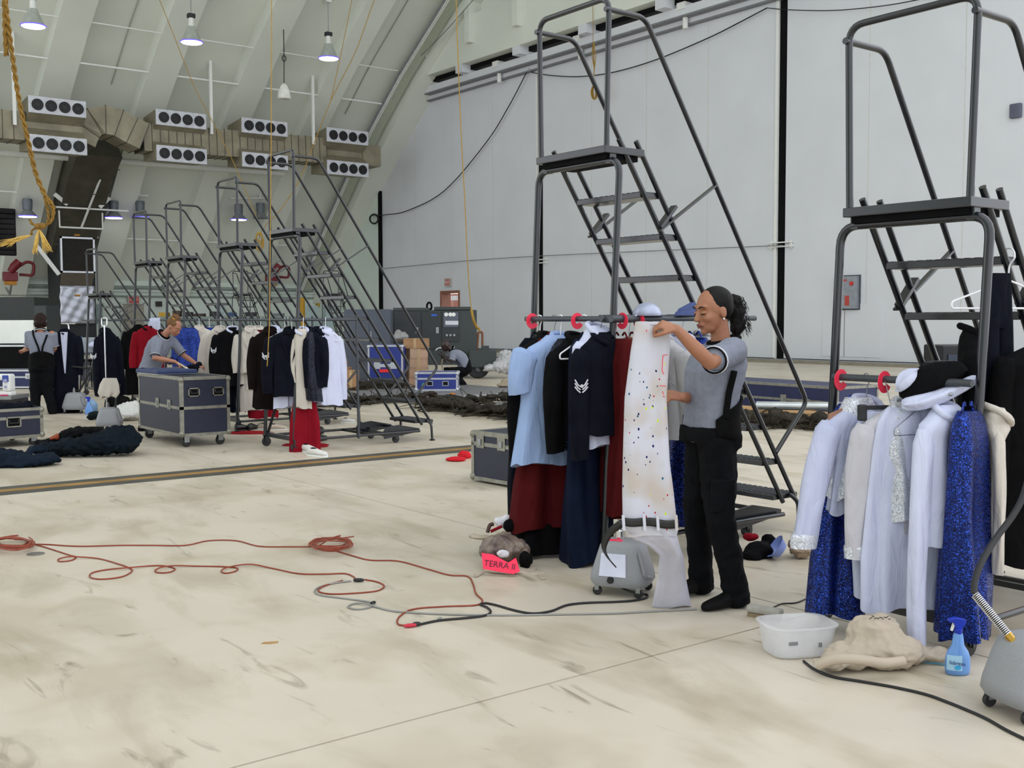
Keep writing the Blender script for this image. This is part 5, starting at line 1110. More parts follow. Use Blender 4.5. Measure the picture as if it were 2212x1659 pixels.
for px, py in ((148, 47), (598, 97)):
    q = PY(px, py, 44.8); q.z = deckz(44.8, .30); p = q; tag(MB().box(p, (.30, .22, .34)).b2(p+Vector((-.2, -.14, -.05)), p+Vector((-.1, .1, .12))).build('alarm_box', mat('alarm_red', '7a1420', .5), None, bevel=.02), 'small red alarm box on the roof near %s' % ('the thick rope lamp' if px < 200 else 'the white pendant'), 'alarm')
# ---- red foam nozzles on the lower slope, black louvre
for px, py, lab in ((35, 578, 'red water cannon on the wall beside the black louvre'), (597, 585, 'red water cannon on the slope behind the ladders')):
    p = PY(px, py, 53.6); t = thing('water_cannon', lab, 'cannon', tuple(p), 0); mr = mat('cannon_red', '6e0f1c', .45)
    MB().tube([(-.25, .0, -.2), (-.1, -.1, .05), (.1, -.15, .3)], [.16, .2, .17], 12).build('barrel', mr, t, 50); MB().tube(bend([(-.1, .1, -.1), (.5, .1, .3), (.8, .1, .2), (.75, .1, -.35), (.2, .3, -.3)], .15, 4), .07, 8).build('arm', mr, t, 50)
    MB().b2((-.55, -.1, -.62), (.05, .25, -.2)).build('bracket', mr, t, bevel=.03); MB().b2((-.5, -.05, -.8), (0, .2, -.62)).build('yellow_base', mat('amber_base', 'b57a20', .6), t, bevel=.02)
    MB().tube([(-.2, .1, -.75), (-.2, .5, -1.2), (-.2, deckz(0) and 1.2, -.9)], .05, 6).build('mount_pipe', M_STEEL, t)
a = PY(-25, 448, 52.4); b = PY(36, 552, 52.4)
t = thing('louvre', 'black slatted louvre hanging at the back beside the water cannon', 'louvre', (a.x, a.y, b.z), 0, absolute=True)
MB().b2((a.x, 52.4, b.z), (b.x, 52.7, a.z)).build('frame', M_BLACK, t)
for k in range(9):
    z = lerp(b.z, a.z, (k+.5)/9); MB().box(((a.x+b.x)/2, 52.38, z), (b.x-a.x-.1, .03, .18), Matrix.Rotation(R(25), 3, 'X')).build('slat', mat('slat_dark', '17161a', .6), t)
MB().b2((a.x+.3, 52.6, b.z+.8), (b.x-.3, 54, b.z+1)).build('bracket', M_STEEL, t)
# ---- ropes
def rope(lab, pts, r, m=None, k=5, group=None):
    o = MB().tube(bend(pts, .5, 4), r, 7).build('rope', m or M_ROPE2, None, 60); return tag(o, lab, 'rope', group)
def vd(px, py, d): return V(px, py, d)
d = 7.0
t = thing('knotted_rope', 'thick yellow rope hanging down to a knot with frayed ends', 'rope', tuple(vd(85, 490, d)), 0, absolute=True)
top = vd(12, 0, d); pts = [Vector((top.x-.05, top.y, 20.65)), Vector((top.x-.05, top.y, 12)), vd(4, -130, d), top, vd(24, 100, d), vd(40, 210, d), vd(60, 300, d), vd(76, 370, d), vd(92, 410, d), vd(108, 440, d)]
def twist(name, pts, r, par, m=M_ROPE, n=2, pitch=14.):
    cp = curve(pts, 10); acc = 0
    for s_ in range(n):
        out = []; acc = 0
        for i, p in enumerate(cp):
            if i: acc += (p-cp[i-1]).length
            a = acc*pitch/ r*.02*2.6+s_*2*pi/n; out.append(p+CR*(r*.55*cos(a))+CU*(r*.3*sin(a))+FWD*(r*.55*sin(a)))
        MB().tube(out, r*.62, 6).build(name, m, par, 60)
def dens(pts, k=14):
    c = curve(pts, k); return c
twist('strand', dens(pts, 16), .014, t)
for off in ((0, 0), (-14, 6), (5, -8)):
    twist('loop', [vd(100+off[0]*.3, 425, d), vd(113+off[0]*.6, 455+off[1], d-.01), vd(110+off[0]*.5, 478+off[1]*.3, d-.02), vd(98, 487, d-.02), vd(80, 489, d-.02)], .009, t)
MB().ell(vd(84, 489, d-.02), (.03, .026, .02)).ell(vd(92, 488, d-.03), (.022, .022, .02)).build('knot', M_ROPE, t, 60)
twist('loop', [vd(84, 489, d-.02), vd(70, 484, d-.02), vd(64, 474, d-.02)], .009, t)
rnd = random.Random(5)
for tip, w in (((10, 525), 14), ((75, 542), 6), ((103, 540), 12)):
    a = vd(84, 493, d-.02); b = vd(*tip, d-.03); m = MB()
    if tip[0] < 50: a = vd(68, 508, d-.02); twist('tail', [vd(84, 492, d-.02), vd(70, 497, d-.02), a], .008, t)
    for k in range(26):
        e = vd(tip[0]+rnd.uniform(-w, w), tip[1]+rnd.uniform(-6, 9), d-.03+rnd.uniform(-.02, .02)); q = (a+b)/2+Vector((rnd.uniform(-.01, .01), rnd.uniform(-.01, .01), rnd.uniform(-.015, .015))); m.tube([a, q, e], [.004, .0035, .0012], 4)
    m.build('frayed_end', mat('frayed_rope', 'c9a75c', .9, var=.2, scale=40), t, kind='stuff')
d = 11.2
rope('thin yellow rope hanging straight down beside the navy uniform jackets', [Vector((vd(587, 0, d).x, vd(587, 0, d).y, 20.65)), vd(587, 0, d), vd(586, 250, d), vd(584, 500, d), vd(582, 700, d), vd(580, 740, d), vd(577, 791, d)], .0045)
d = 36
a = PY(310, -75, 43.5)
rope('thin yellow rope slanting down from the roof to the coil', [a, vd(345, 0, 41.5), vd(420, 190, 41), vd(500, 340, 40.5), vd(557, 475, 40)], .013)
a = PY(771, -75, 43.5); b = PY(845, -75, 43.5)
rope('thin yellow rope joining a second rope before the coil', [a, vd(760, 0, 41.5), vd(738, 110, 41), vd(715, 215, 40.6)], .013)
rope('thin yellow rope running from the roof to the coil behind the ladders', [b, vd(808, 0, 41.5), vd(770, 110, 41), vd(715, 215, 40.6), vd(680, 305, 40.3), vd(650, 385, 40), vd(610, 450, 40), vd(575, 485, 40), vd(560, 505, 40), vd(559, 545, 40)], .014)
t = thing('rope_coil', 'small coil of yellow rope dangling behind the ladders', 'rope', tuple(vd(560, 515, 40)), 0, absolute=True)
for k in range(5): MB().tube([vd(560+(8+k)*cos(a)*.8, 512+k*3+(10+2*k)*sin(a), 40-.02*k) for a in [2*pi*i/16 for i in range(17)]], .022, 5).build('turn', M_ROPE2, t, 60)
p = vd(985, 0, 24); rope('thin yellow rope with a knot hanging in front of the hangar door', [Vector((p.x, p.y, 21.0)), vd(985, 0, 24), vd(992, 200, 24), vd(998, 330, 24), vd(1004, 428, 24), vd(1008, 530, 24), vd(1013, 620, 24), vd(1018, 668, 24)], .011)
rope('frayed yellow rope end draped on the generator', [vd(1018, 668, 24), vd(1022, 690, 24), vd(1028, 705, 24.2), vd(1036, 712, 24.3)], .03)
DXr = 29.2
rope('yellow rope hanging from the door header with a bundled coil', [PX(1281, 95, DXr), PX(1282, 110, DXr), PX(1284, 150, DXr), PX(1281, 185, DXr)], .02)
t = thing('rope_coil', 'bundled coil of yellow rope hanging in front of the hangar door', 'rope', tuple(PX(1283, 195, DXr)), 0, absolute=True)
for k in range(6): MB().tube([PX(1284+(2.5+k)*cos(a), 195+(20-k)*sin(a)+k, DXr-.02*k) for a in [2*pi*i/16 for i in range(17)]], .018, 5).build('turn', M_ROPE2, t, 60)
for k in range(3): MB().tube([PX(1281+k, 92, DXr-.03*k), PX(1279+4*k, 120, DXr-.03*k), PX(1284, 150, DXr)], .018, 5).build('turn', M_ROPE2, t, 60)
rope('thin yellow rope from the header to the bundled coil', [PX(1279, -30, DXr-.3), PX(1281, 40, DXr-.3), PX(1281, 95, DXr)], .012)
# ---- cables on the doors
def wire(lab, pts, r, m=None):
    o = MB().tube(curve(pts, 6), r, 6).build('cable', m or M_RUB, None, 60); return tag(o, lab, 'cable')
CX = 29.82
wire('black cable rising from the wall ring to the header hook', [PX(*q, CX) for q in ((803, 465), (830, 464), (880, 455), (960, 412), (1050, 308), (1100, 228), (1138, 156), (1146, 150), (1150, 157))], .024)
wire('black cable sagging across the middle door leaf', [PX(*q, CX) for q in ((1150, 157), (1200, 164), (1260, 165), (1330, 155), (1420, 128), (1530, 82), (1600, 47), (1657, 17))], .022)
wire('thin black cable sagging across the near door leaf', [PX(*q, CX) for q in ((1657, 17), (1700, 21), (1790, 23), (1880, 16), (1960, 4), (2080, -22), (2200, -60))], .016)
tag(MB().tube([PX(808+9*cos(a), 473+10*sin(a), 29.6) for a in [2*pi*i/16 for i in range(17)]], .05, 6).build('cable_ring', M_RUB, None, 60), 'small black ring of cable on the pier wall', 'ring')
wire('thin grey wire strung along the doors at head height', [PX(*q, 29.85) for q in ((828, 580), (1000, 564), (1165, 553), (1430, 541), (1690, 530))], .016, M_STEEL)
wire('thin grey guy wire running up along the end rib', [PX(*q, 28.4) for q in ((770, 250), (820, 215), (900, 130), (960, 70), (1022, 0))], .02, M_STEEL)
# ---- boxes and signs on the doors
q = PX(1835, 632, DX); t = thing('control_box', 'grey control box with red and white buttons on the hangar door', 'control box', (DX, q.y, q.z), 0)
MB().b2((-.18, -.38, -.52), (-.02, .38, .52)).build('case', mat('control_grey', '8b9098', .4, .3), t, bevel=.01); MB().b2((-.03, -.42, -.56), (0, .42, .56)).build('backplate', mat('control_dark', '4b4f58', .5), t)
for k in range(4): MB().lathe([(0, 0), (.045, 0), (.04, .03), (0, .03)], 10, Matrix.Rotation(R(-90), 3, 'Y'), (-.18, .22, .08-.15*k)).build('button', M_WHITE, t)
MB().lathe([(0, 0), (.07, 0), (.06, .05), (0, .05)], 12, Matrix.Rotation(R(-90), 3, 'Y'), (-.18, -.2, .28)).build('stop_button', mat('button_red', 'c0261c', .4), t); MB().b2((-.185, -.02, .36), (-.178, .2, .42)).b2((-.185, -.12, -.42), (-.178, .05, -.1)).build('red_label', mat('label_red', 'b4463c', .6), t)
q = PX(2197, 240, DX); tag(MB().b2((DX-.14, q.y-.16, q.z-.2), (DX, q.y+.16, q.z+.2)).build('junction_box', mat('box_grey', '55586a', .6), None, bevel=.03), 'small dark grey junction box on the near hangar door', 'junction box')
M_SIGN = mat('exit_sign_face', 'c07474', .5); M_SIGNT = mat('exit_letters', 'e8e2da', .5)
q = PX(970, 610, DX); t = thing('exit_sign', 'red exit sign above the small open door', 'sign', (DX, q.y, q.z), 0)
MB().b2((-.1, -.26, -.2), (0, .26, .2)).build('case', mat('sign_case', 'b9b5ae', .5), t); MB().b2((-.11, -.2, -.15), (-.1, .2, .15)).build('face', M_SIGN, t); text('lettering', 'EXIT', .17, M_SIGNT, frame((-.113, 0, 0), (0, -1, 0), (0, 0, 1)), t)
q = PY(287, 648, 55.9); t = thing('exit_sign', 'red exit sign above the grey door in the back wall', 'sign', (q.x, 55.72, q.z), 0)
MB().b2((-.3, 0, -.2), (.3, .28, .2)).build('case', mat('sign_case', 'b9b5ae'), t); MB().b2((-.24, -.01, -.16), (.24, 0, .16)).build('face', mat('exit_red', 'c23a36', .5), t); text('lettering', 'EXIT', .2, M_SIGNT, frame((0, -.013, 0), (1, 0, 0), (0, 0, 1)), t)
# ---- back wall: door, window, sign, yellow post
def rect(px0, py0, px1, py1, Y): a = PY(px0, py0, Y); b = PY(px1, py1, Y); return a, b
a, b = rect(264, 657, 310, 690, 55.95)
d_ = struct(MB().b2((a.x, 55.9, 0), (b.x, 56.02, a.z)).build('door_4', mat('taupe_door', 'a39d8f', .6))); d_['label'] = 'plain taupe door in the back wall'
MB().b2((a.x-.12, 55.86, 0), (a.x, 56, a.z+.12)).b2((b.x, 55.86, 0), (b.x+.12, 56, a.z+.12)).b2((a.x, 55.86, a.z), (b.x, 56, a.z+.12)).build('door_frame', mat('frame_pale', 'c6cbc4', .6), d_)
a, b = rect(203, 657, 222, 700, 55.95); d_ = struct(MB().b2((a.x, 55.9, b.z), (b.x, 56, a.z)).build('window_1', mat('grey_window', '7f9592', .3))); d_['label'] = 'grey glazed window in the back wall'; MB().b2((a.x-.08, 55.88, b.z-.08), (b.x+.08, 55.95, b.z)).b2((a.x-.08, 55.88, a.z), (b.x+.08, 55.95, a.z+.08)).build('window_frame', mat('frame_pale', 'c6cbc4'), d_)
a, b = rect(337, 651, 349, 662, 55.9); tag(MB().b2((a.x, 55.8, b.z), (b.x, 56, a.z)).build('wall_sign', mat('sign_black', '1d1416', .5)), 'small black sign on the back wall right of the taupe door', 'sign')
a, b = rect(648, 643, 658, 702, 52); tag(MB().tube([((a.x+b.x)/2, 52, 0), ((a.x+b.x)/2, 52, a.z)], .14, 12).build('bollard', mat('bollard_yellow', 'c79416', .5), None, 50), 'tall yellow post standing by the back wall', 'post')
a, b = rect(683, 655, 690, 664, 55.9); tag(MB().b2((a.x, 55.85, b.z), (b.x, 56, a.z)).build('hazard_sign', mat('hazard_yellow', 'b08a1e', .5)), 'small yellow hazard sign on the back wall', 'sign')
for k, (px, w) in enumerate(((470, 14), (655, 30), (700, 26))):
    a, b = rect(px, 660, px+w, 690, 55.9); tag(MB().b2((a.x, 55.7, 0), (b.x, 56, a.z)).build('wall_cabinet', mat('pale_cabinet', 'b9cccf', .5), None, bevel=.02), ('narrow pale cabinet behind the distant ladder', 'pale cabinet right of the yellow post', 'pale cabinet behind the dark steel cabinet')[k], 'cabinet')
# ================================================================== FLOOR: CORDS
M_ORG = mat('orange_cord', '8c3a22', .5, var=.08, scale=20); M_GCORD = mat('grey_cord', '8a8a86', .5)
def g(px, py, z=.005): return G(px, py, z)
def cord(lab, pts, r=.0045, m=None, name='extension_cord'):
    out = []
    for p in pts: out.append(g(p[0], p[1], (p[2] if len(p) > 2 else r)+.0005))
    o = MB().tube(curve(out, 6), r, 7).build(name, m or M_ORG, None, 60); return tag(o, lab, 'cord')
cord('orange extension cord running from the first coil to the second coil', [(55, 1176), (100, 1176), (170, 1180), (260, 1178), (330, 1178), (400, 1178), (450, 1168), (510, 1168), (560, 1180), (620, 1181), (672, 1181)])
cord('orange extension cord from the coil round to the red plug', [(720, 1188), (760, 1200), (800, 1210), (860, 1212), (920, 1228), (970, 1242), (1010, 1245), (1022, 1262), (1028, 1282), (1042, 1297), (1028, 1307), (960, 1310), (892, 1316), (862, 1333), (860, 1348), (880, 1352)])
cord('orange extension cord with several loops lying across the floor', [(70, 1174), (110, 1186), (150, 1199), (164, 1203), (155, 1210), (130, 1213), (126, 1208), (145, 1203, .012), (170, 1203, .012), (215, 1207), (255, 1218), (278, 1226), (285, 1234), (262, 1246), (220, 1251), (195, 1247), (200, 1237), (235, 1230), (280, 1226, .012), (330, 1222), (360, 1223), (378, 1229), (366, 1236), (342, 1237), (335, 1232), (350, 1225, .012), (380, 1222, .012), (430, 1223), (482, 1224), (512, 1227), (508, 1234), (488, 1238), (478, 1234), (490, 1226, .012), (540, 1219, .012), (590, 1228), (645, 1239), (700, 1240), (745, 1239), (764, 1246), (768, 1252)])
cord('orange cord loop beside the black connector', [(788, 1252), (815, 1257), (830, 1266), (815, 1276), (770, 1281), (715, 1283), (688, 1277), (700, 1266), (740, 1254)])
def coil(px, py, rx, ry, lab, n=7, seed=3):
    rnd = random.Random(seed); t = thing('cord_coil', lab, 'cord', tuple(G(px, py)), 0, absolute=True)
    for k in range(n):
        c = (px+rnd.uniform(-5, 5), py+rnd.uniform(-3, 3)); a0 = rnd.uniform(0, 6); f = rnd.uniform(.72, 1.05); ph = rnd.uniform(0, 6)
        pts = [g(c[0]+rx*f*cos(a), c[1]+ry*f*sin(a)*(1+.2*sin(2*a+ph)), .006+.007*k+.006*sin(3*a+ph)) for a in [a0+2*pi*i/20 for i in range(19)]]
        MB().tube(pts, .0045, 6).build('turn', M_ORG, t, 60)
    return t
coil(715, 1174, 46, 13, 'coil of orange cord near the middle of the floor', 9, 3); coil(28, 1172, 44, 12, 'coil of orange cord on the floor beside the dark floor cap', 9, 4)
MB()
cord('orange loose end sticking out of the coil of cord', [(690, 1178, .02), (715, 1163, .05), (735, 1157, .05), (728, 1163, .04), (764, 1159, .02)])
cord('grey cord looping from the black connector along the floor under the woman', [(758, 1255), (720, 1260), (690, 1268), (680, 1278), (695, 1286), (740, 1292), (790, 1299), (806, 1304), (798, 1312), (770, 1316), (752, 1311), (765, 1304), (790, 1304, .012), (815, 1312), (850, 1320), (920, 1325), (1000, 1328), (1100, 1329), (1220, 1327), (1330, 1325), (1420, 1320), (1505, 1316)], .005, M_GCORD)
cord('black power cord snaking from the red plug to the standing steamer', [(905, 1349), (950, 1340), (1005, 1335), (1045, 1330), (1060, 1322), (1052, 1312), (1038, 1306), (1050, 1303), (1075, 1308), (1110, 1318), (1150, 1325), (1190, 1320), (1225, 1307), (1270, 1302), (1330, 1300), (1370, 1297), (1396, 1291), (1396, 1284), (1370, 1280, .03), (1340, 1268, .05), (1318, 1250, .08)], .006, M_RUB, 'power_cord')
cord('thick black power cord running out past the front steamer', [(1736, 1428), (1760, 1446), (1800, 1462), (1860, 1472), (1930, 1484), (2000, 1500), (2050, 1518), (2080, 1530), (2130, 1552), (2180, 1580), (2260, 1618)], .006, M_RUB, 'power_cord')
cord('thin black power cord behind the wooden brush', [(1672, 1311), (1690, 1304), (1720, 1302), (1745, 1292), (1775, 1284), (1800, 1283)], .004, M_RUB, 'power_cord')
cord('thin tan cord lying on the floor behind the standing person', [(20, 858), (60, 857), (90, 853), (150, 849), (220, 845)], .006, mat('tan_cord', 'b98a54', .6))
def conn(px, py, ang, L, r, m, lab):
    p = g(px, py, r+.002); d = Vector((cos(ang), sin(ang), 0)); tag(MB().tube([p-d*L/2, p-d*L*.2, p+d*L*.2, p+d*L/2], [r*.7, r, r, r*.6], 10).build('connector', m, None, 50), lab, 'connector')
conn(775, 1253, -TH, .06, .011, M_RUB, 'black cord connector joining orange and grey cords'); conn(886, 1351, R(-20), .06, .010, mat('red_plug', 'c02038', .5), 'red cord plug at the end of the orange cord'); conn(900, 1348, R(-20), .04, .011, M_RUB, 'black plug pushed into the red cord plug'); conn(806, 1302, R(20), .035, .009, M_RUB, 'small black plug on the grey cord'); conn(950, 1336, R(30), .03, .008, M_GCORD, 'small grey plug beside the black cord')
tag(MB().lathe([(0, 0), (.055, 0), (.055, .004), (0, .004)], 20, None, G(77, 1197)).build('floor_cap', mat('cap_grey', '6e6c66', .6)), 'dark round cap set in the floor near the coil of cord', 'cap')
p = G(583, 1389); tag(MB().prism([p+RIGHT*x*.001+FWD0*y*.001 for x, y in ((-38, -15), (-30, 8), (8, 18), (36, 20), (38, 0), (5, -18))], (0, 0, .0005), (0, 0, .0025)).build('tape_scrap', mat('tan_scrap', 'ab865a', .8)), 'small tan scrap of tape on the open floor', 'scrap')

# ================================================================== STEAMERS, BOTTLES, BAGS NEAR THE RACKS
M_SPECK = mat('speckled_grey_plastic', '8d8f93', .5, var=.18, scale=420)
def steamer(lab, loc, rz, pole=False, foil=True, s=1., socket=True):
    t = thing('garment_steamer', lab, 'steamer', loc, rz)
    rows = [(.055, .15, .125), (.08, .165, .14), (.12, .16, .135), (.22, .13, .115), (.27, .115, .10), (.29, .09, .08), (.295, .05, .05)]
    out = []
    for z, a, b in rows: out.append([(a*s*math.copysign(abs(cos(q))**.45, cos(q)), b*s*math.copysign(abs(sin(q))**.45, sin(q)), z*s) for q in [2*pi*i/36 for i in range(36)]])
    MB().loft(out).build('body', M_SPECK, t, 50)
    for x in (-1, 1):
        for y in (-1, 1):
            c = (x*.115*s, y*.10*s, .026*s); w_ = MB().lathe([(.005, -.01), (.024*s, -.01), (.026*s, 0), (.024*s, .01), (.005, .01)], 14, Matrix.Rotation(R(90), 3, 'X'), c).build('caster_wheel', M_RUB, t, 40); MB().b2((c[0]-.012, c[1]-.016, .03*s), (c[0]+.012, c[1]+.016, .062*s)).build('caster_fork', M_STEEL, w_)
    # handle recess bars
    MB().tube(bend([(.12*s, -.1*s, .25*s), (.155*s, -.11*s, .12*s), (.16*s, -.02*s, .10*s)], .03, 4), .012*s, 8).build('side_grip', M_SPECK, t, 50)
    if socket: MB().lathe([(.0, .29*s), (.022*s, .29*s), (.022*s, .34*s), (.014*s, .345*s), (.014*s, .40*s if not pole else .36*s), (0, .40*s if not pole else .36*s)], 12, None, (-.02*s, 0, 0)).build('hose_socket', M_CHROME, t, 50)
    if foil:
        MB().b2((-.095*s, -.137*s, .13*s), (.055*s, -.124*s, .245*s)).build('foil_label', mat('foil_plate', 'dcdcf4', .25, .3), t) if False else MB().prism([(-.095*s, -.136*s, .115*s), (.055*s, -.136*s, .115*s), (.048*s, -.116*s, .235*s), (-.088*s, -.116*s, .235*s)], (0, -.004, 0), (0, .01, 0)).build('foil_label', mat('foil_plate', 'dcdcf4', .25, .3), t)
        MB().lathe([(0, 0), (.02*s, 0), (.016*s, .015), (0, .015)], 12, Matrix.Rotation(R(90), 3, 'X'), (-.03*s, -.137*s, .095*s)).build('dial', M_RUB, t); MB().b2((-.06*s, -.06*s, .29*s), (.01*s, -.03*s, .298*s)).build('pink_tape', M_PINKP, t)
    return t
pS = G(1362, 1284)
st1 = steamer('grey garment steamer on casters under the white trousers', (pS.x, pS.y+.06, 0), -TH-R(22))
dp = 4.06; pS2 = V(2236, 1500, dp)
st2 = steamer('speckled grey garment steamer with spring guarded hose at the front', (pS2.x, pS2.y, 0), -TH+R(15), foil=False, s=1.04, socket=False)
# hose of the front steamer
t = thing('steamer_hose', 'black steam hose with a metal spring guard rising from the front steamer', 'hose', tuple(V(2185, 1385, 4.05)), 0, absolute=True)
d4 = 4.05; hs = curve([V(2104, 1282, d4+.1), V(2106, 1255, d4+.12), V(2120, 1215, d4+.15), V(2150, 1165, d4+.2), V(2190, 1110, d4+.25), V(2214, 1060, d4+.28), V(2230, 980, d4+.3), V(2235, 860, d4+.3), V(2230, 760, d4+.3)], 6)
MB().tube(hs, .013, 12).build('hose', M_RUB, t, 60)
a = V(2106, 1284, d4+.1); b = V(2178, 1372, d4); n_ = 26; out = []; ax_ = (b-a).normalized(); u_ = ax_.cross(FWD0).normalized(); w_ = ax_.cross(u_)
for i in range(n_*10+1): q = i/(n_*10); out.append(a+(b-a)*q+u_*(.0155*cos(2*pi*n_*q))+w_*(.0155*sin(2*pi*n_*q)))
MB().tube(out, .0024, 5).build('spring_guard', M_CHROME, t, 60); MB().tube([a, b], .012, 10).build('hose_core', M_RUB, t, 60)
MB().tube([b-ax_*.005, b+ax_*.03], .016, 6).tube([b+ax_*.025, b+ax_*.05], .011, 10).build('brass_fitting', mat('brass', 'b08a3c', .3, .9), t)
# spray bottle
def bottle(lab, p, rz, s=1., label=True):
    t = thing('spray_bottle', lab, 'bottle', p, rz); mb_ = mat('blue_translucent_plastic', '6f9fe0', .3, alpha=.92); mt = mat('blue_trigger', '1433b0', .4)
    out = []
    for z, a, b in ((.0, .040, .026), (.006, .046, .032), (.03, .049, .036), (.085, .048, .036), (.115, .040, .032), (.145, .024, .024), (.19, .019, .019), (.205, .017, .017)): out.append([(a*s*1.25*cos(q), b*s*1.1*sin(q), z*s) for q in [2*pi*i/28 for i in range(28)]])
    MB().loft(out).build('bottle_body', mb_, t, 60); MB().lathe([(.018*s, .2*s), (.02*s, .205*s), (.02*s, .228*s), (.012*s, .232*s)], 16).build('collar', mt, t, 50)
    hd = MB().prism([(-.028*s, 0, .258*s), (-.05*s, 0, .262*s), (-.052*s, 0, .276*s), (-.02*s, 0, .284*s), (.03*s, 0, .276*s), (.036*s, 0, .26*s), (.016*s, 0, .228*s), (-.014*s, 0, .228*s)], (0, -.014*s, 0), (0, .014*s, 0)).build('trigger_head', mt, t, bevel=.004*s)
    MB().prism([(-.026*s, 0, .258*s), (-.014*s, 0, .256*s), (-.03*s, 0, .215*s), (-.038*s, 0, .218*s)], (0, -.006*s, 0), (0, .006*s, 0)).build('trigger', M_WHITE, hd)
    if label:
        P = []; P2 = []
        for j in range(9):
            row = []
            for i in range(13):
                q = R(-150+78*i/12)-R(12); z = .028+.075*j/8; a = .0496*1.25; b = .0366*1.1; row.append((a*s*cos(q), b*s*sin(q), z*s))
            P.append(row)
        MB().grid(P).build('label', mat('pale_blue_label', 'a9d4f4', .4), t, 60)
        text('lettering', 'febreze', .026*s, mat('navy_ink', '142a6a', .5), frame(Vector((-.018*s, -.0425*s, .066*s)), (.93, -.10, -.1), (.08, 0, 1)), t)
        MB().prism([(-.014*s+.016*s*cos(q), -.0405*s, .044*s+.011*s*sin(q)) for q in [2*pi*i/14 for i in range(14)]], (0, -.001, 0), (0, .002, 0)).build('label_dot', mat('cyan_ink', '36a4dc', .5), t)
    return t
pB = G(2068, 1456); bottle('blue spray bottle standing by the ladder caster', (pB.x, pB.y, 0), -TH, .86)
# translucent tub
pT = G(1728, 1412); t = thing('plastic_tub', 'empty translucent plastic tub on the floor beside the beige bag', 'tub', (pT.x, pT.y+.02, 0), -TH+R(12))
mt_ = mat('frosted_plastic', 'e4e4e6', .35, alpha=.42); out = []
def rr(a, b, z): return [(a*math.copysign(abs(cos(q))**.5, cos(q)), b*math.copysign(abs(sin(q))**.5, sin(q)), z) for q in [2*pi*i/32 for i in range(32)]]
MB().loft([rr(.12, .085, .004), rr(.135, .10, .008), rr(.16, .12, .135), rr(.168, .128, .137), rr(.168, .128, .143), rr(.155, .115, .143), rr(.13, .094, .014), rr(.11, .08, .012)]).build('tub_body', mt_, t, 50)
MB().b2((-.09, -.114, .07), (-.05, -.110, .085)).b2((.05, -.115, .055), (.065, -.111, .075)).build('sticker', mat('grey_sticker', '7d7d80', .6), t)
# beige bag
def heap(name, lab, cat, shapes, m, vox=.010, tex=.02, parent=None, smooth=4, D=None):
    mm = MB()
    for px, py, dp_, r in shapes: mm.ell(V(px, py, dp_), r, Matrix.Rotation(-TH, 3, 'Z'), 14, 10)
    o = blob(mm, name, m, parent, vox, smooth, tex=tex)
    return o if parent else tag(o, lab, cat)
M_BEIGE = mat('beige_canvas', 'b5a897', .85, var=.08, scale=8)
t = thing('canvas_bag', 'crumpled beige canvas bag with drawstring beside the plastic tub', 'bag', tuple(G(1890, 1440)), 0, absolute=True)
DB = 4.62
heap('bag_body', '', '', [(1890, 1375, DB+.05, (.13, .12, .11)), (1915, 1405, DB, (.17, .13, .08)), (1850, 1412, DB-.02, (.15, .10, .06)), (1960, 1410, DB+.05, (.10, .10, .06)), (2010, 1412, DB+.05, (.08, .07, .04)), (1800, 1432, DB-.08, (.10, .07, .035))], M_BEIGE, .009, .045, t)
MB().tube(curve([V(1765, 1437, DB-.14), V(1800, 1425, DB-.17), V(1850, 1424, DB-.2), V(1905, 1432, DB-.2), V(1950, 1428, DB-.15)], 5), .022, 8).build('gathered_edge', M_BEIGE, t, 60)
m = MB(); rnd = random.Random(2)
for k in range(9): q = V(1878+k*5, 1332+rnd.uniform(-3, 6), DB-.02); m.tube([q, q+RIGHT*.012+UPZ*rnd.uniform(-.01, .01)], .0016, 4)
m.build('ink_mark', M_BLACK, t)
MB().tube([G(1985, 1428, .006), G(2045, 1436, .006)], .004, 6).build('drawstring', mat('pale_blue_string', '6fb4d8', .6), t)
# wooden brush
p = G(1656, 1335); t = thing('scrub_brush', 'grey wooden block brush lying by the plastic tub', 'brush', (p.x, p.y, 0), R(-72))
MB().b2((-.10, -.032, .02), (.08, .032, .055)).build('block', mat('weathered_wood', 'a39f97', .7, var=.15, scale=20), t, bevel=.012); MB().b2((-.09, -.028, .0), (.07, .028, .02)).build('bristles', mat('tan_bristles', '8a7a62', .9), t)
# bag with the pink card
t = thing('shoe_bag', 'beige bag of tights with a handwritten pink card', 'bag', tuple(G(1095, 1225)), 0, absolute=True); DT = depth(G(1095, 1235))
heap('cloth_base', '', '', [(1100, 1228, DT+.05, (.17, .14, .025)), (1150, 1238, DT-.03, (.09, .06, .018))], M_BEIGE, .009, .02, t); heap('cloth_corner', '', '', [(1040, 1160, DT+.42, (.07, .05, .02)), (1025, 1158, DT+.45, (.04, .03, .015))], M_BEIGE, .009, .02, t)
heap('clear_bag', '', '', [(1085, 1185, DT+.12, (.13, .11, .10)), (1055, 1190, DT+.1, (.07, .08, .08)), (1125, 1190, DT+.12, (.07, .08, .08)), (1090, 1165, DT+.18, (.08, .07, .06))], mat('bagged_tights', '8a7a6c', .35, var=.1, scale=14, col2='4a3a3a'), .009, .05, t)
heap('white_tissue', '', '', [(1086, 1196, DT-.0, (.045, .03, .032))], mat('white_tissue', 'd8d6dc', .8), .007, .02, t)
Mc = frame(V(1080, 1218, DT-.11), RIGHT*.98-FWD0*.1-UPZ*.12, UPZ*.9+FWD0*.42); kc = DT/F
def lc_(px, py, z=0.): return Mc @ Vector(((px-1080)*kc, (1218-py)*kc, z))
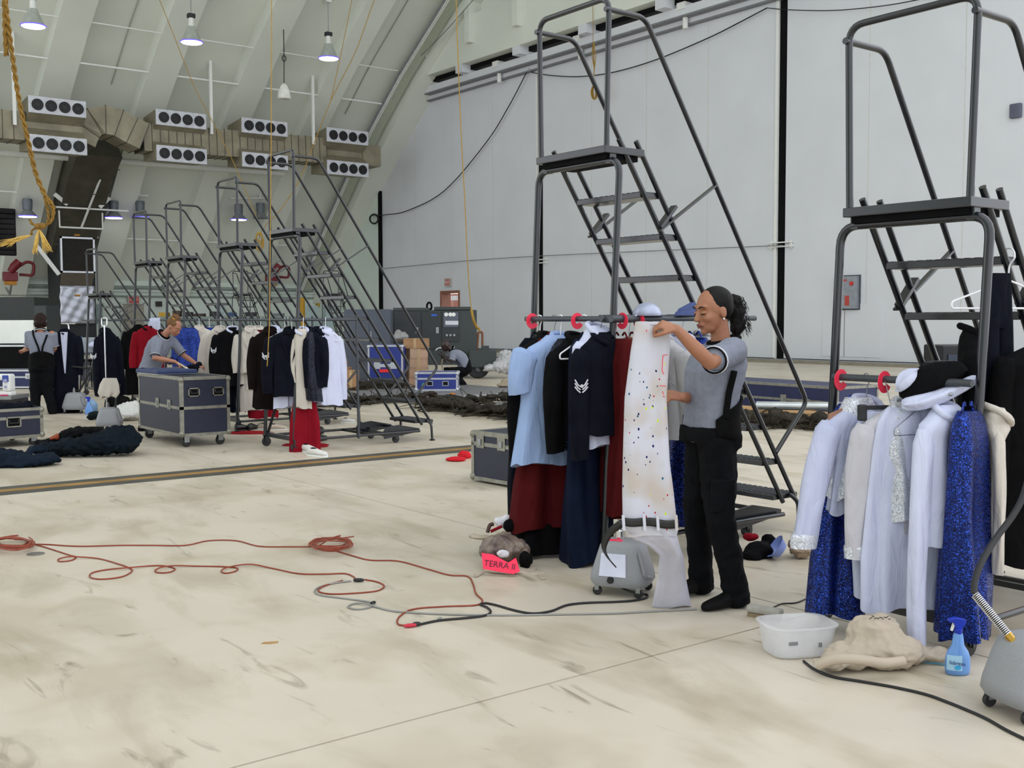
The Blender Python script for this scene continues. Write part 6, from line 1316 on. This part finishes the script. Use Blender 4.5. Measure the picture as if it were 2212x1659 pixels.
cd_ = MB().prism([lc_(*q_) for q_ in ((1037, 1200), (1062, 1200), (1097, 1213), (1112, 1200), (1125, 1228), (1112, 1236), (1046, 1234))], Mc.to_3x3() @ Vector((0, 0, -.0015)), Mc.to_3x3() @ Vector((0, 0, .0015))).build('pink_card', M_PINKP, t)
text('lettering', 'TERRA II', .050, mat('card_ink', '5a1030', .7), frame(lc_(1080, 1221, .003), Mc.to_3x3() @ Vector((1, 0, 0)), Mc.to_3x3() @ Vector((0, 1, 0))), cd_, .0006)
[heap('dark_clothes', '', '', [q_], C_BLK, .01, .03, t) for q_ in ((1135, 1210, DT+.02, (.05, .05, .06)), (1055, 1212, DT+.02, (.04, .04, .035)), (1100, 1135, DT+.35, (.05, .05, .05)))]
heap('white_cloth', '', '', [(1085, 1128, DT+.42, (.06, .05, .045)), (1098, 1118, DT+.42, (.04, .04, .03))], mat('white_tissue', 'd8d6dc'), .01, .03, t)
MB().tube(curve([V(1053, 1150, DT+.3), V(1058, 1135, DT+.32), V(1066, 1132, DT+.33)], 4), .012, 8).build('brown_strap', mat('brown_leather', '3c1c14', .5), t, 60)
MB().tube([V(1060, 1148, DT+.28), V(1084, 1137, DT+.3)], .010, 8).build('red_strap', C_RED2, t, 60)
MB().tube(curve([G(1025, 1240, .006), G(1028, 1246, .006), G(1045, 1236, .006)], 4), .004, 6).tube(curve([G(1163, 1240, .006), G(1168, 1250, .006), G(1180, 1250, .006)], 4), .004, 6).build('drawstring', M_BEIGE, t, 60)
# pile beyond the woman
DP = depth(G(1680, 1210)); t = thing('prop_pile', 'pile of black cloth, blue tub and fur on a beige cloth behind the woman', 'pile', tuple(G(1680, 1210)), 0, absolute=True)
heap('beige_cloth', '', '', [(1680, 1212, DP+.1, (.22, .2, .018)), (1690, 1230, DP-.05, (.12, .06, .012))], M_BEIGE, .01, .02, t)
heap('black_cloth', '', '', [(1640, 1190, DP+.1, (.10, .10, .07)), (1625, 1200, DP+.05, (.08, .08, .05)), (1660, 1170, DP+.2, (.06, .06, .06))], C_BLK, .01, .03, t)
heap('tan_fur', '', '', [(1730, 1190, DP+.05, (.08, .07, .05)), (1720, 1175, DP+.12, (.06, .06, .05))], mat('tan_fur', 'a38f7c', .9, var=.3, scale=30), .01, .05, t)
[heap('red_cloth', '', '', [q_], C_RED2, .01, .02, t) for q_ in ((1622, 1160, DP+.2, (.06, .05, .03)), (1690, 1216, DP-.02, (.04, .04, .015)))]
p = V(1682, 1186, DP+.02); Mt = Matrix.Rotation(-TH, 3, 'Z') @ Matrix.Rotation(R(-55), 3, 'Y')
MB().lathe([(.0, -.02), (.05, -.02), (.075, .03), (.08, .032), (.07, .028), (.045, -.012), (0, -.012)], 24, Mt, p).build('blue_tub', mat('pale_blue_tub', '7f92d4', .3), t, 50)
# items behind the dark coats at the right
p = V(2180, 1170, 5.6); tag(MB().box(p, (.2, .12, .08), Matrix.Rotation(-TH, 3, 'Z')).build('pink_card', M_PINKP), 'pink card lying on the ladder step below the black coats', 'card')
p = V(2052, 745, 7.2); t = thing('equipment_case', 'black equipment case standing behind the sequin costumes', 'case', (p.x, p.y, 0), -TH)
MB().b2((-.10, -.12, 0), (.28, .2, p.z)).build('body', mat('black_case', '0d1016', .5), t, bevel=.01); MB().b2((-.06, -.128, p.z-.22), (.22, -.12, p.z-.06)).build('panel', mat('case_blue', '1e2c44', .4), t)

# ================================================================== MIDDLE GROUND
# cargo pallets and nets
M_PAL = mat('pallet_plate', '77777a', .5, .2, var=.12, scale=3); M_NET = mat('olive_net', '34302a', .95, var=.5, scale=14)
def pallet(lab, x0, y0, x1, y1, z=.05):
    t = thing('cargo_pallet', lab, 'pallet', ((x0+x1)/2, (y0+y1)/2, 0), 0, 'flat cargo pallets on the floor'); hx, hy = (x1-x0)/2, (y1-y0)/2
    MB().b2((-hx, -hy, 0), (hx, hy, z)).build('plate', M_PAL, t, bevel=.006); MB().b2((-hx-.03, -hy-.03, .008), (hx+.03, hy+.03, z-.012)).build('rim', M_STEEL, t)
    return t
pallet('flat grey cargo pallet in front of the low blue case', 10.05, 12.6, 12.2, 15.3); pallet('flat grey cargo pallet under the low blue case', 11.5, 17.2, 14.0, 19.9, .045); pallet('flat grey cargo pallet beside the rolling ladder foot', 8.3, 17.0, 11.2, 19.6); pallet('flat grey cargo pallet under the long blue case', 12.4, 8.6, 14.6, 12.2, .06)
def net(lab, pts, seed, r=.09, cnt=14):
    """tangled roll of cargo net lying along pts on the floor"""
    rnd = random.Random(seed); t = thing('cargo_net', lab, 'net', tuple(pts[0]), 0, 'rolled cargo nets on the pallets', absolute=True); t.location.z = 0
    m = MB(); cp = curve(pts, 6)
    for p in cp:
        for _ in range(2): m.ell(p+Vector((rnd.uniform(-.12, .12), rnd.uniform(-.12, .12), rnd.uniform(.0, .07))), (rnd.uniform(.08, .16), rnd.uniform(.08, .16), r*rnd.uniform(.6, 1.2)), None, 8, 6)
    blob(m, 'roll', M_NET, t, .03, 1, tex=.08)
    m = MB()
    for k in range(cnt*4):
        a = rnd.choice(cp)+Vector((rnd.uniform(-.3, .3), rnd.uniform(-.3, .3), 0)); q = [a+Vector((rnd.uniform(-.2, .2)*j, rnd.uniform(-.2, .2)*j, 0)) for j in range(4)]
        m.tube(curve([Vector((p.x, p.y, .02+.14*abs(rnd.gauss(0, .7))*(1 if j < 2 else .2))) for j, p in enumerate(q)], 3), rnd.choice((.006, .011)), 4)
    m.build('loose_strap', mat('brown_strap_web', '39332a', .95, var=.3, scale=10), t, kind='stuff')
net('roll of dark cargo net along the near edge of an empty pallet', [Vector((10.0, y, .08)) for y in (15.4, 14.6, 13.8, 13.0, 12.4)], 1)
net('roll of cargo net between the empty pallet and the low blue case', [Vector((x, 15.45, .08)) for x in (10.1, 11, 12, 12.8)], 2, .07)
net('roll of cargo net beside the rolling ladder foot', [Vector((x, 16.95, .06)) for x in (8.2, 9.2, 10.2, 11.2)], 3, .06)
net('heap of cargo net behind the woman at the long blue case', [Vector((x, y, .08)) for x, y in ((12.2, 11.6), (11.9, 10.6), (12.0, 9.6), (12.3, 8.8))], 4, .14, 24)
net('heap of cargo net around the tall blue case', [Vector((x, y, .08)) for x, y in ((11.2, 20.6), (11.9, 20.2), (12.3, 19.9))], 5, .12)
# board on the net
p = G(1690, 900, .22); tag(MB().box((12.55, 10.2, .17), (.5, 1.8, .03)).build('plywood_board', mat('plywood', 'b08a5c', .7, var=.1, scale=5)), 'plywood board lying below the long blue case', 'board')
tag(MB().tube([(12.0, 10.0, .28), (12.5, 9.0, .30)], .06, 10).build('foil_roll', mat('silver_roll', 'd8dce0', .25, .7), None, 50), 'shiny silver roll lying on the cargo net', 'roll')
# generator, cabinet, boxes: local x to the right, y away
DG = 27.5; pg = V(945, 700, DG); gn = thing('ground_generator', 'dark grey-green ground power generator cart on wheels', 'generator', (pg.x, pg.y, 0), -TH+R(3))
M_GEN = mat('generator_paint', '333a3a', .5, .1, var=.1, scale=2); M_GEN2 = mat('generator_panel', '262c2e', .5, var=.1); k = DG/F
def gx(px): return (px-945)*k
def gz(py): return CH+(690-py)*k
MB().b2((gx(848), 0, .35), (gx(1030), 1.6, gz(670))).build('housing', M_GEN, gn, bevel=.02)
MB().b2((gx(850), -.02, gz(672)), (gx(928), 1.62, gz(665))).b2((gx(938), -.03, gz(670)), (gx(1018), 1.62, gz(663))).build('roof_cap', M_GEN, gn, bevel=.01)
for a, b in ((852, 908), (911, 952)): d_ = MB().b2((gx(a), -.03, .75), (gx(b), .0, gz(674))).build('access_door', M_GEN2, gn, bevel=.008); MB().b2((gx(b)-.12, -.05, 1.15), (gx(b)-.05, -.03, 1.3)).build('handle', M_STEEL, d_)
pn = MB().b2((gx(955), -.04, .95), (gx(992), 0, gz(672))).build('instrument_panel', M_GEN2, gn); MB().b2((gx(958), -.06, 1.30), (gx(990), -.04, gz(675))).build('gauge_glass', mat('gauge_glass', '3e4656', .1), pn)
for px in (964, 973, 980): MB().lathe([(0, 0), (.05, 0), (.05, .02), (0, .02)], 12, Matrix.Rotation(R(90), 3, 'X'), (gx(px), -.05, 1.62)).build('gauge', M_WHITE, pn)
MB().b2((gx(962), -.065, 1.36), (gx(990), -.055, 1.46)).build('reflective_strip', M_ALUB, pn)
for px in (965, 973, 981): MB().lathe([(0, 0), (.035, 0), (.03, .03), (0, .03)], 10, Matrix.Rotation(R(90), 3, 'X'), (gx(px), -.04, 1.1)).build('knob', M_STEEL, pn)
MB().b2((gx(932), -.04, 1.58), (gx(944), -.028, 1.63)).build('blue_plate', mat('blue_plate', '2858b8', .4), gn)
MB().tube([(gx(927)+.06*cos(a), .3, gz(662)+.1*sin(a)) for a in [2*pi*i/14 for i in range(15)]], .03, 6).build('lifting_ring', M_BLACK, gn, 60)
MB().b2((gx(1012), -.1, .28), (gx(1072), .6, gz(757))).build('tongue_box', M_GEN, gn, bevel=.02); MB().b2((gx(1040), .0, gz(757)), (gx(1056), .4, gz(748))).build('tongue_step', M_GEN, gn)
MB().tube(bend([(gx(1030), .1, gz(757)), (gx(1033), .1, gz(718)), (gx(1042), .1, gz(718)), (gx(1042), .1, gz(747))], .08, 4), .03, 8).build('grab_handle', mat('rust_handle', '7a4a2c', .6), gn, 60)
for px, r_ in ((1032, .3), (880, .3)):
    w_ = MB().lathe([(.08, -.1), (r_*.9, -.1), (r_, -.06), (r_, .06), (r_*.9, .1), (.08, .1)], 22, Matrix.Rotation(R(90), 3, 'X'), (gx(px), .12, r_)).build('wheel', M_RUB, gn, 40); MB().lathe([(0, -.1), (.12, -.11), (.12, .1), (0, .1)], 14, Matrix.Rotation(R(90), 3, 'X'), (gx(px), .12, r_)).build('hub', M_STEEL, w_)
pc = V(800, 700, 26.0); t = thing('steel_cabinet', 'slate grey steel cabinet standing left of the generator', 'cabinet', (pc.x, pc.y, 0), -TH+R(3)); k2 = 26./F; tz = CH+(690-668)*k2
MB().b2((-.62, 0, 0), (.48, 1., tz)).build('body', mat('slate_paint', '4a505c', .5, var=.08, scale=3), t, bevel=.01); MB().b2((-.02, -.012, .08), (.46, 0, tz-.1)).b2((-.6, -.012, .08), (-.04, 0, tz-.1)).build('door', mat('slate_paint', '4a505c'), t, bevel=.006); MB().b2((.0, -.03, tz*.6), (.03, -.012, tz*.7)).build('handle', M_STEEL, t)
M_CARD = mat('cardboard', 'a5805e', .8, var=.08, scale=4); M_CARDW = mat('wrapped_cardboard', 'b89478', .3, var=.1, scale=5, coat=.6); M_FILM = mat('stretch_film', 'd9dade', .25, alpha=.7)
def carton(lab, px, py, dp_, w, d, h, rz=0., m=None, z=0.):
    p = V(px, py, dp_); t = thing('carton', lab, 'carton', (p.x, p.y, z), -TH+rz, 'cardboard cartons by the generator'); MB().b2((-w/2, -d/2, 0), (w/2, d/2, h)).build('box', m or M_CARD, t, bevel=.006); MB().b2((-.03, -d/2-.003, 0), (.03, d/2+.003, h+.003)).build('packing_tape', mat('packing_tape', 'b89a74', .3), t)
    MB().b2((-w/2-.002, -d/2-.002, h-.03), (w/2+.002, d/2+.002, h-.026)).build('flap_gap', mat('flap_shadow_brown', '6e5238', .8), t)
dc = 24.6
for k in range(4): carton(('bottom film wrapped carton of the tall stack', 'second film wrapped carton of the tall stack', 'third film wrapped carton of the tall stack', 'upper film wrapped carton of the tall stack')[k], 905, 800, dc, .40, .4, .21, R(3*k-4), M_CARDW, .02+.212*k if False else .212*k)
carton('open topped carton on the film wrapped stack', 900, 800, dc, .52, .42, .22, R(-5), M_CARD, .85)
carton('plain carton standing beside the film wrapped stack', 884, 800, dc+.45, .42, .4, .5, R(4)); carton('carton on the plain carton beside the stack', 884, 800, dc+.45, .42, .4, .42, R(6), None, .5)
carton('low carton left of the tall blue case', 758, 810, 23.2, .34, .4, .42, R(6)); carton('carton behind the low carton left of the blue case', 735, 800, 23.8, .42, .4, .46, R(-6)); carton('small carton on top of the carton left of the blue case', 733, 800, 23.8, .3, .3, .18, R(-6), M_CARDW, .46)
p = V(868, 726, dc+.45); tag(heap('film_bundle', '', '', [(866, 728, dc+.45, (.2, .2, .12)), (860, 722, dc+.5, (.1, .1, .12))], mat('crumpled_film', '8a8a8a', .3), .02, .05) , 'crumpled grey film heaped behind the open carton', 'film')
tag(heap('plastic_bundle', '', '', [(1098, 785, 27.5, (.35, .3, .30)), (1080, 792, 27.4, (.25, .25, .18)), (1092, 770, 27.6, (.22, .2, .2)), (1055, 795, 27.3, (.15, .15, .12))], mat('clear_film_bundle', 'b4b4b6', .25, var=.1, scale=8), .03, .12), 'big bundle of crumpled clear plastic right of the generator', 'plastic')
tag(heap('tarp_heap', '', '', [(1105, 826, 23.5, (.25, .3, .12)), (1090, 832, 23.3, (.2, .2, .06))], mat('tan_tarp', '9c8f7c', .8), .03, .05), 'tan tarp heaped on the floor left of the pale blue shirt', 'tarp')
p = G(978, 851, .1); tag(MB().box(G(977, 851, .06)+UPZ*.0, (.1, .08, .04), Matrix.Rotation(-TH, 3, 'Z')).build('orange_block', mat('orange_block', 'c7762a', .6), None, bevel=.01), 'small orange block in front of the low blue case', 'block')
# whip hose in the man's hands
tag(MB().tube(curve([w4(941, 757, -.2), w4(945, 753, -.2), w4(953, 751, -.2)], 5), .012, 6).build('white_tube', M_WHITE, None, 60), 'thin white tube in the hand of the crouching man', 'tube')
tag(MB().tube(curve([w4(957, 775, -.3), w4(954, 785, -.3), w4(956, 796, -.3), w4(957, 806, -.35), w4(962, 832, -.4), w4(975, 838, -.4)], 5), .014, 6).build('air_hose', mat('tan_hose', '8a7a60', .6), None, 60), 'tan air hose hanging from the hand of the crouching man', 'hose')
# red cloth by the near case
tag(heap('red_cloth', '', '', [(985, 992, 11.5, (.12, .10, .03)), (1003, 984, 11.7, (.08, .06, .06))], mat('flag_red', 'c0202a', .8), .012, .02), 'bright red cloth on the floor left of the road case', 'cloth')

# ================================================================== LEFT GROUP
M_GBAG = mat('dark_teal_nylon', '07121b', .8, var=.25, scale=6, bump=.1, bscale=60)
DL = depth(G(190, 985)); t = thing('garment_bag', 'long dark teal garment bag lying on the floor in front of the large road case', 'bag', tuple(G(190, 975)), 0, absolute=True)
heap('bag_body', '', '', [(255, 948, DL+.1, (.26, .25, .17)), (215, 958, DL+.0, (.30, .22, .14)), (165, 964, DL-.05, (.30, .2, .11)), (120, 968, DL-.05, (.26, .18, .09)), (270, 960, DL+.0, (.18, .2, .10))], M_GBAG, .016, .09, t)
heap('black_clothes', '', '', [(165, 938, DL+.15, (.20, .16, .09)), (190, 935, DL+.2, (.2, .14, .08)), (110, 958, DL+.2, (.2, .15, .07)), (215, 940, DL+.3, (.12, .1, .1))], C_BLK, .016, .06, t)
heap('orange_lining', '', '', [(118, 946, DL+.12, (.06, .05, .03)), (124, 942, DL+.14, (.04, .04, .03))], mat('orange_lining', '8a3a18', .7), .012, .03, t)
DL2 = depth(G(60, 1008)); tag(heap('garment_bag', '', '', [(95, 992, DL2+.1, (.18, .2, .07)), (50, 995, DL2+.1, (.25, .2, .08)), (10, 990, DL2+.15, (.25, .25, .10)), (30, 1003, DL2-.05, (.3, .1, .05)), (-40, 990, DL2+.1, (.3, .25, .1)), (80, 970, DL2+.4, (.12, .12, .06))], mat('slate_blue_nylon', '0d1a28', .8, var=.25, scale=6), .016, .07), 'slate blue garment bag lying below the open road case', 'bag')
tag(heap('dark_clothes', '', '', [(10, 888, depth(lc)+.0, (.25, .2, .12)), (40, 884, depth(lc)+.1, (.16, .2, .10)), (-15, 886, depth(lc), (.2, .2, .12)), (60, 880, depth(lc)+.15, (.08, .1, .10))], C_NAVY, .016, .05), 'dark navy clothes heaped in the open road case', 'clothes')
# sewing machine on a crate behind the open case
ps = V(5, 850, 15.6); t = thing('crate', 'dark crate carrying the sewing machine', 'crate', (ps.x, ps.y, 0), -TH); zt_ = CH-(852-690)*15.6/F
MB().b2((-.35, -.1, 0), (.17, .45, zt_-.04)).build('body', mat('crate_dark', '17181e', .6), t); MB().b2((-.36, -.12, zt_-.05), (.18, .47, zt_)).build('lid', M_STEEL, t)
t = thing('sewing_machine', 'white and blue sewing machine with control dials', 'sewing machine', (ps.x, ps.y, zt_), -TH)
MB().b2((-.30, -.04, 0), (.14, .14, .06)).build('bed', M_WHITE, t, bevel=.015); MB().b2((.02, -.05, .06), (.135, .14, .31)).build('pillar', M_WHITE, t, bevel=.03); MB().b2((-.28, -.02, .22), (.1, .12, .31)).build('arm', M_WHITE, t, bevel=.03)
MB().b2((.03, -.058, .2), (.12, -.048, .295)).build('blue_panel', mat('machine_blue', '36489a', .4), t, bevel=.01)
for z, r_ in ((.215, .03), (.13, .02)): MB().lathe([(0, 0), (r_, 0), (r_*.9, .02), (0, .02)], 16, Matrix.Rotation(R(90), 3, 'X'), (.075, -.055, z)).build('dial', mat('dial_grey', '9a9ec4', .4), t, 50)
MB().b2((-.0, -.08, .0), (.11, -.05, .02)).build('pink_pad', mat('pink_pad', 'c02a68', .5), t, bevel=.008)
# pole steamer with the navy jacket
p5 = G(237, 928); st3 = steamer('silver garment steamer with a tall pole holding the navy jacket', (p5.x, p5.y, 0), -TH+R(10), pole=True, foil=False, s=1.05)
ztop = CH+(690-700)*depth(p5)/F
MB().tube([(-.03, 0, .3), (-.035, 0, ztop)], .011, 8).build('pole', M_CHROME, st3, 50); MB().tube([(.08, 0, .28), (.09, .03, .45), (.14, .06, .62)], .014, 8).build('hose', M_RUB, st3, 60)
MB().tube([(-.035+.035*math.copysign(abs(cos(q))**.4, cos(q)), 0, ztop+.04+.055*math.copysign(abs(sin(q))**.4, sin(q))) for q in [2*pi*i/24 for i in range(25)]], .008, 6).build('hook_loop', M_CHROME, st3, 50)
jacket('jacket', 'navy jacket with white stripes on the steamer pole', C_NAVY, Vector((p5.x, p5.y+.10, ztop+.04)), -TH+R(24), sh=.26, L=.90, hem=.26, sl=.80, slr=.05, seed=101, lapel=False, chev=-1, spread=.02, dx=.06)
tw_ = thing('towel', 'pale cloth hanging low on the navy jacket by the steamer pole', 'cloth', tuple(V(240, 800, depth(p5)-.02)), -TH); cloth([(-.10, .09, .02, .02, -.1), (-.18, .13, .025, .01, -.1), (-.30, .15, .03, .0, -.1), (-.36, .10, .02, -.01, -.1)], 5, amp=.02, m=12).build('folds', C_IVO, tw_, 70)
# second steamer and the navy coat beside the standing person
p6 = G(168, 893); st4 = steamer('boxy silver garment steamer behind the spray bottles', (p6.x, p6.y+.1, 0), -TH, pole=True, foil=False, s=1.15); z6 = CH+(690-697)*depth(p6)/F
q6 = V(139, 700, depth(p6)+.1); lx = (q6-Vector((p6.x, p6.y+.1, 0))); xl = lx.x*cos(TH)-lx.y*sin(TH)
MB().tube(bend([(-.1, .05, .32), (-.12, .1, z6), (xl-.1, .1, z6), (xl+.15, .1, z6)], .05, 4), .012, 8).build('pole', M_CHROME, st4, 50)
MB().tube(curve([(.05, 0, .33), (.22, 0, .62), (.30, 0, .70), (.1, 0, .74), (-.4, 0, .80), (-.62, -.1, 1.0)], 5), .018, 8).build('hose', M_RUB, st4, 60)
MB().tube(bend([(-.08, 0, .33), (-.06, 0, .37), (.06, 0, .37), (.08, 0, .33)], .02, 3), .012, 6).build('carry_handle', M_RUB, st4, 60)
jacket('coat', 'long navy uniform coat with a white scarf beside the standing person', C_NAVY, Vector((q6.x, q6.y, z6)), -TH+R(15), sh=.42, L=1.36, hem=.40, sl=.62, seed=102, inner=C_WHT, lapel=True, cat='coat', spread=-.01)
p = G(192, 895); bottle('small blue spray bottle on the floor beside the boxy steamer', (p.x, p.y, 0), -TH, 1.0, False)
p = G(200, 888); tag(MB().loft([[(p.x+a*cos(q), p.y+a*.7*sin(q), z) for q in [2*pi*i/16 for i in range(16)]] for z, a in ((0, .07), (.02, .085), (.12, .085), (.16, .05), (.18, .025), (.2, .025))]).build('water_jug', mat('pale_blue_jug', '8fb4dc', .3), None, 60), 'pale blue water jug beside the small spray bottle', 'jug')
tag(heap('dark_pouch', '', '', [(205, 897, depth(G(205, 907)), (.11, .1, .07)), (196, 901, depth(G(205, 907)), (.07, .07, .05))], mat('dark_green_pouch', '0e1a1c', .8), .012, .03), 'dark green pouch on the floor by the spray bottles', 'pouch')
tag(heap('satin_pile', '', '', [(275, 884, 16.4, (.25, .2, .10)), (265, 896, 16.2, (.22, .15, .08)), (290, 893, 16.3, (.2, .15, .09)), (245, 896, 16.3, (.14, .12, .07)), (285, 876, 16.6, (.2, .16, .08))], mat('white_satin', 'd8d8d4', .3, var=.04, scale=6), .016, .07), 'heap of white satin cloth on the floor left of the large road case', 'cloth')
tag(heap('dark_heap', '', '', [(255, 868, 17.9, (.22, .2, .12)), (270, 874, 17.8, (.2, .2, .09)), (240, 876, 17.8, (.12, .12, .08))], C_BLK, .016, .05), 'heap of black cloth behind the white satin', 'cloth')
# back left: dark cabinet, glossy wrapped pallet, table with bins
def slab(name, lab, cat, px0, py0, px1, py1, dp_, thick, m, z0=None, bevel=.01):
    a = V(px0, py0, dp_); b = V(px1, py1, dp_); c = (a+b)/2; w_ = (px1-px0)*dp_/F; zz0 = b.z if z0 is None else z0
    o = MB().b2((-w_/2, 0, zz0), (w_/2, thick, a.z)).build(name, m, None, bevel=bevel); o.location = (c.x, c.y, 0); o.rotation_euler = (0, 0, -TH); return tag(o, lab, cat)
slab('roller_cabinet', 'dark green roller cabinet against the back wall', 'cabinet', -60, 642, 74, 700, 36, 2., mat('dark_green_paint', '1c2422', .5), 0.)
slab('locker', 'narrow dark locker beside the dark green cabinet', 'locker', 74, 660, 100, 700, 34, 1., mat('dark_locker', '2c3336', .5), 0.)
t = slab('glossy_sheet', 'bright glossy white sheet wrapped around a pallet at the left', 'sheet', -60, 692, 72, 742, 27.5, .8, mat('glossy_white_film', 'e6eae2', .12, var=.06, scale=1.2))
slab('dark_bench', 'long dark bench below the glossy white sheet', 'bench', -70, 745, 80, 830, 27.2, 1.1, mat('bench_dark', '131416', .6), 0.)
p = V(232, 760, 25.5); tb = thing('folding_table', 'folding table with bins behind the hanging coats', 'table', (p.x, p.y, 0), -TH); MB().b2((-.9, -.35, .70), (.75, .4, .74)).build('table_top', mat('table_grey', '3a403c', .6), tb)
for x in (-.8, .65):
    for y in (-.28, .32): MB().tube([(x, y, 0), (x*.97, y, .7)], .018, 8).build('leg', M_STEEL, tb, 50)
def ontable(name, lab, cat, x, w, h, m, y=-.2, d=.35, z=.742): q = tb.location+RIGHT*x+FWD0*y; o = MB().b2((-w/2, 0, 0), (w/2, d, h)).build(name, m, None, bevel=.02); o.location = (q.x, q.y, z); o.rotation_euler = (0, 0, -TH+R(5)); return tag(o, lab, cat)
ontable('blue_bag', 'bright blue bag standing on the folding table', 'bag', -.72, .22, .38, mat('blue_bag', '2764b8', .5)); ontable('storage_bin', 'pale grey translucent bin on the folding table', 'bin', -.40, .34, .36, mat('grey_bin', '8d949c', .4)); ontable('storage_bin', 'dark bin on the folding table', 'bin', .05, .42, .3, mat('dark_bin', '2a2c30', .5)); ontable('paper_stack', 'pale box on the folding table beside the dark bin', 'box', .50, .22, .26, mat('pale_box', '9aa49c', .6)); 
tag(heap('white_cloth', '', '', [(208, 746, 25.3, (.2, .15, .10)), (216, 750, 25.2, (.16, .12, .07))], C_WHT, .02, .05), 'white cloth bundle on the edge of the folding table', 'cloth')
for k, (px, dp_) in enumerate(((190, 24.4), (268, 24.6), (245, 25.9))):
    p = V(px, 790, dp_); t = thing('stool', ('dark stool in front of the folding table', 'dark stool beside the black coat', 'dark stool behind the folding table')[k], 'stool', (p.x, p.y, 0), -TH+R(20*k)); MB().lathe([(0, .58), (.17, .58), (.18, .6), (.17, .63), (0, .63)], 18).build('seat', M_BLACK, t, 50)
    for a in range(4): q = R(45+90*a); MB().tube([(.13*cos(q), .13*sin(q), .58), (.19*cos(q), .19*sin(q), 0)], .014, 8).build('leg', M_STEEL if k else M_BLACK, t, 50)
# shelf line of gear along the back wall
t = slab('workbench', 'long low workbench along the back wall', 'workbench', 330, 684, 640, 700, 47, 1., mat('bench_grey', '7e8a84', .6), 0.)
rnd = random.Random(9)
for k, px in enumerate((352, 380, 405, 428, 462, 500, 540, 600)):
    w_ = rnd.uniform(14, 24); o = slab('equipment_box', ('yellow toolbox', 'brown kit box', 'black camera case', 'dark brown bag', 'black helmet box', 'blue tarpaulin pack', 'small black radio', 'grey meter case')[k]+' on the long workbench', 'box', px-w_/2, 684-rnd.uniform(6, 14), px+w_/2, 684, 47.2, .4, mat(*(('tool_yellow', 'b8901c'), ('kit_brown', '4a3524'), ('cam_black', '18181a'), ('bag_brown', '3a2a22'), ('helm_black', '151517'), ('tarp_blue', '28467c'), ('radio_black', '1a1a1e'), ('meter_grey', '6a6e72'))[k]))
    
# ================================================================== SHOES AND SMALL THINGS UNDER THE RAILS
def shoe(lab, px, py, rz, m, s=1., sole=None, group=None, z=0.):
    p = G(px, py, z); t = thing('shoe', lab, 'shoe', (p.x, p.y, z), rz, group); rows = []
    for x, hw, h in ((-.13, .025, .05), (-.11, .034, .075), (-.06, .036, .08), (0, .04, .07), (.06, .047, .055), (.11, .042, .045), (.14, .02, .03)): rows.append([(x*s, hw*s*cos(q), (.012+(h*(.5+.5*sin(q))))*s) for q in [2*pi*i/14 for i in range(14)]])
    MB().loft(rows).build('upper', m, t, 60); MB().prism([(x*s, y*s, 0) for x, y in ((-.135, -.02), (-.13, .022), (-.04, .036), (.06, .047), (.13, .03), (.15, 0), (.13, -.03), (.06, -.045), (-.04, -.036))], (0, 0, 0), (0, 0, .018*s)).build('sole', sole or M_WHITE, t, bevel=.003)
    MB().ell((-.05*s, 0, .082*s), (.045*s, .026*s, .01*s), None, 12, 6).build('opening', M_BLACK, t, 60)
    return t
M_SNK = mat('white_sneaker', 'd4d2cc', .6); M_BSH = mat('black_shoe', '0b0b0d', .35)
shoe('white sneaker, the farther of a pair in front of the yellow floor line', 667, 977, R(-80), M_SNK, 1.05); shoe('white sneaker, the nearer of a pair in front of the yellow floor line', 685, 986, R(-70), M_SNK, 1.05)
for k, (px, py, rz) in enumerate(((678, 941, 60), (694, 952, 40), (690, 935, 80))): shoe(('black shoe leaning on the red trousers', 'black shoe nearest the ladder base bar', 'black shoe behind the other black shoes')[k], px, py, R(rz), M_BSH, 1., M_BSH)
for k, (px, py) in enumerate(((525, 930), (545, 928), (515, 925))): shoe(('black shoe on the red cloth under the ivory jacket', 'second black shoe on the red cloth', 'black shoe at the end of the red cloth')[k], px, py, R(20+25*k), M_BSH, 1., M_BSH, None, .03)
for k, (px, py) in enumerate(((577, 927), (597, 929))): shoe(('ivory shoe beside the red cloth', 'ivory shoe next to the ladder leg')[k], px, py, R(-20), mat('ivory_shoe', 'b9ab9a', .5), 1., M_SNK)
shoe('small pale shoe lying under the rolling ladder', 752, 913, R(-30), M_SNK, .8)
for lab, sh_ in (('red cloth spread under the black shoes', [(540, 936, depth(G(540, 936)), (.34, .16, .035))]), ('red cloth lying under the ladder base bar', [(660, 962, depth(G(660, 962)), (.30, .14, .035)), (685, 965, depth(G(685, 965)), (.14, .1, .035))])): tag(heap('red_cloth', '', '', sh_, mat('dull_red_cloth', '8c1a20', .85), .014, .01), lab, 'cloth')
tag(heap('blue_bag', '', '', [(545, 878, 18.4, (.18, .15, .12)), (520, 880, 18.3, (.12, .12, .10))], mat('dark_blue_bag', '14233c', .7), .014, .03), 'dark blue bag behind the red trousers', 'bag')
